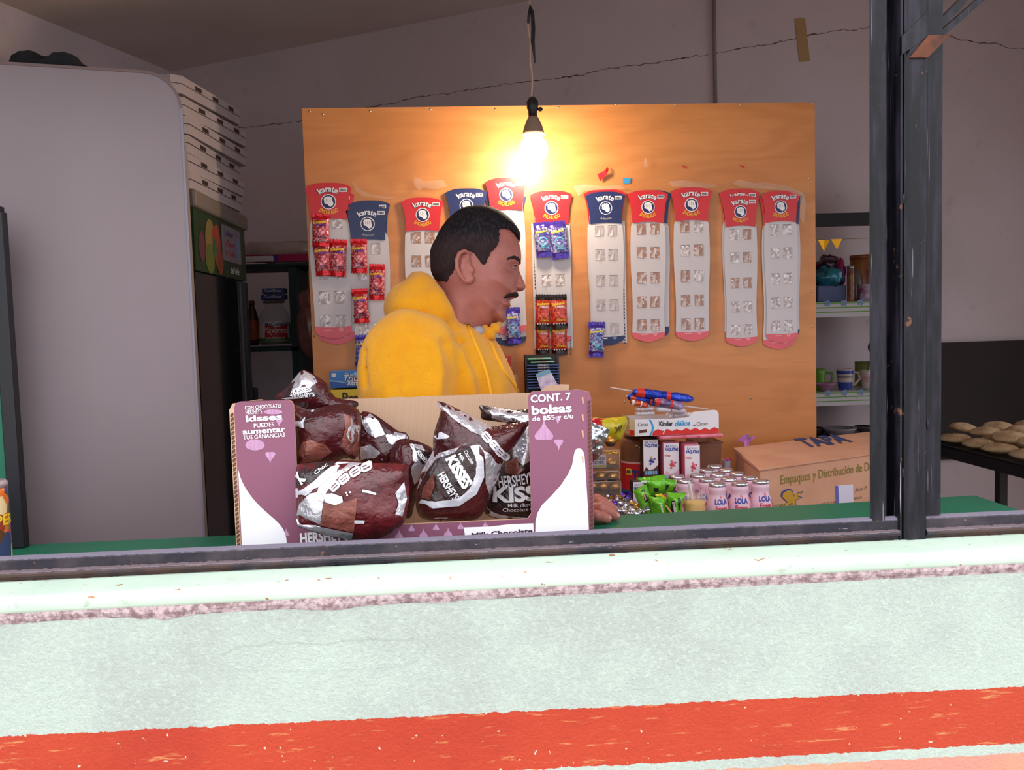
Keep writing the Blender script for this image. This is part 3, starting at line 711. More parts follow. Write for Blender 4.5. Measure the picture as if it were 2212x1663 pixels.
def jar_on(name, label, cat, px0, px1, pytop, Y, zb, parts, group=None):
    """a round vessel between two picture columns; parts = [(part name, [(r fraction, height fraction)], material)]"""
    a = W(px0, pytop, Y); b_ = W(px1, pytop, Y); r = (b_.x-a.x)/2; cx = (a.x+b_.x)/2; H = a.z - zb
    t_ = thing(name, label, cat, (cx, Y, zb), group)
    for nm, pr, mt in parts:
        mb = MB(); mb.lathe([(max(r*p, 1e-4), zb+H*q) for p, q in pr], mt, (cx, Y, 0), 28); mb.build(nm, t_)
    return t_, Vector((cx, Y, zb)), r, H
CLR = mat('clear_plastic', (200,196,200), 0.08, alpha=0.22, spec=0.8); 
t_, c_, r_, H_ = jar_on('mayonnaise_jar', 'clear mayonnaise jar with red and white label on lower green shelf', 'jar', 557, 626, 650, YS+0.10, zlow+0.0008,
  [('contents', [(0.9,0.01),(0.95,0.03),(0.95,0.50)], mat('dark_contents', (60,34,40), 0.4)),
   ('glass', [(0.97,0.0),(1.0,0.04),(1.0,0.60),(0.86,0.72),(0.62,0.86),(0.60,0.97)], CLR), ('lid', [(0.66,0.94),(0.67,1.0),(0.4,1.01)], mat('smoke_lid', (110,100,104), 0.3, alpha=0.7))])
mb = MB(); LW = mat('label_white', (206,200,206), 0.4); 
def wl(x, y, h): a_ = x/r_; return Vector((c_.x + (r_+h)*sin(a_), c_.y - (r_+h)*cos(a_), c_.z+y))
mb.grid(lambda u_, v_: wl((u_-0.5)*2.5*r_, H_*(0.08+0.44*v_), 0.0006), 24, 2, LW)
mb.grid(lambda u_, v_: wl((u_-0.32)*1.5*r_, H_*(0.12+0.30*v_+0.03*sin(9*u_)), 0.0012), 20, 3, REDP)
mb.grid(lambda u_, v_: wl((u_-0.5)*2.4*r_, H_*(0.09+0.06*v_), 0.0016), 24, 1, mat('label_green', (70,110,50), 0.4))
FJ2 = None
mb.text(FJ2, 'McCormick', r_*0.35, H_*0.42, 0.020, BLUEP, 0.0022, 0.02, warp=wl); mb.text(FJ2, 'Mayonesa', r_*0.25, H_*0.26, 0.036, WHP, 0.0022, 0.0, 0.3, warp=wl, width=r_*1.5); mb.text(FJ2, 'con limones', r_*0.2, H_*0.13, 0.016, WHP, 0.0022, 0.0, warp=wl)
mb.build('label', t_)
mb = MB(); zz1 = c_.z + H_*1.01
for k in range(2): mb.box((c_.x-0.045+0.006*k, c_.y-0.03, zz1+0.024*k+0.001),(c_.x+0.05, c_.y+0.03, zz1+0.024*k+0.022), mat('label_blue', (50,66,130), 0.4), bev=0.003)
mb.text(Frame((c_.x, c_.y-0.0305, zz1),(1,0,0),(0,0,1)), 'Tortillinas', 0.003, 0.007, 0.016, WHP, 0.001, 0.0); mb.text(Frame((c_.x, c_.y-0.0305, zz1),(1,0,0),(0,0,1)), 'Tortillinas', 0.003, 0.031, 0.016, WHP, 0.001, 0.0)
single(mb, 'blue_packet', 'two blue packets bundled on top of the mayonnaise jar', 'packet')
t_, c_, r_, H_ = jar_on('sauce_bottle', 'dark red sauce bottle left of the mayonnaise jar', 'bottle', 531, 556, 650, YS+0.08, zlow+0.0008,
  [('body', [(0.9,0.0),(1.0,0.03),(1.0,0.62),(0.7,0.78),(0.42,0.86),(0.42,0.92)], mat('dark_sauce', (60,22,28), 0.3)), ('cap', [(0.52,0.90),(0.52,1.0),(0.2,1.005)], mat('cap_red', (90,30,40), 0.4))])
mb = MB(); mb.lathe([(r_*1.02, c_.z+H_*0.12),(r_*1.02, c_.z+H_*0.56)], mat('label_amber', (140,70,30), 0.5, rgb2=(110,40,30), noise_scale=60), (c_.x,c_.y,0), 24, cap=False); mb.build('label', t_)
# clay coloured bag hanging from the shelf side
mb = MB(); bc = W(672,700,YS-0.06)
def bagf(X,Y,Z):
    d = sd_ell(X,Y,Z,(bc.x,bc.y,bc.z-0.02),(0.058,0.05,0.115)); d = smin(d, sd_ell(X,Y,Z,(bc.x-0.002,bc.y,bc.z+0.085),(0.050,0.045,0.05)), 0.01)
    return d + 0.0012*np.sin(X*170+Z*40)
V, Fc = sdf_mesh(bagf, (bc.x-0.08,bc.y-0.07,bc.z-0.16), (bc.x+0.08,bc.y+0.07,bc.z+0.16), 0.006)
mb.add(V, Fc.tolist(), mat('clay_film', (134,92,84), 0.25, rgb2=(96,60,56), noise_scale=14, spec=0.7), True)
o_ = single(mb, 'hanging_bag', 'brown film bag hanging beside the dark green shelf by the board', 'bag')
mb = MB(); mb.tube([(bc.x,bc.y,bc.z+0.125),(bc.x,bc.y+0.01,ztop-0.034)], 0.003, FILM, 6); mb.build('tie', o_)
mb = MB(); a = W(538,838,1.62); b_ = W(556,868,1.62); mb.box((a.x,1.60,b_.z),(b_.x,1.64,a.z), BLK, bev=0.004)
mb.box(((a.x+b_.x)/2-0.004,1.612,0.0),((a.x+b_.x)/2+0.004,1.628,b_.z), BLK); mb.lathe([(0.07,0),(0.07,0.01),(0.01,0.015)], BLK, ((a.x+b_.x)/2,1.62,0), 16)
single(mb, 'handle_stand', 'small black handle standing behind the carton, right of the cooler', 'stand')
# ================================================================ snack cards on the plywood
CARDW = mat('card_white', (206,198,204), 0.45); CRED = mat('card_red', (206,34,44), 0.36); CBLUE = mat('card_navy', (34,42,92), 0.36)
COR = mat('card_orange', (232,140,40), 0.4); CYEL = mat('card_yellow', (240,214,40), 0.4); CWHT = mat('card_print_white', (238,232,238), 0.4); CNAV = mat('card_print_navy', (24,34,92), 0.4)
CDK = mat('card_edge_dark', (60,54,70), 0.6); CPK = mat('card_pale_red', (226,96,110), 0.4)
def window_mat(nm, c1, c2, thr):
    m, t, b, N = nmat(nm, 0.22, 0, 0.7)
    P = N.coords('Object'); n = N.noise(P, 130, 3, 0.6); n2 = N.noise(P, 60, 2)
    c = N.mix(N.smooth(n, thr, thr+0.07), N.mix(n2, c1, tuple(int(v*0.8) for v in c1)), c2)
    t.links.new(c, b.inputs['Base Color']); t.links.new(N.bump(n, 0.6, 0.003), b.inputs['Normal']); return m
WBR = window_mat('film_over_wood', (176,124,100), (226,206,206), 0.55); WPL = window_mat('film_over_card', (186,166,166), (236,230,236), 0.50); WDT = window_mat('film_speckled', (200,186,190), (120,104,112), 0.60)
FISTC = [(-0.085,0.02),(-0.095,0.05),(-0.085,0.08),(-0.06,0.10),(-0.045,0.095),(-0.035,0.108),(-0.01,0.11),(0.0,0.10),(0.015,0.11),(0.045,0.108),(0.052,0.09),(0.07,0.09),(0.083,0.07),(0.08,0.035),(0.092,0.0),(0.10,-0.03),(0.095,-0.06),(0.075,-0.085),(0.055,-0.085),(0.05,-0.10),(0.03,-0.105),(0.015,-0.085),(0.0,-0.08),(-0.01,-0.055),(-0.03,-0.05),(-0.05,-0.04),(-0.075,-0.035),(-0.09,-0.01)]
CG = 'snack cards pinned in a row on the plywood board'
def card(nm_label, x0, x1, ytop, ybot, colour='red', Y=1.146, win='brown', lean=0.0, windows=None, square=False, header=True, word=True, lab=None, mark=True):
    """one long hanging card; x0..x1, ytop..ybot are its place in the picture"""
    cx = (x0+x1)/2; o = W(cx, ytop, Y); w = (x1-x0)*mpp(Y); H = (o.z - W(cx, ybot, Y).z)/w
    fr = Frame(o, (cos(lean), 0, -sin(lean)), (sin(lean), 0, cos(lean)))
    def bend(p):
        q = max(0,(o.z-p.z)/w); p = p.copy(); p.y -= 0.0008*(1-cos(q*1.5)); return p
    t_ = thing('snack_card', nm_label, 'snack card', (o.x, Y, W(cx, ybot, Y).z), CG)
    HC = CRED if colour == 'red' else CBLUE
    def hw(q):      # half width below the top
        if square: return 0.44
        if q < 0.85: return 0.50 - 0.10*sin(min(1, q/0.85)*pi/2)
        return 0.42 + 0.022*math.cos((q-1.5)*2.2)
    # body
    mb = MB(); n = 44; vs = []; fs = []
    q0, q1 = 0.6, H
    for k in range(n+1):
        q = q0 + (q1-q0)*k/n; h_ = hw(q)
        if not square and q > H-0.22: h_ *= math.sqrt(max(0.02, 1-((q-(H-0.22))/0.235)**3)) 
        for s__ in (-1,-0.5,0,0.5,1): vs.append(bend(fr.p(h_*s__*w, -q*w - (0.03*w*(1-s__*s__) if q > H-0.25 and not square else 0), 0)))
    for k in range(n):
        for j in range(4): fs.append((k*5+j, (k+1)*5+j, (k+1)*5+j+1, k*5+j+1))
    mb.add(vs, fs, CARDW, True)
    if not square:
        # the coloured band across the foot
        kb = [k for k in range(n+1) if q0 + (q1-q0)*k/n > H-0.27]
        vs2 = [v + Vector((0,-0.0005,0)) for k in kb for v in vs[k*5:(k+1)*5]]
        mb.add(vs2, [(k*5+j, (k+1)*5+j, (k+1)*5+j+1, k*5+j+1) for k in range(len(kb)-1) for j in range(4)], CPK if colour == 'red' else CBLUE, True)
        fb = Frame(bend(fr.p(0,-(H-0.12)*w,0)), fr.u, fr.v)
        mb.disc(fb, 0.17*w, 0.05*w, 0.05*w, mat('card_faint', (236,150,160), 0.5) if colour=='red' else mat('card_faint_blue', (120,130,170), 0.5), 0.0012, 14)
        mb.poly(fb, [(-0.2*w,0.02*w),(-0.02*w,0.02*w),(-0.02*w,0.05*w),(-0.2*w,0.05*w)], CWHT if colour!='red' else mat('card_faint', (236,150,160), 0.5), 0.0012)
    if square:
        for s__ in (-1,1):
            for k in range(34):
                if k in (14,15,26): continue
                fb = Frame(bend(fr.p(s__*0.385*w, -(1.05+k*0.075)*w, 0)), fr.u, fr.v)
                mb.poly(fb, [(-0.012*w,-0.02*w),(0.012*w,-0.02*w),(0.012*w,0.02*w),(-0.012*w,0.02*w)], CDK, 0.0008)
    mb.build('card_body', t_)
    # cut-out pockets with film
    rows = [0.93,1.49,2.10,2.68,3.24]
    if windows is None: windows = [(r, c) for r in range(5) for c in (0,1)]
    for r_, c_ in windows:
        mb = MB()
        fb = Frame(bend(fr.p((c_*2-1)*0.165*w, -rows[r_]*w*H/3.62, 0)), fr.u, fr.v); rr = random.Random(r_*7+c_+int(x0))
        a = 0.112*w; b_ = 0.132*w; jig = lambda: rr.uniform(-0.008,0.008)*w
        mt = {'brown': WBR, 'pale': WPL, 'dots': WDT}[win if not (win == 'mixed') else rr.choice(['brown','pale'])]
        mb.poly(fb, [(-a+jig(),-b_+jig()),(a+jig(),-b_+jig()),(a+jig(),b_),(-a+jig(),b_)], mt, 0.0007)
        mb.poly(fb, [(-a,b_),(a,b_),(a,b_+0.006*w),(-a,b_+0.006*w)], CDK, 0.0009)
        # a puckered flap of film standing off the pocket
        mb.add([fb.p(-a*0.9,-b_*0.9,0.001), fb.p(-a*0.1,-b_*1.0,0.006), fb.p(a*0.2,b_*0.8,0.001), fb.p(-a*0.7,b_*0.2,0.004)], [(0,1,2,3)], mat('film_glint', (240,236,244), 0.1, alpha=0.35, spec=0.9), False)
        mb.build('film_pocket', t_)
    if header:
        mb = MB(); pts = []
        for k in range(13):      # arched top
            s__ = 1-2*k/12; pts.append((0.5*s__, -0.10*s__*s__*abs(s__)))
        pts = [(-0.395,-0.80),(-0.2,-0.775),(0,-0.765),(0.2,-0.775),(0.395,-0.80),(0.405,-0.6),(0.435,-0.35)] + pts + [(-0.435,-0.35),(-0.405,-0.6)]
        P2 = [(x*w, y*w) for x, y in pts]
        mb.poly(fr, P2, HC, 0.0030, 0.0010)
        fh = Frame(fr.p(0,0,0.0032), fr.u, fr.v)
        mb.poly(fh, [(0.235*w,-0.20*w),(0.405*w,-0.20*w),(0.405*w,-0.115*w),(0.235*w,-0.115*w)], CWHT, 0.0005)
        for k in range(9): mb.poly(fh, [((0.25+k*0.016)*w,-0.185*w),((0.25+k*0.016+0.008*(1+k%2*0.5))*w,-0.185*w),((0.25+k*0.016+0.008*(1+k%2*0.5))*w,-0.13*w),((0.25+k*0.016)*w,-0.13*w)], CDK, 0.0008)
        mb.disc(fh, 0, -0.09*w, 0.016*w, CDK, 0.0005, 12)
        if mark:
            cy = -0.41
            if colour == 'red': mb.text(fh, 'karate', 0, (cy+0.215)*w, 0.185*w, CNAV, 0.0005, 0.045, arc=0.32*w, width=0.40*w)
            mb.text(fh, 'karate', 0, (cy+0.22)*w, 0.18*w, CWHT, 0.0009, 0.02, arc=0.32*w, width=0.385*w)
            mb.disc(fh, 0, cy*w, 0.165*w, CWHT, 0.0006, 32); mb.disc(fh, 0, cy*w, 0.145*w, CNAV, 0.0010, 32)
            mb.poly(fh, [(x*1.05*w, (y*1.05+cy)*w) for x, y in FISTC], CWHT, 0.0014)
            for x in (-0.045, -0.005, 0.038): mb.poly(fh, [((x-0.003)*w,(cy-0.01)*w),((x+0.003)*w,(cy-0.01)*w),((x+0.003)*w,(cy+0.07)*w),((x-0.003)*w,(cy+0.07)*w)], CNAV, 0.0018)
            if colour == 'red': mb.text(fh, 'ENCHILADO', 0, (cy-0.27)*w, 0.125*w, CYEL, 0.0008, 0.0, arc=-0.34*w, width=0.46*w)
            else: mb.text(fh, 'Adiccion', 0, (cy-0.29)*w, 0.09*w, mat('print_grey', (150,150,160), 0.5), 0.0008, 0.02, arc=-0.5*w, width=0.30*w)
        mb.build('header', t_)
    return t_

NOW = [(3,0),(3,1),(4,0),(4,1)]
card('red card glimpsed behind the leftmost red card, its pale edge lower', 666, 763, 412, 741, 'red', 1.1484, windows=[], mark=False)
card('leftmost red snack card with three red packets clipped at its top', 660, 757, 395, 729, 'red', 1.1440, 'pale', windows=[(0,1),(2,0),(2,1),(3,0),(3,1),(4,0),(4,1)], lean=0.006)
card('navy card edge showing above the second card from the left', 753, 841, 433, 770, 'blue', 1.1480, windows=[], mark=False)
card('front navy snack card, second from the left, with red packets staggered down it', 748, 838, 446, 800, 'blue', 1.1440, 'pale', windows=[(0,1),(1,0),(1,1),(2,0),(3,1),(3,0),(4,1)], lean=0.004)
card('red snack card left of the man, partly hidden by his head', 868, 957, 427, 760, 'red', 1.1440, 'brown', lean=0.02)
card('navy snack card right above the crown of the man', 962, 1051, 407, 745, 'blue', 1.1440, 'brown')
card('navy card behind the man and the red card, its blue foot showing', 1048, 1136, 418, 746, 'blue', 1.1480, 'brown', windows=[(4,0)], mark=False)
card('red snack card nearest the lit bulb, hung highest of the row', 1048, 1136, 384, 722, 'red', 1.1420, 'brown', windows=[(0,0)])
card('plain white card with square foot behind the packets right of the man', 1140, 1236, 424, 753, 'red', 1.1480, windows=[], square=True, header=False)
card('red snack card right of the man holding purple and black packets', 1145, 1235, 412, 745, 'red', 1.1440, 'pale', windows=[(2,0),(2,1)])
card('red card peeping out around the navy card right of the bulb', 1260, 1352, 409, 742, 'red', 1.1484, windows=[], mark=False)
card('plain white card with dotted edge behind the navy card right of bulb', 1264, 1354, 424, 741, 'red', 1.1464, windows=[], square=True, header=False)
card('navy snack card right of the bulb with one purple packet at its foot', 1264, 1350, 414, 744, 'blue', 1.1436, 'dots')
card('navy card edge behind the red card with brown pockets', 1360, 1450, 411, 730, 'blue', 1.1484, windows=[], mark=False)
card('red snack card with plain brown pockets, fourth from the right', 1355, 1443, 411, 736, 'red', 1.1440, 'brown', lean=0.012)
card('red snack card standing alone, third from the right', 1447, 1538, 405, 734, 'red', 1.1440, 'mixed', lean=0.004)
card('red card behind the second card from the right, set higher', 1552, 1641, 408, 733, 'red', 1.1480, windows=[])
card('red snack card, second from the right, overlapping its neighbour', 1556, 1640, 423, 746, 'red', 1.1436, 'mixed', lean=-0.004)
card('navy card corner behind the rightmost red card', 1648, 1734, 416, 730, 'blue', 1.1484, windows=[], mark=False)
card('red card behind the rightmost card, its foot hanging lowest', 1638, 1722, 420, 752, 'red', 1.1462, windows=[])
card('rightmost red snack card on the plywood board', 1642, 1728, 412, 738, 'red', 1.1432, 'pale', lean=-0.006)

# ---- little snack packets clipped on the cards
def packet_mats(nm, base, mott, scale=150):
    m, t, b, N = nmat('packet_'+nm, 0.18, 0.25, 0.8)
    P = N.coords('Object'); n = N.noise(P, scale, 3, 0.6); n2 = N.noise(P, scale*0.4, 2)
    c = N.mix(N.smooth(n, 0.48, 0.58), base, mott[0]); c = N.mix(N.smooth(n2, 0.58, 0.66), c, mott[1])
    t.links.new(c, b.inputs['Base Color']); t.links.new(N.bump(N.noise(P, 90, 3), 0.5, 0.003), b.inputs['Normal']); return m
PM = {'red': (packet_mats('fruit_red', (178,24,34), ((226,150,160),(200,40,50))), mat('foil_red', (196,24,36), 0.2, 0.4), CYEL, mat('packet_blue', (50,54,160), 0.4), 'Fresa', BLUEP),
      'purple': (packet_mats('fruit_purple', (90,74,150), ((180,190,220),(150,90,180))), mat('foil_purple', (70,50,150), 0.2, 0.4), CYEL, mat('packet_blue', (50,54,160), 0.4), 'Mora', mat('print_cyan', (90,190,220), 0.4)),
      'black': (packet_mats('fruit_chili', (190,40,30), ((220,90,50),(150,20,20))), mat('foil_black', (36,20,24), 0.25, 0.3), CYEL, WHP, 'Kiranha', CYEL)}
def packet(kind, x0, x1, y0, y1, label, ang=0.0, pinch=0.12, Y=1.128, seed=0):
    body, foil, ty, tb, word, tw = PM[kind]
    c = W((x0+x1)/2, (y0+y1)/2, Y); w = (x1-x0)*mpp(Y); H = (y1-y0)*mpp(Y); nx_, ny_ = 12, 24
    fr = Frame(c, (cos(ang),0,-sin(ang)), (sin(ang),0,cos(ang))); cr_ = 0.10
    def prof(u_, v_):
        e = min(v_, 1-v_); px_ = 1 - pinch*sin(pi*max(0,(v_-0)/1))**2*0.6 - (0.10 if v_ < 0.2 else 0)*sin(pi*v_/0.2)*pinch*4
        return (u_-0.5)*w*px_, (v_-0.5)*H
    def bulge(u_, v_):
        if v_ < cr_ or v_ > 1-cr_: return 0.0012*sin(u_*60)*0.5 + (0.006*(1-abs(2*u_-1)) if v_ < cr_ else 0)
        vv = (v_-cr_)/(1-2*cr_)
        return 0.0095*(max(0,1-(2*u_-1)**2))**0.5*(sin(pi*vv))**0.45 + 0.0018*noise.noise(Vector((u_*5+seed, v_*9, seed)))
    def at(x, y, h):
        u_ = min(1,max(0,x/w+0.5)); v_ = min(1,max(0,y/H+0.5)); return fr.p(x, y, bulge(u_, v_) + h + 0.0003)
    mb = MB(); vs = []; 
    for side in (1,-1):
        vs = []
        for j in range(ny_+1):
            for i in range(nx_+1):
                x, y = prof(i/nx_, j/ny_); b_ = bulge(i/nx_, j/ny_)
                if j in (0, ny_): y += 0.0012*((i%2)*2-1)
                vs.append(fr.p(x, y, b_ if side > 0 else -0.35*b_ - 0.0002))
        def fidx(js): return [((j*(nx_+1)+i, j*(nx_+1)+i+1, (j+1)*(nx_+1)+i+1, (j+1)*(nx_+1)+i)) for j in js for i in range(nx_)]
        crj = [j for j in range(ny_) if j < ny_*0.13 or j >= ny_*0.80]; bdj = [j for j in range(ny_) if j not in crj]
        f1, f2 = fidx(bdj), fidx(crj)
        if side < 0: f1 = [f[::-1] for f in f1]; f2 = [f[::-1] for f in f2]
        mb.add(vs, f1, body, True); mb.add(vs, f2, foil, True)
    mb.text(None, 'Bubbaloo', -0.02*w, 0.20*H, 0.20*w, CYEL if kind!='x' else ty, 0.0008, 0.03, width=0.74*w, warp=at, rot=0.10)
    mb.text(None, 'XTREME', 0.04*w, 0.115*H, 0.17*w, tb, 0.0012, 0.03, width=0.56*w, warp=at)
    mb.text(None, word, 0.10*w, -0.255*H, 0.17*w, tw, 0.0012, 0.02, 0.2, width=0.5*w, warp=at)
    if kind != 'purple':
        for k in range(5): 
            x = (-0.32+0.155*k)*w; mb.add([at(x+0.05*w*cos(2*pi*q/8), -0.335*H+0.05*w*sin(2*pi*q/8), 0.001) for q in range(8)], [tuple(range(8))], WHP if kind=='black' else mat('print_silver', (170,160,170), 0.4))
    else: mb.add([at(0.28*w*cos(2*pi*q/20), -0.06*H+0.28*w*sin(2*pi*q/20), 0.0009) for q in range(20)] + [at(0.22*w*cos(2*pi*q/20), -0.06*H+0.22*w*sin(2*pi*q/20), 0.0009) for q in range(20)], [(q,(q+1)%20,20+(q+1)%20,20+q) for q in range(20)], mat('print_cyan', (90,190,220), 0.4))
    return single(mb, 'snack_packet', label, 'snack packet', {'red':'red snack packets on the cards','purple':'purple snack packets on the cards','black':'black edged chilli packets on one card'}[kind])
packet('red', 674, 711, 463, 531, 'red packet at the very top left of the leftmost card', 0.03, seed=1)
packet('red', 679, 714, 522, 594, 'red packet below the top one, left of a pair', -0.06, seed=2, Y=1.136)
packet('red', 711, 748, 518, 596, 'red packet, right one of the pair on leftmost card', 0.07, seed=3, Y=1.136)
packet('red', 758, 793, 517, 589, 'red packet straight below the front navy header', 0.02, seed=4)
packet('red', 797, 831, 571, 647, 'red packet on the right edge of the second card', 0.05, seed=5)
packet('red', 761, 797, 624, 697, 'pinched red packet lowest on the second card', -0.03, 0.35, seed=6)
packet('purple', 767, 805, 724, 792, 'purple packet behind the back of the man in yellow', 0.04, seed=7)
packet('purple', 1092, 1125, 664, 742, 'crumpled purple packet in front of chin of the man', -0.02, seed=8)
packet('purple', 1155, 1189, 480, 555, 'left purple packet of the pair below a red header', -0.08, seed=9)
packet('purple', 1188, 1226, 478, 559, 'right purple packet of the pair below a red header', -0.10, seed=10, Y=1.130)
packet('purple', 1270, 1307, 695, 772, 'lone purple packet hanging from foot of navy card', 0.04, 0.3, seed=11)
packet('black', 1157, 1188, 694, 767, 'lower left black edged chilli packet', 0.02, seed=12, Y=1.138)
packet('black', 1190, 1226, 694, 767, 'lower right black edged chilli packet', 0.0, seed=13, Y=1.138)
packet('black', 1156, 1190, 636, 712, 'upper left black edged chilli packet', 0.05, seed=14, Y=1.122)
packet('black', 1188, 1226, 636, 711, 'upper right black edged chilli packet', -0.02, seed=15, Y=1.122)

# ---- clear tape and torn scraps
TAPEF = mat('clear_tape', (222,196,176), 0.12, alpha=0.16, spec=1.0, bump=0.6, bump_scale=50)
def scrap(nm, pts, mt, label, cat, Y=1.1415, curl=0.0):
    P = [W(x, y, Y - curl*(i%3)) for i, (x, y) in enumerate(pts)]; mb = MB(); n = len(P)
    mb.add(P + [p + Vector((0,0.0006,0)) for p in P], [tuple(range(n)), tuple(range(2*n-1,n-1,-1))] + [((i+1)%n, i, i+n, (i+1)%n+n) for i in range(n)], mt)
    return single(mb, nm, label, cat)
scrap('paper_scrap', [(1296,392),(1291,376),(1307,368),(1312,360),(1315,366),(1311,376)], CRED, 'torn red corner of card tacked above navy card', 'scrap', 1.143, 0.004)
scrap('paper_scrap', [(1346,397),(1346,384),(1363,385),(1361,396)], mat('scrap_blue', (60,150,210), 0.4), 'small blue square scrap taped above the cards', 'scrap', 1.147)
scrap('paper_scrap', [(1474,358),(1480,365),(1481,360),(1476,357)], CRED, 'tiny red scrap above the third card from right', 'scrap', 1.147)
scrap('paper_scrap', [(1594,355),(1602,359),(1608,364),(1609,360),(1602,357)], CRED, 'tiny red scrap above second card from the right', 'scrap', 1.147)
TL = [([(762,392),(768,412),(782,424),(835,430),(860,428),(842,424),(800,420),(776,408)],'crumpled clear tape above the front navy card at left'),
      ([(895,400),(893,386),(905,384),(915,392),(958,388),(965,402),(940,410),(915,404),(905,412)],'crinkled clear tape above the red card left of the man'),
      ([(1238,402),(1262,398),(1300,402),(1340,400),(1352,408),(1262,412),(1250,424)],'clear tape across tops of cards right of the bulb'),
      ([(1444,392),(1475,389),(1500,392),(1545,398),(1548,405),(1530,406),(1450,402)],'clear tape above the lone red card'),
      ([(1580,396),(1598,388),(1630,396),(1642,392),(1700,402),(1735,416),(1742,440),(1736,484),(1728,470),(1728,425),(1700,412),(1600,404)],'long clear tape over the two rightmost cards'),
      ([(1390,352),(1393,338),(1398,350),(1399,360),(1392,362)],'clear scrap of film high on the board')]
for p, l in TL: scrap('clear_tape', p, TAPEF, l, 'tape', 1.1395, 0.0008)

# ---- table along the board, gum boxes and sweets on it
TZ = 1.045
t0 = thing('display_table', 'low table below the board under the sweets, mostly hidden', 'table', (0.45, 0.9, 0))
TW = mat('table_wood', (120,92,70), 0.6)
mb = MB(); mb.poly(Frame((0,0,TZ),(1,0,0),(0,1,0)), [(0.20,0.50),(1.04,0.50),(1.04,1.14),(-0.34,1.14),(-0.34,0.93),(0.20,0.93)], TW, 0, 0.025); mb.build('table_top', t0)
for x, y in ((0.24,0.54),(1.0,0.54),(1.0,1.10),(-0.30,1.10),(0.3,1.10)):
    mb = MB(); mb.box((x-0.02,y-0.02,0),(x+0.02,y+0.02,TZ-0.0255), TW); mb.build('leg', t0)
def carton(name, label, cat, x0, y0, x1, y1, Ya, Yb, mt, zb=None, build=True):
    mb = MB(); a = W(x0, y1, Ya); b_ = W(x1, y0, Ya); zb_ = a.z if zb is None else zb
    mb.box((a.x,Ya,zb_),(b_.x,Yb,b_.z), mt, bev=0.0015); fr = Frame((a.x, Ya-0.0002, zb_), (1,0,0), (0,0,1))
    return mb, fr, b_.x-a.x, b_.z-zb_
YELB = mat('box_yellow', (226,196,50), 0.45); BLUB = mat('box_blue', (44,120,196), 0.35)
mb, fr, w, h = carton('', '', '', 716, 839, 812, 900, 1.04, 1.12, YELB, TZ+0.0005)
mb.text(fr, 'Premin', w*0.62, h-0.036, 0.040, mat('print_brown', (60,30,30), 0.5), 0.0006, 0.03, width=0.085)
single(mb, 'yellow_box', 'yellow carton with dark lettering under the blue gum box', 'box')
zt_ = W(716,839,1.04).z + 0.0005
mb, fr, w, h = carton('', '', '', 713, 800, 806, 838, 1.04, 1.12, BLUB, zt_)
mb.poly(fr, [(0.0,0.002),(w,0.002),(w,h*0.30),(w*0.5,h*0.24),(w*0.25,h*0.38),(0,h*0.42)], mat('box_mid_blue', (40,84,170), 0.4), 0.0004)
mb.poly(fr, [(0.0,h*0.50),(w*0.22,h*0.42),(w*0.4,h*0.30),(w*0.4,h*0.25),(w*0.2,h*0.36),(0,h*0.42)], mat('box_pale', (150,190,226), 0.4), 0.0007)
mb.poly(fr, [(w*0.32,h*0.62),(w*0.38,h*0.92),(w*0.5,h*0.80),(w*0.6,h*0.95),(w*0.7,h*0.8),(w*0.85,h*0.92),(w*0.85,h*0.66)], mat('box_pale', (150,190,226), 0.4), 0.0006)
mb.poly(fr, [(w*0.05,h*0.68),(w*0.14,h*0.68),(w*0.14,h*0.9),(w*0.05,h*0.9)], WHP, 0.0006)
mb.text(fr, 'Trident', w*0.62, h*0.40, 0.024, mat('print_navy2', (24,40,100), 0.4), 0.0010, 0.06, 0.3, width=w*0.58); mb.text(fr, 'Trident', w*0.62, h*0.40, 0.024, WHP, 0.0014, 0.01, 0.3, width=w*0.58); mb.text(fr, 'XtraCare', w*0.66, h*0.14, 0.019, WHP, 0.0014, 0.02, width=w*0.55)
single(mb, 'gum_box', 'blue chewing gum carton behind the shoulder of the man', 'box')
# red gum packet by the chest of the man
mb, fr, w, h = carton('', '', '', 1080, 768, 1103, 812, 1.10, 1.115, REDP, None)
mb.text(fr, 'V', w*0.5, h*0.62, 0.02, WHP, 0.0008, 0.04); mb.text(fr, 'A', w*0.5, h*0.25, 0.02, WHP, 0.0008, 0.04)
zrb = fr.o.z
single(mb, 'red_gum_packet', 'small red packet with white letters by the chest of the man', 'packet')
mb, fr, w, h = carton('', '', '', 1072, 812, 1118, 900, 1.09, 1.14, mat('kraft_plain', (170,128,92), 0.8), TZ+0.0005); 
mb2 = MB(); a = W(1072,812,1.09); b_ = W(1118,812,1.09); mb2.box((a.x,1.09,TZ+0.0005),(b_.x,1.14,zrb-0.0006), MATS['kraft_plain']); single(mb2, 'kraft_carton', 'plain kraft carton under the red gum packet, behind the man', 'box')
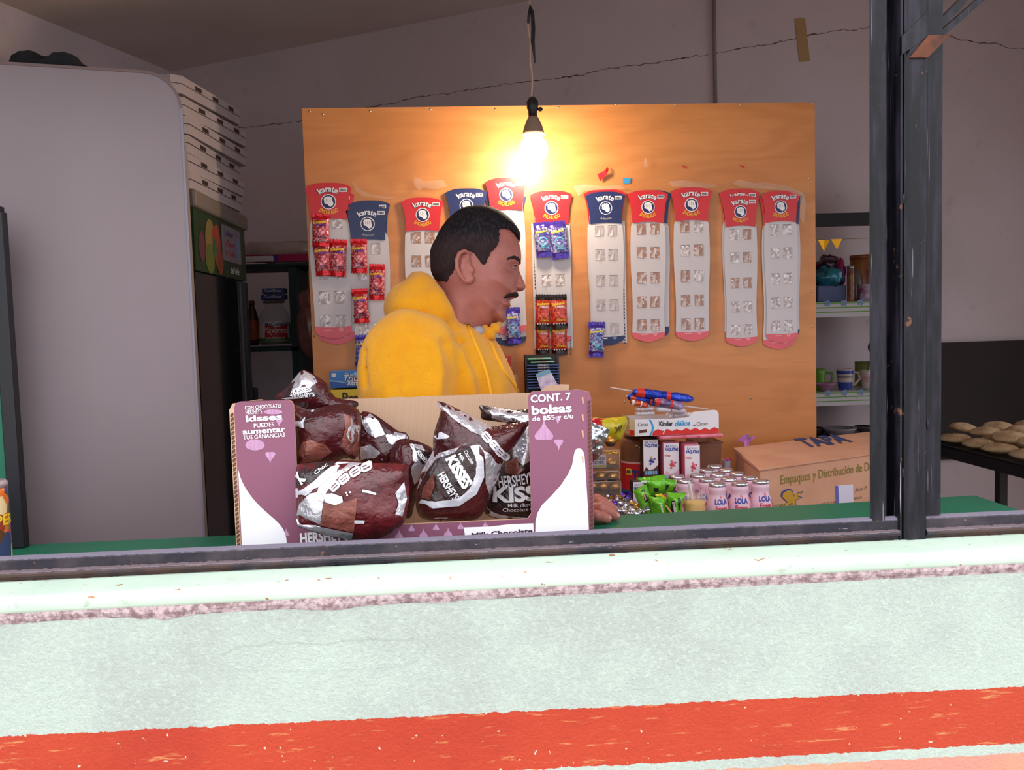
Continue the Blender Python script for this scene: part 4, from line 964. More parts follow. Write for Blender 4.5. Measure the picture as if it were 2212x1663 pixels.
# gum display tray
YG = 1.06; a = W(1135,768,YG); b_ = W(1206,838,YG); zg0 = W(1170,865,YG).z; w = b_.x-a.x; 
t0 = thing('gum_display', 'dark open tray of blue gum packs standing under the chilli packets', 'gum display', ((a.x+b_.x)/2, YG+0.03, TZ))
mb = MB(); mb.box((a.x,YG+0.028,zg0),(b_.x,YG+0.05,a.z), mat('tray_dark', (44,30,34), 0.5)); mb.hexa([Vector(p) for p in ((a.x,YG-0.02,TZ+0.0005),(a.x+0.006,YG-0.02,TZ+0.0005),(a.x+0.006,YG+0.05,TZ+0.0005),(a.x,YG+0.05,TZ+0.0005),(a.x,YG+0.022,a.z),(a.x+0.006,YG+0.022,a.z),(a.x+0.006,YG+0.05,a.z),(a.x,YG+0.05,a.z))], MATS['tray_dark'])
mb.hexa([Vector(p) for p in ((b_.x,YG-0.02,TZ+0.0005),(b_.x+0.006,YG-0.02,TZ+0.0005),(b_.x+0.006,YG+0.05,TZ+0.0005),(b_.x,YG+0.05,TZ+0.0005),(b_.x,YG+0.022,a.z),(b_.x+0.006,YG+0.022,a.z),(b_.x+0.006,YG+0.05,a.z),(b_.x,YG+0.05,a.z))], MATS['tray_dark'])
mb.box((a.x+0.006,YG-0.02,TZ+0.0005),(b_.x,YG+0.028,zg0), MATS['tray_dark']); mb.build('tray', t0)
GB = mat('gum_blue', (52,84,160), 0.35); GL = mat('gum_pale', (130,160,210), 0.35); GG = mat('gum_green', (110,200,160), 0.4)
ys_ = [770+6*k for k in range(13)]
def gum(y, mt, x0, x1, lab, YY):
    p = W(x0, y+5.0, YY); q = W(x1, y, YY); mb = MB(); mb.box((p.x,YY-0.012,p.z),(q.x,YY+0.02,q.z-0.0006), mt, bev=0.0008)
    f_ = Frame((p.x, YY-0.0125, p.z), (1,0,0), (0,0,1)); W_ = q.x-p.x; H_2 = q.z-p.z
    mb.poly(f_, [(0.002,H_2*0.7),(W_-0.002,H_2*0.7),(W_-0.002,H_2*0.85),(0.002,H_2*0.85)], GL if mt == GB else CWHT, 0.0004)
    mb.text(f_, 'TRIDENT', W_*0.5, H_2*0.22, 0.0062, WHP if mt == GB else REDP, 0.0005, 0.0, width=W_*0.34)
    return single(mb, 'gum_pack', lab, 'gum pack', 'blue gum packs in the dark tray' if mt == GB else None)
gum(772, GG, 1140, 1190, 'upper green gum pack at the top of the dark tray', YG+0.008)
gum(779, GG, 1146, 1197, 'lower green gum pack in the dark tray', YG+0.007)
for k in range(9): gum(786+6*k, GB, 1138, 1207, 'flat blue gum pack lying in the dark tray stack', YG+0.006-k*0.0005)
# shiny sticker sachet lying against the packs
mb = MB(); P = [W(1157,808,YG-0.018), W(1186,797,YG-0.018), W(1209,838,YG-0.020), W(1170,846,YG-0.020)]
mb.add(P + [p+Vector((0,0.0015,0)) for p in P], [(0,1,2,3),(7,6,5,4),(1,0,4,5),(2,1,5,6),(3,2,6,7),(0,3,7,4)], mat('sachet_print', (186,150,190), 0.2, 0.2, rgb2=(214,214,230), noise_scale=60))
P = [W(1157,808,YG-0.019), W(1186,797,YG-0.019), W(1190,805,YG-0.019), W(1162,816,YG-0.019)]; mb.add(P, [(0,1,2,3)], mat('sachet_sky', (120,186,220), 0.3))
single(mb, 'toy_sachet', 'shiny sky blue and lilac sachet leaning on the gum packs', 'sachet')
mb = MB(); c_ = W(1213,838,0.95); mb.add(*[[c_+Vector(v) for v in ((-0.03,0,0),(-0.01,-0.004,0.012),(0.014,0.002,0.005),(0.026,0,-0.006),(0.0,0.02,-0.02))]], [(0,1,4),(1,2,4),(2,3,4),(0,4,3,2,1)], mat('silver_foil', (206,206,214), 0.22, 0.9))
# ================================================================ carton of chocolate bags
from mathutils.geometry import delaunay_2d_cdt
KRAFT = mat('kraft_board', (206,164,130), 0.85, rgb2=(196,152,120), noise_scale=30, bump=0.1, bump_scale=200)
m, t, b, N = nmat('kraft_inside', 0.85); P = N.coords('Object')
wv = N.m('SINE', N.mul(N.sep(P)[0], 1400.0)); c = N.mix(N.mul(N.smooth(wv, 0.2, 1.0), 0.35), (204,166,138), (184,144,116)); t.links.new(c, b.inputs['Base Color']); KIN = m
PLUM = mat('carton_plum', (138,82,106), 0.5, rgb2=(132,77,100), noise_scale=3); CW_ = mat('carton_white', (246,242,246), 0.5); PDR = mat('carton_pale_drop', (196,152,186), 0.55, rgb2=(176,124,160), noise_scale=300, stretch=(1,1,0.05))
FLU = mat('flute_dark', (96,60,44), 0.9)
YF, YBK = 0.10, 0.295; CZ = 1.1412
def PF(Y): return Frame((0, Y, 0), (1,0,0), (0,0,1))
def px2(pts, Y): return [(W(x,y,Y).x, W(x,y,Y).z) for x,y in pts]
def ppoly(mb, pts, Y, mt, h=0.0, thick=0.0): mb.poly(PF(Y), px2(pts, Y), mt, h, thick)
def ptext(mb, st, x, y, wpx, hpx, Y, mt, h=0.0008, bold=0.02, shear=0.0, arc=None, rot=0.0, align='c'):
    """lettering whose baseline centre, width and capital height are given in the picture"""
    c = W(x, y, Y); s_ = mpp(Y); mb.text(PF(Y), st, c.x, c.z, hpx*s_/0.72, mt, h, bold, shear, align=align, width=wpx*s_, rot=rot+R(1.9), arc=arc)
t0 = thing('display_carton', 'plum and white display carton full of chocolate bags on counter at window', 'carton', (W(890,1150,0.2).x, 0.2, CZ))
s_ = mpp(YF)
xl0, xl1, xr0, xr1 = W(512,1000,YF).x, W(640,1000,YF).x, W(1145,1000,YF).x, W(1270,1000,YF).x
zl, zr = W(570,867,YF).z, W(1200,843,YF).z; ztf = 1.400; zlip = W(1000,1127,YF).z
TH = 0.0055
def flap(x0, x1, name, cut):
    mb = MB(); r = 0.008
    P = [(x0,CZ),(x1,CZ)] + ([(x1,ztf-r),(x1-0.3*r,ztf-0.3*r),(x1-r,ztf)] if 1 else []) + [(x0+r,ztf),(x0+0.3*r,ztf-0.3*r),(x0,ztf-r)]
    mb.poly(PF(YF), P, PLUM, 0.0, 0.0); mb.poly(PF(YF), [(x,z) for x,z in P], KRAFT, -0.0002, TH)
    mb.add([(x0+r,YF,ztf+0.0002),(x1-r,YF,ztf+0.0002),(x1-r,YF+TH,ztf+0.0002),(x0+r,YF+TH,ztf+0.0002)], [(0,1,2,3)], PLUM)
    return mb
# left front flap with its print
mb = flap(xl0, xl1, 'front_flap', 1)
o6 = lambda P: [(490+x/4.893, 850+y/4.893) for x,y in P]; o7 = lambda P: [(1000+x/4.752, 830+y/4.752) for x,y in P]
sw = o6([(122,800),(150,900),(200,1000),(270,1100),(350,1190),(450,1280),(540,1360),(600,1440),(630,1530),(636,1600),(640,1750),(142,1750)])
pts = [tuple(p) for p in spline([np.array(p) for p in sw[:9]], 4, False)] + sw[9:]
pw = [(max(x, xl0+0.0008), z) for x,z in px2(pts, YF)]; mb.poly(PF(YF), list(reversed(pw)) if False else pw, CW_, 0.0006)
def kiss(mb, x, y, w, h, Y, up=True, mt=None):
    g = 1 if up else -1; P = [(0,0.55*g),(0.06,0.35*g),(0.16,0.15*g),(0.36,-0.05*g),(0.5,-0.25*g),(0.46,-0.40*g),(0.36,-0.45*g),(-0.36,-0.45*g),(-0.46,-0.40*g),(-0.5,-0.25*g),(-0.36,-0.05*g),(-0.16,0.15*g),(-0.06,0.35*g)]
    ppoly(mb, [(x+a*w, y-b_*h) for a,b_ in P], Y, mt or PDR, 0.0004)
def dome(mb, x, y, w, h, Y): ppoly(mb, [(x+w/2*cos(q*2*pi/24), y-(h/2*sin(q*2*pi/24))*(0.8 if q>12 else 1)) for q in range(24)], Y, PDR, 0.0004)
dome(mb, 551, 962, 42, 27, YF); kiss(mb, 584, 988, 22, 26, YF, False); kiss(mb, 618, 1150, 15, 18, YF); dome(mb, 590, 890, 40, 12, YF); kiss(mb, 603, 912, 16, 18, YF, False)
for st, x, y, w_, h_, bo in (('CON CHOCOLATES',569,882,77,8,0.01),("HERSHEY'S",549,894,34,10,0.0),('kisses',571,908,76,13,0.035),('PUEDES',571,922,43,9,0.01),('aumentar',571,935,90,12,0.03),('TUS GANANCIAS',571,946,88,9,0.01)):
    ptext(mb, st, x, y, w_, h_, YF, CW_, 0.0010, bo)
mb.build('front_flap', t0)
# right front flap
mb = flap(xr0, xr1, 'front_flap', 1)
L = o7([(740,1650),(742,1500),(745,1400),(765,1320),(810,1240),(900,1150),(1000,1040),(1080,920),(1120,830),(1140,720),(1150,680),(1175,657),(1205,657),(1235,690),(1248,740),(1285,1300),(1300,1650)])
pw = [(min(x, xr1-0.0008), z) for x,z in px2(L, YF)]; mb.poly(PF(YF), pw[::-1], CW_, 0.0006)
kiss(mb, 1175, 930, 41, 44, YF); kiss(mb, 1207, 960, 20, 24, YF, False); kiss(mb, 1205, 908, 12, 20, YF, False)
for st, x, y, w_, h_, bo in (('CONT. 7',1190,866,88,16,0.03),('bolsas',1192,892,88,19,0.035),('de 855 g c/u',1194,906,90,10,0.02)):
    ptext(mb, st, x, y, w_, h_, YF, CW_, 0.0010, bo)
# scuffs at the edge
rr = random.Random(5)
for y0_ in (858, 895, 930, 985):
    mb.poly(PF(YF), px2([(1256,y0_),(1260,y0_-1),(1261,y0_+14),(1258,y0_+16)][::-1], YF), KRAFT, 0.0008)
mb.build('front_flap', t0)
# front lip
mb = MB(); P = [(xl1,CZ),(xr0,CZ),(xr0,zlip+0.008),(xr0-0.006,zlip),(xl1+0.006,zlip),(xl1,zlip+0.008)]
mb.poly(PF(YF), P, PLUM, 0.0, 0.0); mb.poly(PF(YF), P, KRAFT, -0.0002, TH)
for k in range(7): kiss(mb, 862+53*k, 1154-2.2*k, 18, 19, YF)
for k in range(4): kiss(mb, 889+53*k, 1140-2.2*k, 14, 16, YF)
ppoly(mb, [(1002,1139),(1060,1137),(1100,1132),(1152,1130),(1156,1215),(1012,1215)][::-1], YF, CW_, 0.0007)
ptext(mb, "HERSHEY'S", 702, 1169, 104, 22, YF, CW_, 0.0009, 0.04); ptext(mb, 'Milk Chocolate', 1085, 1156, 134, 11, YF, mat('print_dark_plum', (70,30,50), 0.5), 0.0012, 0.03)
mb.build('front_lip', t0)
# side panels: their cut edges show the fluting
def side(x, sgn, name):
    mb = MB(); x0 = x if sgn > 0 else x-0.0072; x1 = x+0.0072 if sgn > 0 else x
    mb.poly(Frame((x0,0,0),(0,1,0),(0,0,1)), [(YF,CZ),(YBK,CZ),(YBK,ztf-0.012),(YF+0.02,ztf-0.004),(YF,ztf-0.012)], PLUM if sgn > 0 else KIN, 0.0072 if 1 else 0, 0.0072)
    z = CZ+0.004; k = 0
    while z < ztf-0.018:
        xa, xb = x0+0.0012, x1-0.0012
        mb.add([(xa, YF-0.0004, z), (xb, YF-0.0004, z+0.0028), (xa, YF-0.0004, z+0.0052)] if k%2 == 0 else [(xb, YF-0.0004, z), (xb, YF-0.0004, z+0.0045), (xa, YF-0.0004, z+0.002)], [(0,1,2)], FLU); z += 0.0034; k += 1
    mb.build('side_panel', t0)
side(xl0-0.0002, -1, 'l'); side(xr1+0.0002, 1, 'r')
zbk = W(900,857,YBK).z
mb = MB(); rr = random.Random(8); P = [(xl0,CZ),(xr1,CZ),(xr1,zbk+0.012)] + [(xr1+(xl0-xr1)*k/40, zbk+0.002*noise.noise(Vector((k*0.5,0,0)))+(0.012 if k < 4 else 0)) for k in range(1,40)] + [(xl0,zbk)]
mb.poly(PF(YBK), P, KIN, 0.0, 0.006); mb.build('back_panel', t0)
mb = MB(); mb.box((xl0,YF+TH,CZ),(xr1,YBK,CZ+0.005), KRAFT); mb.build('bottom_panel', t0)

# ---- bags inflated from their own outlines
def film(nm, rgb, rgb2, metal, rough, bs=45, bstr=0.7):
    m, t, b, N = nmat(nm, rough, metal, 0.55); P = N.coords('Object')
    c = N.mix(N.smooth(N.noise(P, 26, 4), 0.35, 0.7), rgb, rgb2); t.links.new(c, b.inputs['Base Color'])
    n = N.noise(P, bs, 3, 0.55); rdg = N.m('ABSOLUTE', N.sub(n, 0.5)); n2 = N.noise(P, bs*0.35, 2, 0.5); rdg2 = N.m('ABSOLUTE', N.sub(n2, 0.5))
    t.links.new(N.bump(N.add(rdg, N.mul(rdg2, 2.0)), bstr, 0.010), b.inputs['Normal']); b.inputs['Coat Weight'].default_value = 0.08; b.inputs['Coat Roughness'].default_value = 0.08; return m
BM = film('bag_maroon', (78,22,28), (52,13,19), 0.0, 0.26); BS = film('bag_silver', (232,226,234), (200,194,206), 0.65, 0.24, 34, 0.7)
BD = film('bag_dark_brown', (58,36,38), (38,24,26), 0.0, 0.26); BWH = film('bag_white_band', (226,222,232), (206,202,214), 0.15, 0.3, 40, 0.3); BBR = film('bag_brown', (134,74,64), (104,54,48), 0.1, 0.25)
BRD = film('bag_wine', (96,26,32), (68,16,21), 0.0, 0.24)
def o5(P): return [(490+x/2.731, 780+y/2.731) for x,y in P]
class Bag:
    mp = staticmethod(o5); sc = 2.731; nm = 'chocolate_bag'; ct = 'bag of chocolates'; gp = 'maroon chocolate bags in the carton'
    def __init__(s, outline, Y, T, label, Rr=0.05, seed=0, core=None, back=0.55, smooth=True):
        s.Y = Y; s.T = T; s.seed = seed; s.label = label; s.Rr = Rr; s.back = back
        o = s.mp(outline); 
        s.out = [tuple(p) for p in (spline([np.array(p) for p in o], 3) if smooth else o)]
        s.P = px2(s.out, Y); s.C = px2(s.mp(core), Y) if core else s.P
        s.mb = MB()
    def h(s, X, Z):
        X = np.asarray(X, float); Z = np.asarray(Z, float); d = np.maximum(poly_dist(X, Z, s.C), 0)
        q = np.minimum(d/s.Rr, 1.0); b_ = s.T*np.sqrt(np.maximum(0, 1-(1-q)**2))
        n = np.array([noise.noise(Vector((x*16+s.seed*7, z*16, s.seed))) for x,z in zip(X, Z)])
        n1 = 1-np.abs(np.array([noise.noise(Vector((x*24+s.seed*3, z*17+4, s.seed+5))) for x,z in zip(X, Z)]))*2
        n2 = np.array([noise.noise(Vector((x*70, z*70+s.seed, 2))) for x,z in zip(X, Z)])
        return b_ + (0.25+0.75*q)*(0.009*n + 0.007*n1 + 0.0018*n2) 
    def patch(s, P, mt, off, sp=0.006):
        P = [Vector(p) for p in P]; n = len(P)
        a = np.array([tuple(p) for p in P]); lo = a.min(0); hi = a.max(0)
        gx, gz = np.meshgrid(np.arange(lo[0]+sp/2, hi[0], sp), np.arange(lo[1]+sp/2, hi[1], sp)); gx = gx.ravel(); gz = gz.ravel()
        k = poly_dist(gx, gz, a) > sp*0.4
        pts = P + [Vector((x,z)) for x,z in zip(gx[k], gz[k])]
        r = delaunay_2d_cdt(pts, [], [list(range(n))], 1, 1e-6)
        V = np.array([tuple(v) for v in r[0]]); H = s.h(V[:,0], V[:,1])
        # keep the surface smooth at the rim
        s.mb.add([(x, s.Y-h-off, z) for (x,z),h in zip(V,H)], [tuple(f)[::1] if True else f for f in r[2]], mt, True)
        return V, H, r[2]
    def base(s, mt):
        V, H, F = s.patch(s.P, mt, 0.0, 0.005)
        s.mb.add([(x, s.Y + h*s.back + 0.001, z) for (x,z),h in zip(V,H)], [tuple(f)[::-1] for f in F], mt, True)
        e = len(s.P)
    def over(s, P, mt, off=0.0011, smooth=False):
        o = s.mp(P); o = [tuple(p) for p in (spline([np.array(p) for p in o], 3) if smooth else o)]
        s.patch(px2(o, s.Y), mt, off)
    def text(s, st, x, y, w, h, mt, off=0.0022, bold=0.03, rot=0.0, shear=0.0):
        (px_, py_), = s.mp([(x,y)]); c = W(px_, py_, s.Y); k = mpp(s.Y)/s.sc
        vs, fs = text2d(st, bold, shear); X = vs[:,0]*(w*k/vs[:,0].max()) - w*k/2; Yv = vs[:,1]*h*k/0.72
        X, Yv = X*cos(rot)-Yv*sin(rot)+c.x, X*sin(rot)+Yv*cos(rot)+c.z
        H = s.h(X, Yv); s.mb.add([(a, s.Y-hh-off, z) for a,z,hh in zip(X,Yv,H)], fs, mt)
    def badge(s, x, y, w, h, rot):
        P = [(-.5,-.3),(-.3,-.5),(.3,-.5),(.5,-.3),(.5,.3),(.3,.5),(-.3,.5),(-.5,.3)]
        s.over([(x+(a*w*cos(rot)-b_*h*sin(rot)), y+(a*w*sin(rot)+b_*h*cos(rot))) for a,b_ in P], BWH, 0.0018)
        for dy in (-0.18, 0.12): s.over([(x+(a*w*cos(rot)-(b_+dy)*h*sin(rot)), y+(a*w*sin(rot)+(b_+dy)*h*cos(rot))) for a,b_ in ((-.3,-.05),(.3,-.05),(.3,.05),(-.3,.05))], BRD, 0.0026)
    def done(s):
        return single(s.mb, s.nm, s.label, s.ct, s.gp)
WT = mat('bag_print_white', (238,234,240), 0.3)
# E, right
B = Bag([(1490,262),(1560,268),(1700,290),(1830,320),(1840,700),(1830,930),(1700,940),(1545,915),(1515,860),(1550,760),(1610,640),(1650,560),(1700,450),(1640,360),(1510,345),(1500,300)], 0.205, 0.030, 'rightmost chocolate bag, upright, large white name across its front', seed=1, Rr=0.055)
B.base(BD)
B.over([(1490,262),(1560,268),(1700,290),(1790,305),(1800,340),(1740,350),(1640,358),(1560,330),(1520,290)], BS); B.over([(1502,300),(1560,332),(1640,362),(1560,352),(1512,344)], BM)
B.over([(1700,380),(1790,360),(1800,560),(1740,600),(1680,560),(1690,450)], BS, 0.0011); B.over([(1640,590),(1700,560),(1750,620),(1700,660),(1640,650)], BBR)  # first patch: silver gleam painted onto the film
B.over([(1530,850),(1560,872),(1600,888),(1700,903),(1835,905),(1835,925),(1700,928),(1600,918),(1545,900)], BWH); B.over([(1525,865),(1545,905),(1600,922),(1600,935),(1540,915)], BS, 0.0014)
B.text("HERSHEY'S", 1705, 715, 210, 62, WT, bold=0.02, rot=0.12); B.text('KISSES', 1762, 800, 400, 84, WT, bold=0.04, rot=0.02)
B.text('Milk chocolate', 1755, 835, 210, 24, WT, bold=0.01, rot=0.0); B.text('Chocolate con leche', 1770, 862, 300, 24, WT, bold=0.01)
B.done()
# C2 and C1 behind, middle
B = Bag([(1000,470),(1080,462),(1200,505),(1215,550),(1185,640),(1130,740),(1105,850),(1080,925),(1010,900),(980,700),(960,560)], 0.198, 0.024, 'chocolate bag slumped in the middle of the carton, grey tail up', seed=2, Rr=0.04)
B.base(BM); B.over([(1080,480),(1150,490),(1212,545),(1190,620),(1140,690),(1110,720),(1090,640),(1105,560)], BS); B.over([(1110,500),(1190,530),(1200,560),(1160,600),(1130,560)], BD, 0.0018); B.text('KISSES', 1150, 560, 90, 22, WT, 0.003, 0.03, -0.9); B.done()
B = Bag([(785,312),(850,305),(930,355),(1010,412),(1060,425),(1085,500),(1070,620),(1060,760),(1000,800),(900,760),(800,640),(770,470)], 0.240, 0.024, 'chocolate bag behind the middle with a pale crumpled top', seed=3, Rr=0.045)
B.base(BM); B.over([(790,318),(850,308),(900,350),(938,425),(880,442),(830,410),(805,360)], BS); B.over([(940,428),(1000,415),(1058,428),(1078,470),(1010,500),(960,470)], BS, 0.0013)
B.over([(790,500),(850,480),(910,520),(930,570),(860,560),(795,575)], BS, 0.0012); B.over([(945,590),(1000,575),(1045,575),(1030,600),(960,605)], BWH, 0.0014); B.over([(955,596),(1000,583),(1032,582),(1020,594),(965,600)], BM, 0.0022); B.done()
# D, middle right
B = Bag([(1238,240),(1300,252),(1430,318),(1560,385),(1650,372),(1745,358),(1768,392),(1700,500),(1640,565),(1615,650),(1560,780),(1500,915),(1400,942),(1200,938),(1130,905),(1112,780),(1150,650),(1212,540),(1220,430),(1262,290)], 0.140, 0.042, 'plump chocolate bag leaning right of centre, white arc on its front', seed=4, Rr=0.06)
B.base(BM)
B.over([(1238,240),(1300,252),(1430,318),(1563,385),(1500,425),(1440,400),(1330,322),(1268,282)], BS); B.over([(1215,530),(1380,470),(1440,455),(1340,520),(1240,560),(1180,640),(1130,740),(1118,770),(1150,650)], BS, 0.0012)
B.over([(1240,560),(1330,520),(1430,478),(1462,540),(1468,630),(1425,725),(1335,785),(1200,795),(1140,770),(1190,640)], BD, 0.0013, True)
B.over([(1432,478),(1478,470),(1508,550),(1514,660),(1470,760),(1370,825),(1220,838),(1135,820),(1150,795),(1230,798),(1335,785),(1420,730),(1466,640),(1464,550)], BWH, 0.0016, False)
B.over([(1482,470),(1540,520),(1618,600),(1600,690),(1545,770),(1522,700),(1520,560)], BS, 0.0014); B.over([(1160,730),(1220,640),(1230,700),(1200,790),(1150,790)], BBR, 0.0017)
for x, y in ((1528,432),(1572,478),(1604,520),(1640,556)): B.badge(x, y, 62, 44, 0.85)
B.text("HERSHEY'S", 1290, 720, 170, 46, WT, 0.003, 0.03, -1.05); B.text('KISSES', 1345, 640, 200, 62, WT, 0.003, 0.06, -1.05); B.text('Milk', 1375, 545, 50, 22, WT, 0.003, 0.01, -1.05); B.text('Chocolate', 1418, 545, 90, 22, WT, 0.003, 0.01, -1.05)
B.over([(1222,902),(1308,900),(1268,938)], BWH, 0.0015); B.over([(1240,908),(1290,906),(1266,926)], BM, 0.0022); B.over([(1222,440),(1262,405),(1316,425),(1300,440),(1240,450)], BWH, 0.0012)
B.done()
# A1 peak
B = Bag([(285,208),(345,165),(392,112),(432,62),(460,52),(522,84),(582,130),(640,212),(762,236),(768,270),(700,296),(560,305),(420,300),(392,262),(330,235)], 0.215, 0.028, 'chocolate bag heaped highest at the left with a silver peak', seed=5, Rr=0.045)
B.base(BM)
B.over([(384,118),(432,62),(460,54),(520,86),(545,122),(500,150),(440,150),(410,195),(388,200),(400,150)], BS); B.over([(345,170),(384,118),(398,150),(385,200),(330,212)], BD, 0.0012)
B.over([(390,190),(440,150),(520,150),(560,200),(480,215),(400,215)], BD, 0.0014); B.text('KISSES', 462, 178, 110, 30, WT, 0.003, 0.06, 0.15); B.text("HERSHEY'S", 468, 205, 130, 24, WT, 0.003, 0.03, 0.05); B.over([(330,214),(390,205),(470,207),(430,214),(360,220)], BWH, 0.002)
B.over([(395,235),(470,228),(520,250),(430,280),(405,268)], BD, 0.0015)
for k in range(4): B.text('puedes disfrutar tus', 452, 246+k*10, 90, 5, mat('bag_print_grey', (150,120,130), 0.5), 0.003, 0.0, 0.3)
B.done()
# A2
B = Bag([(395,262),(480,285),(600,262),(690,252),(778,290),(792,390),(772,480),(760,575),(700,570),(600,602),(415,612),(402,450)], 0.150, 0.044, 'dark glossy chocolate bag wedged upright behind left flap', seed=6, Rr=0.06)
B.base(BM)
B.over([(405,345),(480,318),(478,378),(408,380)], BWH, 0.0013, False); B.over([(700,300),(745,312),(792,380),(775,560),(700,575),(690,480),(715,380)], BBR, 0.0012); B.over([(745,320),(788,378),(775,480),(745,470),(720,420)], BS, 0.0018)
B.over([(505,285),(520,282),(522,292),(507,293)], BWH, 0.0016); B.over([(470,460),(520,445),(600,470),(640,520),(560,570),(450,590),(440,520)], BBR, 0.0012); B.done()  # second patch: brownish reflection painted onto the film
# B front
B = Bag([(410,625),(480,602),(590,590),(700,586),(880,600),(1050,607),(1072,650),(1076,800),(1062,900),(1038,960),(940,1028),(880,1050),(806,1076),(760,1052),(620,1036),(450,985),(414,955),(410,800)], 0.072, 0.036, 'chocolate bag lying across the front lip, silver tail hanging low', seed=7, Rr=0.06, back=0.35)
B.base(BRD)
B.over([(414,622),(480,602),(590,590),(655,588),(600,625),(520,695),(414,742)], BD, 0.0012, False)
B.over([(412,744),(520,697),(600,626),(658,588),(724,589),(650,640),(570,712),(490,768),(412,800)], BWH, 0.0016, False)
B.over([(572,712),(650,642),(724,590),(800,596),(700,640),(640,700),(600,760),(585,850),(570,938),(418,900),(440,830),(495,770)], BS, 0.0013, False)
B.text('K', 470, 690, 50, 60, WT, 0.003, 0.08, 0.9); B.text('Choc', 572, 628, 80, 20, WT, 0.003, 0.02, 0.6)
for x, y, r_ in ((655,712,-0.75),(708,672,-0.65),(768,636,-0.5),(830,612,-0.35)): B.badge(x, y, 64, 46, r_)
B.over([(596,755),(640,752),(700,770),(705,800),(660,820),(600,800)], BWH, 0.0020, False); B.over([(590,800),(660,822),(705,802),(790,772),(780,860),(762,985),(568,942)], BBR, 0.0018, False)
B.over([(416,918),(575,952),(758,990),(740,1044),(600,1012),(430,955)], BS, 0.0022, False); B.over([(414,905),(575,938),(575,955),(416,928)], BM, 0.0026, False)
B.over([(806,770),(1000,740),(1050,700),(1060,640),(960,680),(860,730)], BBR, 0.0012, False) if False else None
B.over([(815,728),(850,735),(895,752),(890,762),(845,748),(815,742)], BWH, 0.0018, False); B.over([(765,905),(830,905),(825,925),(770,928)], BWH, 0.0018); B.over([(788,1056),(822,1058),(820,1066),(790,1066)], BWH, 0.0024)
B.over([(1000,760),(1050,700),(1066,800),(1040,900),(1000,880),(1020,820)], BS, 0.0013, False)
for k, (x, y) in enumerate(((725,745),(745,742),(730,760))): B.over([(x-5,y-5),(x+5,y-5),(x+5,y+5),(x-5,y+5)], BWH, 0.0026)
B.done()
# ================================================================ sweets, drinks and cartons at the right
def face_frame(A, B, z0): 
    """frame on an upright face running from A to B (seen from the street)"""
    return Frame((A.x, A.y, z0), (B.x-A.x, B.y-A.y, 0), (0,0,1))
# ---- big kraft carton marked TAPA
ZC = W(1642,1012,0.66).z; A = WZ(1642,1012,ZC); B = WZ(1880,978,ZC); C = WZ(1578,966,ZC)
e1 = (B-A)*1.36; e2 = C-A; e2 = e2*0.80
m, t, b, N = nmat('carton_kraft', 0.8); P = N.coords('Object'); c = N.mix(N.smooth(N.noise(P, 9, 4), 0.35, 0.7), (206,152,124), (196,140,112)); t.links.new(c, b.inputs['Base Color']); KR2 = m
t0 = thing('kraft_carton', 'large kraft carton stamped TAPA beside the steel mullion', 'carton', A+(e1+e2)*0.5-Vector((0,0,ZC-TZ)))
def cc(u_, v_, z): p = A + e1*u_ + e2*v_; return Vector((p.x, p.y, z))
mb = MB(); zb = TZ+0.0005; mb.hexa([cc(0,0,zb),cc(1,0,zb),cc(1,1,zb),cc(0,1,zb),cc(0,0,ZC-0.004),cc(1,0,ZC-0.004),cc(1,1,ZC-0.004),cc(0,1,ZC-0.004)], KR2)
L1 = e1.length; fr = Frame(cc(0,0,zb)+e1.cross(Vector((0,0,1))).normalized()*0.0004, e1, (0,0,1)); n_out = fr.n
def fxy(px_, py_):
    """where a place of the picture falls on the carton's street face"""
    d = ray(px_, py_); t_ = (fr.o - CAM).dot(n_out)/d.dot(n_out); p = CAM + d*t_ - fr.o; return p.dot(fr.u), p.dot(fr.v)
OLV = mat('stamp_olive', (130,112,40), 0.7); OLD = mat('stamp_gold', (190,140,40), 0.7); STB = mat('stamp_blue', (44,64,120), 0.7); STG = mat('stamp_grey', (110,84,84), 0.7)
x0, y0_ = fxy(1686,1046); x1, y1_ = fxy(1900,1030)
mb.text(fr, 'Empaques y Distribuci\u00f3n de Dulces', x0, y0_, 0.030, OLV, 0.0006, 0.005, 0.0, align='l', width=(x1-x0)*1.03)
P = [(1690,1100),(1693,1090),(1700,1086),(1694,1080),(1686,1072),(1688,1062),(1698,1056),(1706,1055),(1712,1060),(1716,1072),(1722,1064),(1735,1060),(1730,1067),(1722,1070),(1734,1074),(1724,1078),(1718,1082),(1722,1096),(1726,1102),(1718,1100),(1712,1088),(1704,1090),(1698,1100)]
mb.poly(fr, [fxy(*p) for p in P][::-1], STB, 0.0006); mb.poly(fr, [(lambda q: ((q[0]-fxy(1708,1078)[0])*0.84+fxy(1708,1078)[0], (q[1]-fxy(1708,1078)[1])*0.84+fxy(1708,1078)[1]))(fxy(*p)) for p in P][::-1], OLD, 0.0009)
x0, y0_ = fxy(1668,1103); mb.text(fr, 'CORCEL', x0, y0_, 0.018, OLV, 0.0006, 0.0, align='l', width=0.065)
x0, y0_ = fxy(1775,1088); mb.text(fr, 'RECICLABLE PARA CUIDAR', x0, y0_-0.004, 0.008, STG, 0.0006, 0.0, align='l', width=0.14)
x0, y0_ = fxy(1846,1062); mb.text(fr, 'Jesus P.', x0, y0_, 0.014, STG, 0.0006, 0.0, 0.3, align='l')
Q = [fxy(*p) for p in ((1806,1093),(1843,1090),(1842,1046),(1804,1049))]; mb.poly(fr, Q, mat('label_pale', (214,204,224), 0.4), 0.0009)
Q = [fxy(*p) for p in ((1806,1093),(1812,1093),(1810,1049),(1804,1049))]; mb.poly(fr, Q, mat('label_violet', (90,96,170), 0.4), 0.0013)
mb.build('body', t0)
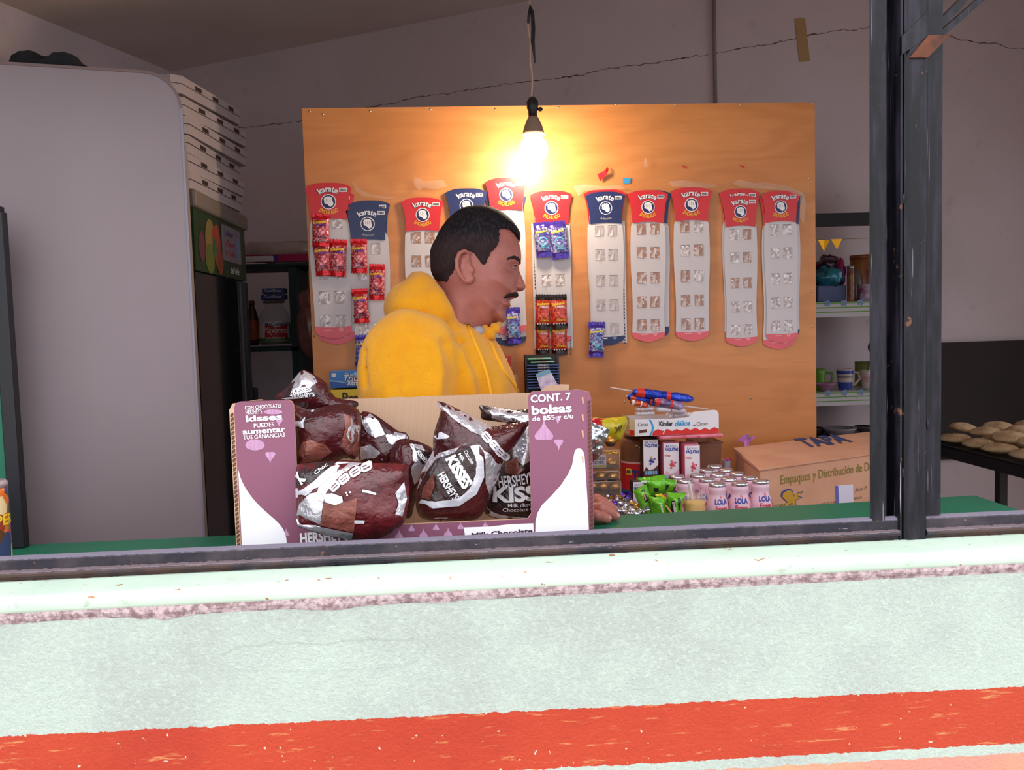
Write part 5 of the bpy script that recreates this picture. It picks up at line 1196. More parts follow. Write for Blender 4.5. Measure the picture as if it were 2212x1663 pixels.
mb = MB(); tp = [cc(-0.01,-0.02,ZC-0.004),cc(1.01,-0.02,ZC-0.004),cc(1.01,1.02,ZC-0.004),cc(-0.01,1.02,ZC-0.004)]
mb.hexa([v+Vector((0,0,0)) for v in tp] + [tp[0]+Vector((0,0,0.003)), tp[1]+Vector((0,0,0.003)), tp[2]+Vector((0,0,0.010)), tp[3]+Vector((0,0,0.012))], KR2)
ft = Frame(tp[0]+Vector((0,0,0.0034)), e1, (tp[3]+Vector((0,0,0.009)))-tp[0])
def txy(px_, py_): d = ray(px_, py_); t_ = (ft.o - CAM).dot(ft.n)/d.dot(ft.n); p = CAM + d*t_ - ft.o; return p.dot(ft.u), p.dot(ft.v)
a_, b_ = txy(1745,984), txy(1872,975); c_ = txy(1735,964)
mb.text(ft, 'TAPA', a_[0]-0.004, a_[1], (c_[1]-a_[1])/0.72, STB, 0.0006, 0.03, align='l', width=(b_[0]-a_[0])*1.05)
mb.build('top_flap', t0)

# ---- little drink bottles
PKB = mat('bottle_pink', (232,190,206), 0.3, rgb2=(226,182,200), noise_scale=10); FOILC = mat('silver_cap', (206,204,214), 0.25, 0.9); DBL = mat('drink_blue', (50,60,150), 0.4); DRD = mat('drink_red', (206,70,90), 0.4); DPK = mat('drink_rose', (226,130,150), 0.4)
BH = 0.11; BR = 0.0235
proto = bpy.data.objects.new('drink_bottle', None); COL.objects.link(proto)
mb = MB(); mb.lathe([(0.019,0),(0.0225,0.003),(BR,0.012),(BR*1.0,0.046),(0.0228,0.054),(0.0200,0.064),(0.0175,0.071),(0.0172,0.075),(0.0188,0.080),(0.0188,0.084),(0.0165,0.088),(0.0155,0.089)], PKB, n=28)
def wb(x, y, h):
    r_ = np.interp(y, [0.012,0.046,0.054,0.064,0.071,0.075,0.080], [BR,BR,0.0228,0.0200,0.0175,0.0172,0.0188]) + h; a = x/BR; return Vector((r_*sin(a), -r_*cos(a), y))
mb.text(None, 'Fresa', -0.004, 0.0455, 0.0125, DRD, 0.0005, 0.04, warp=wb); mb.text(None, 'LOLA', -0.004, 0.0575, 0.0125, DBL, 0.0005, 0.05, 0.0, warp=wb); mb.text(None, 'Fy', -0.003, 0.0675, 0.0075, DRD, 0.0005, 0.02, warp=wb)
for (x0, x1, y0_, y1_) in ((0.018,0.028,0.030,0.057),(0.0195,0.0265,0.062,0.069)):
    mb.add([wb(x0+(x1-x0)*i/4, y0_+(y1_-y0_)*j/6, 0.0005) for j in range(7) for i in range(5)], [(j*5+i, j*5+i+1, (j+1)*5+i+1, (j+1)*5+i) for j in range(6) for i in range(4)], DPK)
mb.build('bottle_body', proto)
mb = MB(); mb.lathe([(0.0158,0.0872),(0.0178,0.0880),(0.0180,0.0905),(0.0165,0.0935),(0.0120,0.0945),(0.001,0.0940)], FOILC, n=24); mb.build('foil_cap', proto)
rot = random.Random(6); first = True
spots = [(1549,.577,'front left drink bottle right of the fruit cup'),(1598,.577,'front drink bottle in the middle showing its red flavour word'),(1643,.590,'front right drink bottle next to the kraft carton'),
 (1480,.632,'drink bottle behind the white spoon'),(1527,.634,'second row drink bottle, behind the front left one'),(1574,.632,'second row drink bottle between the front two'),(1619,.636,'second row drink bottle at the right, behind the front pair'),
 (1462,.688,'pale drink bottle behind the green bags'),(1508,.690,'third row drink bottle below the right pink milk box'),(1551,.688,'third row drink bottle, centre of the group'),(1593,.690,'third row drink bottle near the carton'),
 (1528,.745,'fourth row drink bottle near the milk boxes'),(1568,.745,'fourth row drink bottle, right one'),(1545,.800,'rearmost drink bottle of the group')]

for k, (px_, Y, lab) in enumerate(spots):
    o_ = proto if first else copy_tree(proto); first = False
    p = W(px_, 1050, Y); o_.location = (p.x, Y, TZ+0.0005); o_.scale = (1,1,1.165); o_.rotation_euler = (0,0,rot.uniform(-0.5,0.5) if k not in (1,) else 0.0)
    tag(o_, lab, 'drink bottle', 'small pink drink bottles with silver caps')

# ---- milk boxes
MWH = mat('milk_white', (236,228,234), 0.35); MPK = mat('milk_pink', (226,110,140), 0.35); MPL = mat('milk_rose', (240,176,198), 0.35); MBR = mat('milk_brown', (96,54,48), 0.35); MBD = mat('milk_dark_side', (44,30,36), 0.4); MBL = mat('milk_blue', (36,60,160), 0.4); MCY = mat('milk_cyan', (120,180,220), 0.4)
def milk(px0, px1, ytop, Y, kind, label, dz=None):
    a = W(px0, ytop, Y); b_ = W(px1, ytop, Y); w = b_.x-a.x; zt_ = a.z; H = zt_-(TZ+0.0005); sidem = MPK if kind == 'pink' else MBD; d = 0.034
    t_ = thing('milk_box', label, 'milk box', ((a.x+b_.x)/2, Y+d/2, TZ), 'small milk boxes beside the drink bottles')
    mb = MB(); mb.box((a.x,Y,TZ+0.0005),(b_.x,Y+d,zt_), sidem, bev=0.0012)
    f = Frame((a.x,Y-0.0003,TZ),(1,0,0),(0,0,1)); Hn = 0.098; z0 = zt_-TZ-Hn
    mb.poly(f, [(0.0012,z0),(w-0.0012,z0),(w-0.0012,z0+Hn-0.0015),(0.0012,z0+Hn-0.0015)], MWH, 0.0003)
    low = MPL if kind == 'pink' else MBR
    mb.poly(f, [(0.0012,z0),(w-0.0012,z0),(w-0.0012,z0+Hn*0.34),(w*0.7,z0+Hn*0.24),(w*0.4,z0+Hn*0.20),(w*0.2,z0+Hn*0.30),(0.0012,z0+Hn*0.18)], low, 0.0006)
    mb.text(f, 'VAQUITAS', w/2, z0+Hn*0.80, 0.0105, MBL, 0.0008, 0.05, width=w*0.84, rot=-0.05); mb.text(f, 'alpura', w*0.62, z0+Hn*0.905, 0.006, mat('print_greyblue', (120,130,170), 0.5), 0.0008, 0.0, width=w*0.4)
    mb.disc(f, w*0.26, z0+Hn*0.925, w*0.09, MBL, 0.0006, 14); mb.disc(f, w*0.26, z0+Hn*0.935, w*0.055, MWH, 0.0009, 14)
    if kind == 'pink': mb.text(f, 'fresa', w*0.26, z0+Hn*0.66, 0.008, DRD, 0.0008, 0.02, width=w*0.36)
    # a plain splash of colours where the printed figure stands
    rr = random.Random(3)
    for k in range(9):
        cx_, cy_ = w*(0.55+0.22*math.cos(k*2.4)*(k/9)), z0+Hn*(0.46+0.13*sin(k*2.4)*(k/9)); r_ = w*(0.13-0.006*k)
        mb.poly(f, [(cx_+r_*cos(q*pi/4)*(1 if q%2 else 0.5), cy_+r_*sin(q*pi/4)*(1 if q%2 else 0.6)) for q in range(8)], (DRD if kind == 'pink' else MBL) if k%3 else (MPK if kind == 'pink' else mat('milk_tan',(206,150,110),0.4)), 0.0007+0.0002*k)
    for k in range(5): mb.poly(f, [(w*(0.14+0.155*k),z0+Hn*0.10),(w*(0.26+0.155*k),z0+Hn*0.10),(w*(0.26+0.155*k),z0+Hn*0.19),(w*(0.14+0.155*k),z0+Hn*0.19)], MCY, 0.0010)
    mb.build('carton_body', t_)
    mb = MB(); mb.add([(a.x+0.002,Y+0.006,zt_+0.0004),(b_.x-0.002,Y+0.006,zt_+0.0004),(b_.x-0.002,Y+0.009,zt_+0.0014),(a.x+0.002,Y+0.009,zt_+0.0014),(b_.x-0.002,Y+0.012,zt_+0.0004),(a.x+0.002,Y+0.012,zt_+0.0004)], [(0,1,2,3),(3,2,4,5)], low); mb.build('top_seam', t_)
    return t_, zt_
milk(1388,1422,949,0.880,'brown','brown and white milk box standing left of the pink ones')
milk(1432,1467,957,0.865,'pink','left pink milk box at the front')
milk(1478,1512,962,0.845,'pink','right pink milk box at the front')
milk(1430,1464,955,0.905,'pink','left pink milk box in second row, mostly hidden'); milk(1474,1508,957,0.885,'pink','right pink milk box in second row, top showing')
milk(1366,1392,1040,0.700,'brown','low brown milk box left of the green bags')
# flat pink pack and the bar display lying on top of the milk boxes
zf = W(1480,955,0.87).z
zf = max(W(1432,957,0.865).z, W(1388,949,0.88).z, W(1430,955,0.905).z, W(1474,957,0.885).z) + 0.0022
a = W(1422,950,0.86); b_ = W(1560,950,0.86); mb = MB(); mb.box((a.x,0.850,zf),(b_.x,1.0,zf+0.0085), mat('rose_film', (216,60,90), 0.25, rgb2=(236,150,170), noise_scale=40), bev=0.003)
single(mb, 'flat_pink_pack', 'flat pink pack lying across the tops of milk boxes', 'pack')
zk = zf+0.0095; YK = 0.855
a = W(1372,940,YK); b_ = W(1553,940,YK); wK = b_.x-a.x; hK = 0.046
t0 = thing('bar_display_box', 'white display box with red wavy foot holding snack bars, above the milk boxes', 'display box', ((a.x+b_.x)/2, YK+0.05, zk))
mb = MB(); th_ = 0.0015
tl = W(1380,880,YK).x-a.x
P = [(0,0),(wK,0),(wK,hK*0.78+0.012),(wK-0.004,hK+0.010),(wK-0.012,hK+0.012),(wK*0.70,hK+0.009),(wK*0.64,hK-0.004),(wK*0.42,hK-0.006),(0.0,hK-0.005)]
f = Frame((a.x,YK,zk),(1,0,0),(0,0,1)); mb.poly(f, P, MWH, 0, th_)
zig = [(wK*0.215+ (wK*0.785)*k/14, hK*(0.22 + (0.11 if k%2 else 0.0) + 0.02*sin(k))) for k in range(15)]
KRD = mat('bar_red', (218,50,44), 0.35)
mb.poly(f, [(wK*0.20,0.0004),(wK-0.0004,0.0004)] + [(min(x, wK-0.0004), y) for x,y in zig[::-1]], KRD, 0.0005)
arc = [(wK*(0.165+0.035*sin(pi*k/12)), hK*(0.0+0.86*k/12)) for k in range(13)]; arc2 = [(x+wK*0.022, y) for x,y in arc]
mb.poly(f, arc[::1] and (arc2 + arc[::-1]), mat('bar_sky', (50,160,214), 0.35), 0.0009)
mb.text(f, 'Kinder', wK*0.37, hK*0.50, 0.0165, mat('print_black', (34,26,30), 0.4), 0.0009, 0.03, width=wK*0.165); 
mb.text(f, 'd\u00e9lice', wK*0.565, hK*0.48, 0.0175, mat('bar_sky', (50,160,214), 0.35), 0.0009, 0.03, 0.3, width=wK*0.185)
mb.text(f, 'Cacao', wK*0.095, hK*0.52, 0.014, MBD, 0.0009, 0.0, 0.35, width=wK*0.12); mb.text(f, 'Cacao', wK*0.80, hK*0.46, 0.013, MBD, 0.0009, 0.0, 0.35, width=wK*0.13)
mb.poly(f, [(wK*0.69,hK*0.46),(wK*0.725,hK*0.46),(wK*0.725,hK*0.51),(wK*0.69,hK*0.51)], MBD, 0.0009)
mb.poly(f, [(wK*0.05,hK*0.16),(wK*0.14,hK*0.19),(wK*0.14,hK*0.36),(wK*0.05,hK*0.32)], MBR, 0.0009)
mb.poly(f, [(wK*0.325,hK*0.09),(wK*0.335,hK*0.08),(wK*0.345,hK*0.12),(wK*0.355,hK*0.28),(wK*0.335,hK*0.28),(wK*0.345,hK*0.22)], MWH, 0.0009)
mb.build('front_panel', t0)
mb = MB(); mb.box((a.x+0.0003,YK+th_,zk),(b_.x-0.0003,YK+0.105,zk+0.0015), MWH); mb.box((a.x+0.0003,YK+0.1035,zk+0.0016),(b_.x-0.0003,YK+0.105,zk+hK-0.006), MWH); mb.build('tray', t0)
mb = MB(); mb.box((b_.x-0.0018,YK+th_,zk+0.0016),(b_.x-0.0003,YK+0.1034,zk+hK), MWH); mb.build('end_panel', t0)
mb = MB(); xa = a.x; mb.hexa([Vector(p) for p in ((xa-0.012,YK+0.010,zk+0.002),(xa-0.0002,YK,zk),(xa-0.0002,YK+0.105,zk),(xa-0.012,YK+0.095,zk+0.002),(xa-0.012,YK+0.010,zk+hK),(xa-0.0002,YK,zk+hK-0.006),(xa-0.0002,YK+0.105,zk+hK-0.006),(xa-0.012,YK+0.095,zk+hK))], mat('panel_cream', (214,196,160), 0.5))
mb.poly(Frame((xa-0.0125,YK+0.0098,zk+0.002),(0.0123,-0.010,0),(0,0,1)), [(0.001,0.0),(0.014,0.0),(0.014,0.012),(0.001,0.014)], KRD, 0.0006); mb.build('end_panel', t0)
# wrapped bars inside
BARW = mat('bar_wrapper', (226,218,224), 0.3, rgb2=(206,196,206), noise_scale=30)
def bar(x0, x1, y0_, y1_, Y, label, ang=0.0, red=0.25):
    p = W(x0,y1_,Y); q = W(x1,y0_,Y); L = q.x-p.x; Hh = q.z-p.z; n = 14; vs = []; rr = random.Random(int(x0))
    c = (p+q)/2; mb = MB()
    def at(u_, a_): 
        e_ = min(1, min(u_,1-u_)*9+0.12); x = (u_-0.5)*L; z = e_*Hh/2*sin(a_); yy = e_*0.014*cos(a_)
        return Vector((c.x + x*cos(ang)-z*sin(ang), Y+0.014+yy, c.z + x*sin(ang)+z*cos(ang) + 0.0008*sin(u_*60)))
    mb.grid(lambda i, j: at(j, 2*pi*i), 12, 26, BARW, closed_u=True)
    mb.add([at(red-0.02+0.004*k, a_) + Vector((0,-0.0006,0)) for k in range(0,10) for a_ in (pi*1.5-0.0, pi*1.25, pi, pi*0.75, pi*0.5)], [(k*5+j, (k+1)*5+j, (k+1)*5+j+1, k*5+j+1) for k in range(9) for j in range(4)], KRD, True)
    return single(mb, 'snack_bar', label, 'snack bar', 'white wrapped bars in the display box')
bar(1374,1416,879,889,YK+0.012,'upper left wrapped bar at the end of the row'); bar(1374,1418,889,899,YK+0.010,'lower left wrapped bar resting in the box')
bar(1416,1486,877,894,YK+0.020,'wrapped bar leaning in the middle of box', -0.10, 0.5); bar(1440,1490,889,905,YK+0.042,'crumpled wrapped bar low in the middle of box', 0.05, 0.3); bar(1484,1546,890,905,YK+0.03,'wrapped bar at right end of the display box', -0.02, 0.5)

# lollipops on top
def lolly(p0, p1, s0, s1, w, rgbm, acc, label, Y):
    mb = MB(); A_ = W(*p0, Y); B_ = W(*p1, Y); d = B_-A_; L = d.length; d.normalize(); up = Vector((0,0,1)); sd = Vector((0,-1,0)); u2 = d.cross(sd)
    def at(i, j):
        e_ = min(1, (min(j,1-j)*7+0.25))**0.6; a_ = 2*pi*i; r_ = w*mpp(Y)/2*e_*(1+0.22*noise.noise(Vector((i*4,j*9,p0[0]))))
        return A_ + d*(L*j) + (u2*sin(a_)*r_) + sd*(cos(a_)*min(r_,0.010))
    mb.grid(lambda i, j: at(i, j), 14, 30, rgbm, closed_u=True)
    for (j0, j1) in ((0.06,0.20),(0.55,0.62)):
        mb.add([at(i/14, j0+(j1-j0)*k/4)*1.0 + sd*0.0008 for k in range(5) for i in range(-3,4)], [(k*7+i, k*7+i+1, (k+1)*7+i+1, (k+1)*7+i) for k in range(4) for i in range(6)], acc, True)
    o_ = single(mb, 'lollipop', label, 'lollipop', 'wrapped lollipops on the display box')
    m2 = MB(); m2.tube([W(*s0, Y), W(*s1, Y)], 0.0021, mat('stick_white', (214,190,190), 0.5), 8); m2.build('stick', o_)
BLF = film('lolly_blue', (30,50,170), (60,90,220), 0.6, 0.2, 60, 0.8); ORF = film('lolly_orange', (210,90,40), (190,60,40), 0.3, 0.25, 60, 0.6); VIF = film('lolly_violet', (90,50,110), (200,180,220), 0.4, 0.25, 80, 0.6)
yl = YK+0.03
lolly((1366,846),(1497,862),(1318,837),(1372,846),20,BLF,KRD,'blue foil lollipop, topmost, stick pointing left',yl)
lolly((1356,856),(1440,873),(1352,855),(1358,857),20,BLF,ORF,'blue and orange lollipop under the topmost one',yl+0.012)
lolly((1362,868),(1400,876),(1396,874),(1402,876),13,ORF,WHP,'small orange wrapped lollipop at the lower left',yl-0.014)
lolly((1412,866),(1476,878),(1470,876),(1530,884),19,VIF,KRD,'violet and red lollipop, stick pointing right',yl-0.010)

# brown plastic bin and clear jar behind the milk boxes
t0 = thing('plastic_bin', 'translucent brown plastic bin behind the right milk box', 'bin', (W(1532,960,0.97).x, 1.0, TZ))
SMK = mat('smoky_plastic', (150,104,84), 0.2, alpha=0.62, spec=0.7)
p, q = W(1506,957,0.93), W(1560,957,0.93); p2, q2 = W(1512,1085,0.93), W(1550,1085,0.93); mb = MB()
zt_ = p.z; Yb = 1.04
for (s0, s1, y0_, y1_) in ((p2.x,q2.x,0.93,0.9315),(p2.x,q2.x,Yb-0.0015,Yb)):
    mb.hexa([Vector(v) for v in ((p2.x,y0_,TZ+0.0005),(q2.x,y0_,TZ+0.0005),(q2.x,y1_,TZ+0.0005),(p2.x,y1_,TZ+0.0005),(p.x,y0_,zt_),(q.x,y0_,zt_),(q.x,y1_,zt_),(p.x,y1_,zt_))], SMK)
mb.hexa([Vector(v) for v in ((q2.x-0.0015,0.9316,TZ+0.0005),(q2.x,0.9316,TZ+0.0005),(q2.x,Yb-0.0016,TZ+0.0005),(q2.x-0.0015,Yb-0.0016,TZ+0.0005),(q.x-0.0015,0.9316,zt_),(q.x,0.9316,zt_),(q.x,Yb-0.0016,zt_),(q.x-0.0015,Yb-0.0016,zt_))], SMK)
mb.hexa([Vector(v) for v in ((p2.x,0.9316,TZ+0.0005),(p2.x+0.0015,0.9316,TZ+0.0005),(p2.x+0.0015,Yb-0.0016,TZ+0.0005),(p2.x,Yb-0.0016,TZ+0.0005),(p.x,0.9316,zt_),(p.x+0.0015,0.9316,zt_),(p.x+0.0015,Yb-0.0016,zt_),(p.x,Yb-0.0016,zt_))], SMK)
mb.build('bin_walls', t0)
mb = MB(); mb.tube([(p.x-0.001,0.929,zt_),(q.x+0.001,0.929,zt_),(q.x+0.001,Yb+0.001,zt_),(p.x-0.001,Yb+0.001,zt_),(p.x-0.001,0.929,zt_)], 0.0022, mat('smoky_rim', (120,76,62), 0.3), 6); mb.build('rim', t0)
cj = W(1386,1000,0.985); rj = 47*mpp(0.985); zj = W(1386,938,0.985).z; 
t0 = thing('sweet_jar', 'clear brown jar with red label behind the gold chocolates', 'jar', (cj.x, 0.985, TZ))
mb = MB(); mb.lathe([(rj*0.9,TZ+0.0005),(rj,TZ+0.01),(rj,zj-0.03),(rj*0.92,zj-0.015),(rj*0.75,zj-0.006)], mat('jar_brown_clear', (130,90,72), 0.1, alpha=0.75, spec=0.9, coat=0.5), (cj.x,0.985,0), 36); mb.build('jar_body', t0)
mb = MB(); mb.lathe([(rj*0.78,zj-0.012),(rj*0.80,zj-0.001),(rj*0.5,zj),(0.001,zj)], mat('jar_lid_dark', (70,44,40), 0.3), (cj.x,0.985,0), 30); mb.build('lid', t0)
mb = MB(); zl0, zl1 = W(1386,1060,0.94).z, W(1386,998,0.94).z
def wj2(x, y, h): a_ = x/rj; return Vector((cj.x+(rj+h)*sin(a_), 0.985-(rj+h)*cos(a_), y))
mb.grid(lambda i, j: wj2((i-0.5)*2.8*rj, zl0+(zl1-zl0)*j, 0.0008), 30, 4, mat('label_red', (196,40,52), 0.3))
mb.grid(lambda i, j: wj2((i-0.5)*2.8*rj, zl1-0.004+0.005*j, 0.0012), 30, 1, mat('label_rosy', (220,170,180), 0.3)); mb.grid(lambda i, j: wj2((i-0.5)*2.8*rj, zl0-0.012+0.014*j, 0.0013), 30, 1, mat('label_teal', (30,100,150), 0.3))
xq = W(1354,1018,0.95).x-cj.x; zq = W(1354,1022,0.95).z
mb.add([wj2(xq-0.008+0.016*i, zq-0.004+0.016*j, 0.0014) for j in (0,1) for i in (0,1)], [(0,1,3,2)], CYEL); mb.text(None, '80', xq, zq, 0.012, BLUEP, 0.0020, 0.05, warp=wj2); mb.text(None, 'Tutsi', xq+0.036, zq-0.010, 0.026, BLUEP, 0.0020, 0.06, warp=wj2)
mb.build('label', t0)

# ---- gold wrapped chocolates in clear trays
GOLD = mat('gold_foil', (222,170,90), 0.30, 0.85, rgb2=(180,120,50), noise_scale=160, bump=0.9, bump_scale=220); CUP = mat('brown_paper_cup', (70,44,36), 0.7)
CLB = mat('clear_box', (200,180,170), 0.08, alpha=0.16, spec=1.0)
gp = bpy.data.objects.new('gold_chocolate', None); COL.objects.link(gp)
mb = MB(); rg = 0.0118
mb.grid(lambda i, j: Vector((lambda r_: (r_*sin(pi*j)*cos(2*pi*i), r_*sin(pi*j)*sin(2*pi*i), r_*cos(pi*j)*0.92))(rg*(1+0.07*noise.noise(Vector((cos(2*pi*i)*3,sin(2*pi*i)*3,j*7)))))), 20, 12, GOLD, closed_u=True, flip=False); mb.build('foil_ball', gp)
mb = MB(); vs = []
n = 32
for k in range(n): a_ = 2*pi*k/n; r0 = 0.0086; r1 = 0.0125+(0.0008 if k%2 else 0); vs += [(r0*cos(a_), r0*sin(a_), -0.0122), (r1*cos(a_), r1*sin(a_), -0.003)]
mb.add(vs + [(0,0,-0.0122)], [(2*k, (2*k+2)%(2*n), (2*k+3)%(2*n), 2*k+1) for k in range(n)] + [(2*n, (2*k+2)%(2*n), 2*k) for k in range(n)], CUP); mb.build('paper_cup', gp)
firstg = True
def gold(px_, py_, Y, label):
    global firstg
    o_ = gp if firstg else copy_tree(gp); firstg = False; p = W(px_, py_, Y); o_.location = p; o_.rotation_euler = (0,0,random.Random(px_).uniform(0,6)); tag(o_, label, 'chocolate', 'gold wrapped chocolates in clear trays')
gold(1319,952,0.72,'gold chocolate alone at the very top'); gold(1320,1000,0.72,'gold chocolate right of the white label')
gold(1297,1028,0.70,'left gold chocolate of the upper pair'); gold(1322,1029,0.70,'right gold chocolate of the upper pair')
gold(1279,1049,0.68,'left gold chocolate in lowest row'); gold(1303,1050,0.68,'middle gold chocolate in lowest row'); gold(1327,1051,0.68,'right gold chocolate in lowest row')
def clearbox(x0, x1, y0_, y1_, Y0, Y1, name, label, zb=None):
    p = W(x0,y1_,Y0); q = W(x1,y0_,Y0); zb_ = p.z if zb is None else zb; mb = MB(); mb.box((p.x,Y0,zb_),(q.x,Y1,q.z), CLB, bev=0.002)
    for (xx, yy) in ((p.x,Y0),(q.x,Y0)): mb.tube([(xx,yy,zb_+0.002),(xx,yy,q.z-0.002)], 0.0006, mat('clear_edge', (220,206,200), 0.1, alpha=0.5), 6)
    mb.tube([(p.x,Y0,q.z),(q.x,Y0,q.z)], 0.0007, mat('clear_edge', (220,206,200), 0.1, alpha=0.5), 6)
    return mb, p, q
mb, p, q = clearbox(1262,1341,1039,1100,0.660,0.730,'','',TZ+0.0005); mb.box((p.x+0.002,0.662,W(1300,1064,0.665).z-0.004),(q.x-0.002,0.728,W(1300,1064,0.665).z), CUP); single(mb, 'clear_tray', 'lowest clear tray of gold chocolates beside the resting hand', 'tray'); z1 = q.z
mb, p, q = clearbox(1262,1338,1017,1039,0.672,0.735,'','',z1+0.0010); mb.box((p.x+0.002,0.674,p.z if False else z1+0.002),(q.x-0.002,0.733,z1+0.005), CUP); single(mb, 'clear_tray', 'middle clear tray holding a pair of gold chocolates', 'tray'); z2 = q.z
mb, p, q = clearbox(1262,1338,972,1017,0.690,0.745,'','',z2+0.0010); mb.box((p.x+0.002,0.692,z2+0.003),(q.x-0.002,0.743,z2+0.009), CUP)
l0, l1 = W(1268,1011,0.688), W(1309,981,0.688); F_ = Frame((l0.x,0.6885,l0.z),(1,0,0),(0,0,1)); lw, lh = l1.x-l0.x, l1.z-l0.z
mb.poly(F_, [(0,0),(lw,0),(lw,lh),(0,lh)], mat('label_silver', (176,166,176), 0.35), 0.0002); mb.poly(F_, [(0.002,0.001),(lw-0.001,0.001),(lw-0.001,0.006),(0.002,0.004)], mat('label_olive', (150,140,70), 0.4), 0.0005)
mb.text(F_, 'FERRERO', lw*0.52, lh*0.58, 0.0095, MBD, 0.0006, 0.01, width=lw*0.86); mb.text(F_, 'ROCHER', lw*0.52, lh*0.30, 0.0085, MBD, 0.0006, 0.01, width=lw*0.74)
r0, r1 = W(1308,981,0.688), W(1335,972,0.688); mb.box((r0.x,0.687,r0.z),(r1.x,0.6895,r1.z), GOLD)
single(mb, 'clear_tray', 'upper clear tray with white label and gold ribbon, left of the jar', 'tray'); z3 = q.z
# ---- pile of foil sweets beside the fingers
def sweet(fm, name):
    o_ = bpy.data.objects.new(name, None); COL.objects.link(o_)
    mb = MB(); mb.grid(lambda i, j: Vector((0.0085*sin(pi*j)*cos(2*pi*i)*(1+0.12*noise.noise(Vector((i*5,j*5,1)))), 0.0085*sin(pi*j)*sin(2*pi*i), 0.0105*cos(pi*j))), 12, 8, fm, closed_u=True); mb.build('wrapped_centre', o_)
    for s__ in (-1,1):
        mb = MB(); vs = [(0,0,s__*0.0095)]; n = 9
        for k in range(n): a_ = -0.9+1.8*k/(n-1); vs.append((0.012*sin(a_), 0.003*(k%2)-0.0015, s__*(0.0095+0.011*cos(a_))))
        f_ = [(0,k+1,k+2) for k in range(n-1)]; mb.add(vs, f_ , fm); mb.build('twisted_end', o_)
    return o_
SWS = sweet(mat('sweet_silver', (206,204,214), 0.2, 0.9), 'foil_sweet'); SWP = sweet(mat('sweet_violet', (96,60,170), 0.22, 0.7), 'foil_sweet'); SWG = sweet(mat('sweet_amber', (200,150,70), 0.25, 0.7), 'foil_sweet')
rr = random.Random(12); cnt = {}
SL = [('silver', SWS), ('violet', SWP), ('amber', SWG)]; usedf = set()
pos = [(1300,1080,'amber'),(1312,1074,'silver'),(1322,1072,'violet'),(1336,1076,'amber'),(1345,1072,'violet'),(1356,1078,'violet'),(1366,1088,'silver'),(1328,1088,'violet'),(1340,1090,'silver'),(1352,1094,'silver'),(1318,1086,'silver'),(1364,1102,'silver'),(1376,1096,'amber'),(1346,1104,'silver'),(1372,1110,'silver'),(1384,1108,'silver'),(1356,1110,'silver'),(1334,1104,'silver'),(1300,1092,'silver'),(1310,1100,'violet')]
for k, (x, y, kd) in enumerate(pos):
    base_o = dict(SL)[kd]; o_ = base_o if kd not in usedf else copy_tree(base_o); usedf.add(kd)
    Y = 0.60 - (y-1090)*0.0042; o_.location = W(x, y, Y); o_.rotation_euler = (rr.uniform(0,3), rr.uniform(0,3), rr.uniform(0,3))
    tag(o_, f'small {kd} foil sweet with twisted ends in the pile by the resting hand', 'sweet', f'{kd} foil sweets in the pile')
# the dish they are heaped in
mb = MB(); p, q = W(1284,1110,0.53), W(1394,1110,0.53); cx_ = (p.x+q.x)/2; r_ = (q.x-p.x)/2
mb.lathe([(r_*0.7,TZ+0.0005),(r_*0.98,TZ+0.012),(r_,TZ+0.024),(r_*0.97,TZ+0.024),(r_*0.9,TZ+0.014),(0.001,TZ+0.012)], mat('clear_dish', (200,200,206), 0.1, alpha=0.3), (cx_, 0.585, 0), 32); single(mb, 'sweet_dish', 'shallow clear dish under the pile of foil sweets', 'dish')

# ---- bags drawn from their outlines again
class RB(Bag):
    mp = staticmethod(lambda P: [(1240+x/5.938, 880+y/5.938) for x,y in P]); sc = 5.938
YLF = film('bag_yellow', (206,190,40), (190,170,30), 0.1, 0.25, 40, 0.5); RDF = film('bag_bright_red', (206,36,50), (180,24,40), 0.1, 0.25, 40, 0.5)
GRF = film('bag_green', (110,190,40), (84,160,30), 0.12, 0.22, 50, 0.6); BKF = film('bag_black', (40,34,40), (60,50,56), 0.2, 0.3, 50, 0.4)
class YB_(RB): nm = 'sweet_bag'; ct = 'bag of sweets'; gp = None
B = YB_([(150,120),(380,138),(500,128),(665,110),(690,180),(670,260),(600,420),(540,430),(440,390),(330,420),(180,430)], 0.80, 0.016, 'yellow and red bag of sweets above gold chocolates, right of the carton', seed=9, Rr=0.02, smooth=False)
B.base(YLF); B.over([(152,122),(382,140),(360,240),(300,330),(250,420),(180,428)], RDF, 0.0010, False); B.text('260', 560, 262, 95, 50, MBD, 0.003, 0.02, 0.5); B.text('PIEZAS', 548, 300, 90, 24, MBD, 0.003, 0.0, 0.4); B.over([(380,270),(440,250),(430,290),(395,300)], WHP, 0.002); B.done()
class GB_(RB): nm = 'green_sweet_bag'; ct = 'bag of sweets'; gp = 'green bags of sweets'
B = GB_([(800,905),(930,895),(1160,858),(1180,905),(1312,938),(1290,1085),(1100,1110),(960,1150),(930,1000),(850,960)], 0.585, 0.016, 'rear green bag, standing behind the other three green bags', seed=11, Rr=0.02, smooth=False)
B.base(GRF); B.over([(990,1010),(1050,1005),(1065,1060),(1005,1062)], BKF, 0.0012, False); B.over([(1155,985),(1200,970),(1180,1030),(1150,1060)], BKF, 0.0012, False); B.over([(1255,1010),(1300,1000),(1280,1060),(1250,1060)], BKF, 0.0012, False); B.done()
B = GB_([(762,1080),(820,1030),(930,985),(950,1060),(985,1130),(1000,1420),(930,1450),(870,1380),(830,1240),(790,1150)], 0.555, 0.018, 'leftmost green bag leaning over to the left', seed=12, Rr=0.02, smooth=False)
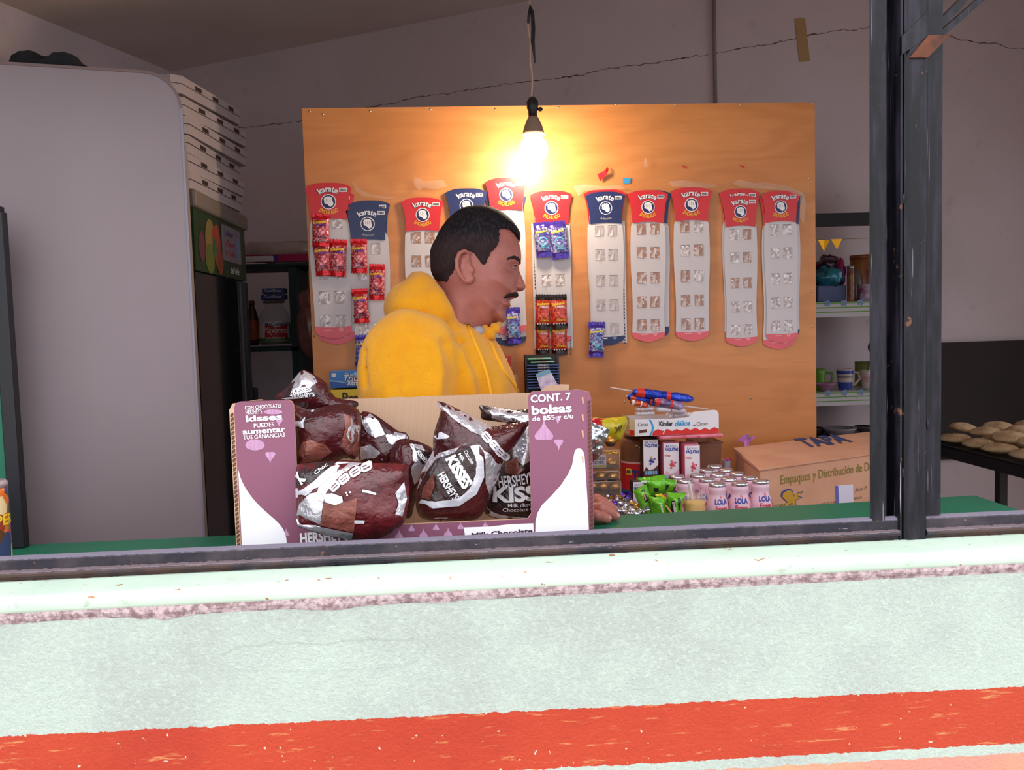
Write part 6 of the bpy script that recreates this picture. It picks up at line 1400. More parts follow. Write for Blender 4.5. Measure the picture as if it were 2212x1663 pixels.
B.base(GRF); B.over([(845,1050),(885,1035),(930,1180),(890,1200)], BKF, 0.0012, False); B.over([(862,1090),(880,1085),(905,1160),(890,1170)], mat('print_rosy', (220,120,130), 0.4), 0.002, False); B.over([(850,935),(925,935),(930,962),(852,960)], WHP, 0.003, False); B.done()
B = GB_([(950,1130),(1040,1150),(1110,1108),(1200,1168),(1185,1220),(1215,1440),(1000,1440),(985,1250)], 0.535, 0.018, 'front middle green bag with orange crescent', seed=13, Rr=0.02, smooth=False)
B.base(GRF); B.over([(1050,1185),(1100,1180),(1120,1380),(1075,1380)], BKF, 0.0012, False); B.over([(1030,1110),(1110,1095),(1180,1150),(1160,1165),(1090,1125),(1040,1130)], YLF, 0.0030, False); B.text('SKWINKLES', 1085, 1290, 150, 26, WHP, 0.003, 0.03, -1.35); B.done()
B = GB_([(1180,1078),(1300,1100),(1443,1090),(1400,1190),(1375,1300),(1385,1440),(1215,1440),(1195,1300),(1200,1170)], 0.525, 0.018, 'front right green bag beside the fruit cup', seed=14, Rr=0.02, smooth=False)
B.base(GRF); B.over([(1225,1180),(1260,1170),(1275,1250),(1255,1360),(1225,1375),(1215,1290)], MATS.get('milk_dark_side'), 0.0012, False); B.over([(1305,1140),(1335,1135),(1345,1190),(1330,1300),(1312,1290),(1300,1200)], BKF, 0.0012, False)
B.text('SKWINKLES', 1245, 1275, 170, 30, WHP, 0.003, 0.03, -1.4); B.over([(1150,1240),(1180,1250),(1240,1330),(1225,1345)], mat('print_salmon', (226,140,100), 0.4), 0.0032, False); B.done()
# ---- fruit cup with a white spoon
cu = W(1500,1095,0.545); rc = 26*mpp(0.545); zc1 = W(1500,1068,0.545).z
t0 = thing('fruit_cup', 'clear cup of yellow fruit with white spoon in front of drink bottles', 'cup', (cu.x, 0.545, TZ))
CUPM = mat('cup_clear', (226,206,196), 0.1, alpha=0.30, spec=0.9)
mb = MB(); mb.lathe([(rc*0.78,TZ+0.0005),(rc*0.80,TZ+0.004),(rc*0.98,zc1-0.003),(rc*1.02,zc1),(rc*0.95,zc1)], CUPM, (cu.x,0.545,0), 32, cap=False); mb.build('cup_wall', t0)
mb = MB(); zy = W(1500,1086,0.53).z; mb.lathe([(rc*0.76,TZ+0.002),(rc*0.90,zy-0.004),(rc*0.88,zy),(0.001,zy+0.001)], mat('yellow_fruit', (232,176,50), 0.4, rgb2=(240,200,90), noise_scale=90), (cu.x,0.545,0), 28); mb.build('fruit', t0)
mb = MB(); s0, s1, s2 = W(1488,1038,0.545), W(1492,1060,0.545), W(1497,1096,0.545)
mb.tube([s0, s0.lerp(s1,0.3), s1, s2], [0.0018,0.0038,0.0040,0.0028], mat('spoon_white', (232,222,228), 0.35), 10, flat=0.35)
single(mb, 'plastic_spoon', 'white plastic spoon standing in the fruit cup', 'spoon')
# odds and ends: violet wrapper and a clear bag behind the carton
mb = MB(); c_ = W(1612,948,1.09)
mb.grid(lambda i, j: c_ + Vector(((i-0.5)*0.040+(j-0.5)*0.02, 0.004*sin(7*i+3*j), (j-0.5)*0.018+0.004*sin(6*i))), 12, 8, mat('violet_film', (190,110,190), 0.3)); 
mb.grid(lambda i, j: c_ + Vector(((i-0.5)*0.014+0.006, -0.002+0.004*sin(7*i+3*j), (j-0.5)*0.008+0.006)), 6, 4, mat('label_olive', (150,140,70), 0.4)); mb.tube([c_-Vector((0,0,0.004)), Vector((c_.x,1.09,TZ+0.001))], 0.007, mat('violet_film', (190,110,190), 0.3), 8)
single(mb, 'violet_wrapper', 'small violet and yellow wrapper poking up behind the kraft carton', 'wrapper')
mb = MB(); p, q = W(1566,995,0.90), W(1580,1060,0.90); mb.box((p.x,0.90,TZ+0.0005),(q.x,0.93,p.z), mat('pale_film', (196,184,206), 0.25, alpha=0.8), bev=0.003); mb.tube([(p.x+0.001,0.899,p.z+0.002),(q.x,0.899,p.z+0.004)], 0.003, mat('pink_seam', (200,60,130), 0.4), 8)
single(mb, 'film_bag', 'pale film bag with pink seam left of the kraft carton', 'bag')
# ================================================================ the man behind the counter
from mathutils.bvhtree import BVHTree
YH = 0.62; KH = mpp(YH)
def hc(P, Y=None): return [(lambda p: (p.x, p.z))(W(900+x/3.617, 420+y/3.617, YH)) for x,y in P]
def sp2(P, n=4): return [tuple(p) for p in spline([np.array(p) for p in P], n)]
SKIN_O = sp2(hc([(770,285),(790,340),(806,400),(815,450),(819,492),(812,528),(799,556),(796,600),(792,660),(788,720),(786,757),(786,775),(788,790),(772,808),(740,818),(722,832),(730,848),(734,864),(726,882),(706,894),(698,908),(701,935),(698,965),(688,990),(664,1008),(630,1010),(606,1006),(590,1030),(560,1050),(520,1065),(480,1100),(470,1180),(450,1290),(150,1290),(110,1080),(120,860),(158,740),(150,680),(126,620),(124,530),(130,440),(158,370),(205,275),(290,182),(390,128),(490,112),(600,128),(700,192)]), 3)
OUT_O = sp2(hc([(800,282),(813,325),(806,365),(800,450),(780,600),(700,800),(500,900),(300,860),(200,740),(172,692),(130,645),(108,570),(106,440),(148,345),(200,248),(290,150),(380,100),(480,88),(565,95),(650,130),(738,198)]), 3)
NOSE_O = sp2(hc([(802,548),(801,582),(810,612),(825,648),(844,690),(852,714),(848,738),(828,754),(800,758),(772,756),(750,732),(757,690),(772,640),(780,590)]), 3)
HAIR_R = hc([(812,300),(812,345),(800,372),(784,350),(760,318),(715,296),(665,292),(632,305),(640,340),(636,375),(622,420),(596,455),(570,480),(552,520),(538,548),(522,575),(494,566),(472,528),(446,492),(404,470),(346,474),(314,512),(304,570),(290,630),(262,660),(248,700),(172,694),(90,650),(60,400),(200,120),(480,40),(700,100),(830,240)])
def P2(x, y): return hc([(x,y)])[0]
def inflate(d, Rr, Wm): q = np.clip(d/Rr, 0, 1); return Wm*np.sqrt(np.maximum(0, 1-(1-q)**2.2)) - np.where(d < 0, 0.02-d*2, 0)*(d < 0)
def gauss(X, Z, c, rx, rz, a, ang=0.0):
    cx, cz = P2(*c); dx, dz = X-cx, Z-cz
    u_ = dx*cos(ang)+dz*sin(ang); v_ = -dx*sin(ang)+dz*cos(ang); return a*np.exp(-(u_/rx)**2-(v_/rz)**2)
def crease(X, Z, P, wd_, a):
    P = [P2(*p) for p in P]; d = np.full(np.shape(X), 9.0)
    for (ax,az),(bx,bz) in zip(P, P[1:]):
        ex, ez = bx-ax, bz-az; t = np.clip(((X-ax)*ex+(Z-az)*ez)/(ex*ex+ez*ez), 0, 1); d = np.minimum(d, np.hypot(X-ax-t*ex, Z-az-t*ez))
    return a*np.exp(-(d/wd_)**2)
def wface(X, Z):
    d = poly_dist(X, Z, SKIN_O); zj = P2(0, 900)[1]; zt_ = P2(0, 700)[1]
    f = np.clip((Z-zj)/(zt_-zj), 0, 1); Wm = 0.070 + 0.008*f
    w = inflate(d, 0.080, Wm)
    k = (d > 0)
    w = w + k*(gauss(X,Z,(742,578),0.017,0.011,-0.0095) + gauss(X,Z,(778,528),0.020,0.006,0.0035,0.2) + gauss(X,Z,(660,690),0.026,0.020,0.0055)
      + gauss(X,Z,(640,860),0.030,0.030,0.004) + gauss(X,Z,(600,450),0.020,0.03,-0.003) + gauss(X,Z,(752,812),0.012,0.008,0.004) + gauss(X,Z,(725,866),0.010,0.006,0.003)
      + crease(X,Z,[(762,745),(715,775),(672,815),(650,860)],0.0042,-0.0036) + crease(X,Z,[(720,832),(690,826),(672,822)],0.0026,-0.0055)
      + crease(X,Z,[(610,1000),(590,960),(600,920)],0.004,-0.0030) + crease(X,Z,[(700,606),(730,614),(755,604)],0.003,-0.0018) + crease(X,Z,[(697,900),(670,905)],0.004,-0.003)
      + crease(X,Z,[(330,760),(420,900),(520,1010)],0.018,-0.002))
    return w
def wnose(X, Z):
    d = poly_dist(X, Z, NOSE_O); w = inflate(d, 0.010, 0.0185)
    return w + (d > 0)*(gauss(X,Z,(790,725),0.0085,0.0075,0.0080) + crease(X,Z,[(775,690),(768,720),(778,745)],0.0022,-0.003))
EARP = [((404,486),.004),((370,470),.010),((330,490),.014),((311,540),.017),((314,600),.017),((338,655),.013),((372,694),.008),((410,697),.005),((430,672),.004)]
EARI = [((398,520),.008),((362,545),.011),((352,595),.011),((372,640),.008),((404,655),.005)]
h_ = 0.0022
lo = (P2(60,0)[0], YH-0.108, P2(0,1290)[1]+0.006); hi = (P2(880,0)[0], YH+0.108, P2(0,70)[1])
n_ = [int((hi[i]-lo[i])/h_)+2 for i in range(3)]
xs_, ys_2, zs_ = [lo[i]+np.arange(n_[i])*h_ for i in range(3)]
X2, Z2 = np.meshgrid(xs_, zs_, indexing='ij')
WF = wface(X2, Z2); WN = wnose(X2, Z2)
Yc = np.abs(ys_2-YH)[None,:,None]
F3 = smin((Yc - WF[:,None,:])*0.8, (Yc - WN[:,None,:])*0.8, 0.007)
X3, Y3, Z3 = np.meshgrid(xs_, np.abs(ys_2-YH), zs_, indexing='ij')
we = float(wface(np.array([P2(400,600)[0]]), np.array([P2(400,600)[1]]))[0])
E = None
for (a, ra), (b, rb) in zip(EARP, EARP[1:]):
    (ax,az),(bx,bz) = P2(*a), P2(*b); c = sd_cap(X3,Y3,Z3,(ax,we+ra,az),(bx,we+rb,bz),0.0042,0.0042); E = c if E is None else np.minimum(E, c)
for (a, ra), (b, rb) in zip(EARI, EARI[1:]):
    (ax,az),(bx,bz) = P2(*a), P2(*b); c = sd_cap(X3,Y3,Z3,(ax,we+ra-0.003,az),(bx,we+rb-0.003,bz),0.0036,0.0036); E = smin(E, c, 0.004)
cx_, cz_ = P2(366,585); E = smin(E, sd_ell(X3,Y3,Z3,(cx_,we+0.002,cz_),(0.015,0.008,0.026)), 0.005)
cx_, cz_ = P2(424,612); E = smin(E, sd_ell(X3,Y3,Z3,(cx_,we+0.004,cz_),(0.005,0.006,0.008)), 0.004)
cx_, cz_ = P2(400,678); E = smin(E, sd_ell(X3,Y3,Z3,(cx_,we+0.005,cz_),(0.009,0.004,0.008)), 0.005)
F3 = smin(F3, E, 0.004)
Vh, Fh = surface_nets(F3, lo, h_)

# body under the clothes, arms, legs and the two hands
def q3(px_, py_, Y): p = W(px_, py_, Y); return (p.x, p.y, p.z)
SHR, ELR = q3(898,770,0.475), q3(872,985,0.435); WRR = (W(1212,1092,0.365).x, 0.372, 1.188); SHL, ELL, WRL = q3(950,775,0.80), q3(990,950,0.85), q3(1196,985,0.685)
def capchain(X,Y,Z,P,rs,k=0.02,sy=1.0):
    E = None
    for (a,ra),(b,rb) in zip(zip(P,rs), list(zip(P,rs))[1:]):
        c = sd_cap(X,Y,Z,a,b,ra,rb,sy); E = c if E is None else smin(E,c,k)
    return E
HX = q3(960,900,0.64)[0]
def bodyf(X,Y,Z):
    d = sd_ell(X,Y,Z,q3(966,930,0.64),(0.12,0.155,0.22)); d = smin(d, sd_ell(X,Y,Z,(HX-0.01,0.64,0.93),(0.12,0.16,0.14)), 0.08)
    d = smin(d, capchain(X,Y,Z,[SHR,ELR,WRR],[0.05,0.042,0.028]), 0.03); d = smin(d, capchain(X,Y,Z,[SHL,ELL,WRL],[0.05,0.042,0.028]), 0.03)
    for yy, xx in ((0.55,-0.02),(0.74,0.03)): d = smin(d, capchain(X,Y,Z,[(HX-0.01,yy,0.88),(HX+xx,yy-0.01,0.48),(HX+xx-0.02,yy-0.01,0.08)],[0.075,0.052,0.036]), 0.03)
    d = smin(d, sd_cap(X,Y,Z,q3(945,745,0.62),q3(945,690,0.62),0.06,0.055), 0.03)
    return d
Vb, Fb = sdf_mesh(bodyf, (HX-0.32,0.33,0.03), (HX+0.42,1.0,1.56), 0.012)
def hand_mesh(palm, fingers, wrist, h=0.0017):
    def f(X,Y,Z):
        d = None
        for a,b,ra,rb in palm:
            c = sd_cap(X,Y,Z,a,b,ra,rb); d = c if d is None else smin(d,c,0.010)
        d = smin(d, sd_cap(X,Y,Z,wrist,palm[0][0],0.026,0.020), 0.014)
        for P in fingers:
            c = capchain(X,Y,Z,[p for p,r in P],[r for p,r in P],0.003)
            d = smin(d, c, 0.0045)
        return d
    A = np.array([p for P in fingers for p,_ in P] + [wrist] + [p for c in palm for p in c[:2]])
    return sdf_mesh(f, tuple(A.min(0)-0.03), tuple(A.max(0)+0.03), h)
def z_(px_, py_, Z): return tuple(WZ(px_, py_, Z))
# right hand, palm down on the counter, fingers to the right
wr = np.array(WRR)
K = [z_(1268,1112,1.158), z_(1268,1098,1.163), z_(1268,1086,1.164), z_(1266,1076,1.162)]     # knuckles: little, ring, middle, index
palm = [(tuple(wr+np.array((0.015,0,-0.004))), K[0], 0.016, 0.012), (tuple(wr+np.array((0.015,0.004,-0.002))), K[1], 0.017, 0.012), (tuple(wr+np.array((0.012,0.008,0))), K[2], 0.017, 0.012), (tuple(wr+np.array((0.012,0.014,0))), K[3], 0.016, 0.012)]
fing = [[(K[0],0.0105),(z_(1291,1114,1.160),0.0095),(z_(1304,1118,1.153),0.0088),(z_(1311,1121,1.1495),0.0082)],
        [(K[1],0.0115),(z_(1300,1098,1.166),0.0105),(z_(1319,1107,1.157),0.0098),(z_(1328,1114,1.1505),0.0090)],
        [(K[2],0.0115),(z_(1296,1087,1.168),0.0105),(z_(1315,1094,1.160),0.0098),(z_(1325,1101,1.152),0.0090)],
        [(K[3],0.0112),(z_(1290,1079,1.167),0.0102),(z_(1305,1086,1.160),0.0095),(z_(1313,1093,1.152),0.0088)],
        [(tuple(wr+np.array((0.02,0.03,-0.005))),0.013),(z_(1242,1064,1.157),0.0115),(z_(1262,1062,1.152),0.0100)]]
Vr, Fr_ = hand_mesh(palm, fing, WRR)
# left hand, pinching a foil sachet
wl_ = np.array(WRL); KL = [q3(1262,985,0.655), q3(1264,973,0.640), q3(1262,962,0.625), q3(1256,953,0.612)]
palmL = [(tuple(wl_+np.array((0.02,-0.01,0.0))), k, 0.017, 0.012) for k in KL]
fingL = [[(KL[0],0.0105),(q3(1276,988,0.640),0.0098),(q3(1284,984,0.622),0.0090),(q3(1284,978,0.612),0.0082)],
         [(KL[1],0.0112),(q3(1282,978,0.630),0.0104),(q3(1292,974,0.612),0.0095),(q3(1293,968,0.602),0.0088)],
         [(KL[2],0.0112),(q3(1278,962,0.612),0.0104),(q3(1289,962,0.600),0.0095),(q3(1293,960,0.594),0.0086)],
         [(KL[3],0.0110),(q3(1268,950,0.596),0.0102),(q3(1280,950,0.586),0.0092),(q3(1287,952,0.582),0.0084)],
         [(tuple(wl_+np.array((0.03,-0.04,0.01))),0.013),(q3(1238,958,0.575),0.0115),(q3(1258,960,0.560),0.0100),(q3(1270,962,0.556),0.0092)]]
Vl, Fl_ = hand_mesh(palmL, fingL, WRL)
m, t, b, N = nmat('skin', 0.48, 0, 0.45); P = N.coords('Object')
c = N.mix(N.smooth(N.noise(P, 22, 4), 0.35, 0.7), (178, 108, 97), (162, 94, 85)); c = N.mix(N.mul(N.smooth(N.noise(P, 140, 3), 0.6, 0.8), 0.25), c, (128, 70, 60))
t.links.new(c, b.inputs['Base Color']); t.links.new(N.bump(N.noise(P, 420, 3), 0.12, 0.001), b.inputs['Normal'])
b.inputs['Subsurface Weight'].default_value = 0.12; b.inputs['Subsurface Radius'].default_value = (0.012,0.004,0.002); b.inputs['Subsurface Scale'].default_value = 0.6
SKIN = m
mb = MB()
for V, F in ((Vh, Fh), (Vb, Fb), (Vr, Fr_), (Vl, Fl_)): mb.add(V, F.tolist(), SKIN, True)
man = mb.build('person', origin=Vector((HX, 0.62, 0.0)))
tag(man, 'man in a yellow hoodie with black hair and moustache, seen from the side, facing right', 'person')
def sub(mbx, name): return mbx.build(name, man)

# hair
Wo = inflate(poly_dist(X2, Z2, OUT_O), 0.080, 0.080); dr = poly_dist(X2, Z2, HAIR_R)
jag = np.array([[0.0016*noise.noise(Vector((x*260, z*90, 0))) for z in zs_] for x in xs_])
dr = dr + jag
base_ = np.where(Wo > 0, np.maximum(Wo, WF*(WF > 0)) + 0.0060*np.clip(dr/0.016, 0, 1), -0.01)
WH = np.where(dr > 0, base_, -0.02 + dr)
FH = (Yc - WH[:,None,:])*0.7
FH = np.where(E[..., :] < 0.0022, 0.004, FH)                       # keep the ear free
Vx, Fx = surface_nets(FH, lo, h_)
m, t, b, N = nmat('black_hair', 0.75, 0, 0.2); P = N.coords('Object', (260, 260, 90)); c = N.mix(N.smooth(N.noise(P, 1.0, 3), 0.45, 0.65), (16, 14, 22), (44, 36, 40)); zf = N.sep(N.coords('Object'))[2]
c = N.mix(N.mul(N.smooth(N.add(zf, N.mul(N.noise(P, 0.4, 3), 0.02)), P2(0,300)[1]+0.012, P2(0,430)[1]+0.01), 0.4), c, (70, 48, 46))
t.links.new(c, b.inputs['Base Color']); t.links.new(N.bump(N.noise(P, 1.5, 3), 0.5, 0.002), b.inputs['Normal']); HAIR = m
mb = MB(); mb.add(Vx, Fx.tolist(), HAIR, True); sub(mb, 'hair')

# patches that lie on the face
def face_patch(mb, pts, mt, off, sides=(-1,1), edge=0.004, sp=0.0016, fuzz=0.0):
    P = [Vector(p) for p in hc(pts)]; a = np.array([tuple(p) for p in P]); l_ = a.min(0); h2 = a.max(0)
    gx, gz = np.meshgrid(np.arange(l_[0], h2[0], sp), np.arange(l_[1], h2[1], sp)); gx = gx.ravel(); gz = gz.ravel(); k = poly_dist(gx, gz, a) > sp*0.4
    r = delaunay_2d_cdt(P + [Vector((x,z)) for x,z in zip(gx[k], gz[k])], [], [list(range(len(P)))], 1, 1e-7)
    V = np.array([tuple(v) for v in r[0]]); d = np.maximum(poly_dist(V[:,0], V[:,1], a), 0)
    w = np.maximum(np.maximum(wface(V[:,0],V[:,1]), 0), wnose(V[:,0],V[:,1])) 
    hgt = np.maximum(w, 0.001) - 0.0006 + off*np.clip(d/edge, 0, 1)
    if fuzz: hgt = hgt + fuzz*np.array([noise.noise(Vector((x*700,z*300,1))) for x,z in V])
    for s__ in sides:
        mb.add([(x, YH+s__*hh, z) for (x,z),hh in zip(V,hgt)], [tuple(f) if s__ < 0 else tuple(f)[::-1] for f in r[2]], mt, True)
mb = MB(); face_patch(mb, [(792,768),(797,790),(790,800),(770,806),(740,806),(712,812),(690,820),(672,822),(668,812),(684,792),(712,776),(748,766),(775,762)], HAIR, 0.0042, fuzz=0.0006); sub(mb, 'moustache')
mb = MB(); face_patch(mb, [(684,520),(712,500),(748,490),(784,497),(810,520),(814,542),(800,548),(780,533),(748,524),(715,528),(692,536)], HAIR, 0.0026, fuzz=0.0005); sub(mb, 'eyebrow')
LIPM = mat('lip', (176, 100, 96), 0.4)
mb = MB(); face_patch(mb, [(724,840),(732,850),(736,864),(730,878),(716,880),(696,866),(680,846),(690,838)], LIPM, 0.0018); face_patch(mb, [(790,800),(778,810),(748,818),(724,826),(690,826),(700,816),(740,806)], LIPM, 0.0014); sub(mb, 'lips')
mb = MB(); face_patch(mb, [(726,826),(738,824),(736,838),(724,844),(708,836)], mat('tooth', (206,196,190), 0.3), -0.0035 + 0.004); sub(mb, 'teeth')
# eyes: ball, iris, lids
ex, ez = P2(738, 573); wv = float(wface(np.array([ex]), np.array([ez]))[0])
for s__ in (-1, 1):
    mb = MB(); M = Matrix.Translation((ex-0.0030, YH+s__*(wv-0.0088), ez)) @ Matrix.Rotation(s__*R(18), 4, 'Z')
    prof = [(0.0118*sin(pi*k/16), 0.0118*cos(pi*k/16)) for k in range(17)]
    Mz = M @ Matrix.Rotation(R(90), 4, 'Y')
    mb.lathe([(max(r,1e-5),z) for r,z in prof], mat('eye_white', (150,126,120), 0.25), (0,0,0), 20, Mz, False)
    mb.lathe([(1e-5,0.01205),(0.0058,0.01075)][::-1], mat('iris_brown', (34,20,16), 0.15), (0,0,0), 16, Mz, False); sub(mb, 'eye')
    mb = MB(); up = [M @ Vector((0.0123*cos(a_)*cos(0.50-0.1*abs(a_)), s__*0.0123*sin(a_)*1.0, 0.0123*sin(0.42-0.25*abs(a_)))) for a_ in np.linspace(-0.9, 1.45, 10)]
    mb.tube(up, [0.0010]+[0.0020]*8+[0.0008], SKIN, 8); mb.tube([p+Vector((0.0010,s__*0.0010,-0.0016)) for p in up], 0.0008, HAIR, 6)
    dn = [M @ Vector((0.0120*cos(a_), s__*0.0120*sin(a_), -0.0120*sin(0.32-0.12*abs(a_)))) for a_ in np.linspace(-0.9, 1.35, 10)]
    mb.tube(dn, [0.0008]+[0.0017]*8+[0.0006], SKIN, 8); sub(mb, 'eyelids')
NAILM = mat('fingernail', (200, 150, 140), 0.3)
mb = MB()
for P in fing[:4]:
    tip = Vector(P[-1][0]); prv = Vector(P[-2][0]); d = (tip-prv).normalized(); up = Vector((0,-0.45,0.9)); up = (up - d*up.dot(d)).normalized(); sd = d.cross(up); r_ = P[-1][1]
    c0 = tip - d*0.001; vs = [c0 + d*(a*0.0062) + sd*(b_*0.0052) + up*(r_*(1.03-0.22*b_*b_ - (0.12 if a > 0.9 else 0))) for a in (-1,-0.3,0.4,1) for b_ in (-1,-0.5,0,0.5,1)]
    mb.add(vs, [(i*5+j, i*5+j+1, (i+1)*5+j+1, (i+1)*5+j) for i in range(3) for j in range(4)], NAILM, True)
sub(mb, 'fingernails')

# hoodie
def foldn(X,Y,Z):
    return 0.0035*np.sin(X*38 + 30*Z + 3*np.sin(Y*14)) * np.clip((1.45-Z)*5, 0, 1) + 0.0022*np.sin(X*70-Z*22+Y*30)
def seg3(X,Y,Z,P,wd_,a):
    d = np.full(X.shape, 9.0)
    for p,q in zip(P,P[1:]): d = np.minimum(d, sd_cap(X,Y,Z,p,q,0.0,0.0))
    return a*np.exp(-(d/wd_)**2)
def hoodf(X,Y,Z):
    d = sd_ell(X,Y,Z,q3(968,965,0.64),(0.160,0.198,0.262))
    d = smin(d, sd_ell(X,Y,Z,q3(964,822,0.64),(0.126,0.185,0.120)), 0.06)
    d = smin(d, sd_ell(X,Y,Z,(HX,0.64,1.02),(0.165,0.19,0.18)), 0.06)
    d = smin(d, sd_ell(X,Y,Z,q3(932,762,0.63),(0.090,0.15,0.058)), 0.05)
    arm = capchain(X,Y,Z,[SHR, ELR],[0.086,0.090],0.03,0.86)
    arm = smin(arm, sd_ell(X,Y,Z,q3(866,812,0.47),(0.080,0.072,0.11)), 0.05)
    d = smin(d, arm, 0.018)
    d = smin(d, capchain(X,Y,Z,[ELR, tuple(0.12*np.array(ELR)+0.88*np.array(WRR))],[0.078,0.044],0.02), 0.03)
    d = smin(d, capchain(X,Y,Z,[SHL,ELL],[0.082,0.078]), 0.03); d = smin(d, capchain(X,Y,Z,[ELL, tuple(0.1*np.array(ELL)+0.9*np.array(WRL))],[0.074,0.042]), 0.03)
    # hood lying round the neck
    hb = sd_ell(X,Y,Z,q3(893,668,0.62),(0.060,0.112,0.062)); 
    yn = 2*YH - Y
    ring = None
    for YY in (Y, yn):
        c = capchain(X,YY,Z,[q3(910,600,0.60),q3(914,626,0.560),q3(930,652,0.538),q3(950,680,0.533),q3(968,712,0.545),q3(988,738,0.562),q3(1014,757,0.588),q3(1044,750,0.61)],[0.020,0.026,0.030,0.029,0.025,0.020,0.016,0.012],0.012)
        ring = c if ring is None else np.minimum(ring, c)
    hb = smin(hb, sd_ell(X,Y,Z,q3(912,630,0.62),(0.026,0.085,0.050)), 0.03)
    hb = smin(hb, ring, 0.022)
    d = smin(d, hb, 0.007)
    # creases and folds
    d = d + foldn(X,Y,Z)
    d = d + seg3(X,Y,Z,[q3(836,700,0.46),q3(880,690,0.46),q3(940,716,0.47),q3(1000,745,0.51)],0.007,0.010)
    d = d + seg3(X,Y,Z,[q3(962,745,0.42),q3(985,790,0.42),q3(988,870,0.40)],0.010,0.018) - seg3(X,Y,Z,[q3(935,740,0.40),q3(955,800,0.39),q3(950,870,0.38)],0.018,0.012)
    d = d + seg3(X,Y,Z,[q3(872,700,0.40),q3(862,760,0.385),q3(850,850,0.375)],0.010,0.010) + seg3(X,Y,Z,[q3(800,760,0.44),q3(795,830,0.42)],0.009,0.010)
    d = d + seg3(X,Y,Z,[q3(1020,760,0.48),q3(1045,850,0.47)],0.010,0.012) - seg3(X,Y,Z,[q3(1003,760,0.46),q3(1020,850,0.45)],0.014,0.010)
    neck = capchain(X,Y,Z,[q3(945,560,0.62),q3(965,645,0.62),q3(1014,706,0.62)],[0.062,0.066,0.050],0.02)
    neck = np.minimum(neck, sd_ell(X,Y,Z,q3(1000,640,0.62),(0.10,0.066,0.075)))
    d = smax(d, -neck, 0.006)
    return d
lo2, hi2 = (HX-0.30,0.33,0.90), (HX+0.36,0.98,1.62)
Vg, Fg = sdf_mesh(hoodf, lo2, hi2, 0.0052)
m, t, b, N = nmat('yellow_fleece', 0.9, 0, 0.2); P = N.coords('Object'); c = N.mix(N.smooth(N.noise(P, 14, 4), 0.35, 0.7), (240, 166, 24), (230, 153, 18)); t.links.new(c, b.inputs['Base Color'])
t.links.new(N.bump(N.add(N.noise(P, 500, 3), N.mul(N.noise(P, 11, 3), 5.0)), 0.5, 0.006), b.inputs['Normal']); b.inputs['Sheen Weight'].default_value = 0.25; YEL = m
mb = MB(); mb.add(Vg, Fg.tolist(), YEL, True); hoodie = sub(mb, 'hoodie')
bv = BVHTree.FromPolygons([Vector(v) for v in Vg], [tuple(f) for f in Fg.tolist()])
def onto(px_, py_, off, dflt=0.45):
    d = ray(px_, py_).normalized(); hit = bv.ray_cast(CAM, d)
    return (hit[0] - d*off) if hit[0] is not None else W(px_, py_, dflt)
YC = mat('yellow_cord', (246, 176, 30), 0.8)
for path, dY in (([(1011,704),(1016,716),(1022,732),(1030,750),(1038,768),(1045,788),(1051,808),(1056,828),(1060,850),(1064,880)], 0), ([(1052,722),(1062,744),(1071,766),(1080,785),(1088,801),(1099,816),(1110,831),(1118,846)], 0)):
    pts = [onto(x, y, 0.002) for x, y in path]; 
    mb = MB(); mb.tube(pts, 0.0036, YC, 8); mb.build('drawstring', man)
mb = MB(); e_ = onto(1011,703,0.002); mb.lathe([(0.0055,0),(0.0060,0.0012),(0.0035,0.0016),(0.003,0)], mat('eyelet_metal', (150,110,50), 0.4, 0.6), (0,0,0), 14, Matrix.Translation(e_) @ Matrix.Rotation(R(90),4,'X')); mb.build('eyelet', man)
mb = MB(); k0 = W(1066,716,0.60)
def knot(X,Y,Z):
    d = capchain(X,Y,Z,[q3(1038,726,0.585),q3(1056,722,0.58),q3(1070,708,0.585),q3(1078,700,0.60)],[0.008,0.011,0.010,0.006],0.006)
    d = smin(d, capchain(X,Y,Z,[q3(1048,704,0.59),q3(1052,716,0.585),q3(1064,728,0.59)],[0.006,0.008,0.007],0.005), 0.004); return d + 0.001*np.sin(X*300+Z*250)
V, F = sdf_mesh(knot, (k0.x-0.05,0.55,k0.z-0.05), (k0.x+0.04,0.64,k0.z+0.04), 0.0022); mb.add(V, F.tolist(), YEL, True); mb.build('collar_knot', man)
mb = MB(); V, F = sdf_mesh(lambda X,Y,Z: sd_ell(X,Y,Z,q3(1030,716,0.612),(0.022,0.048,0.016)), (k0.x-0.09,0.54,k0.z-0.05), (k0.x+0.04,0.70,k0.z+0.04), 0.004)
mb.add(V, F.tolist(), mat('tshirt_grey', (170,164,178), 0.9), True); mb.build('undershirt', man)
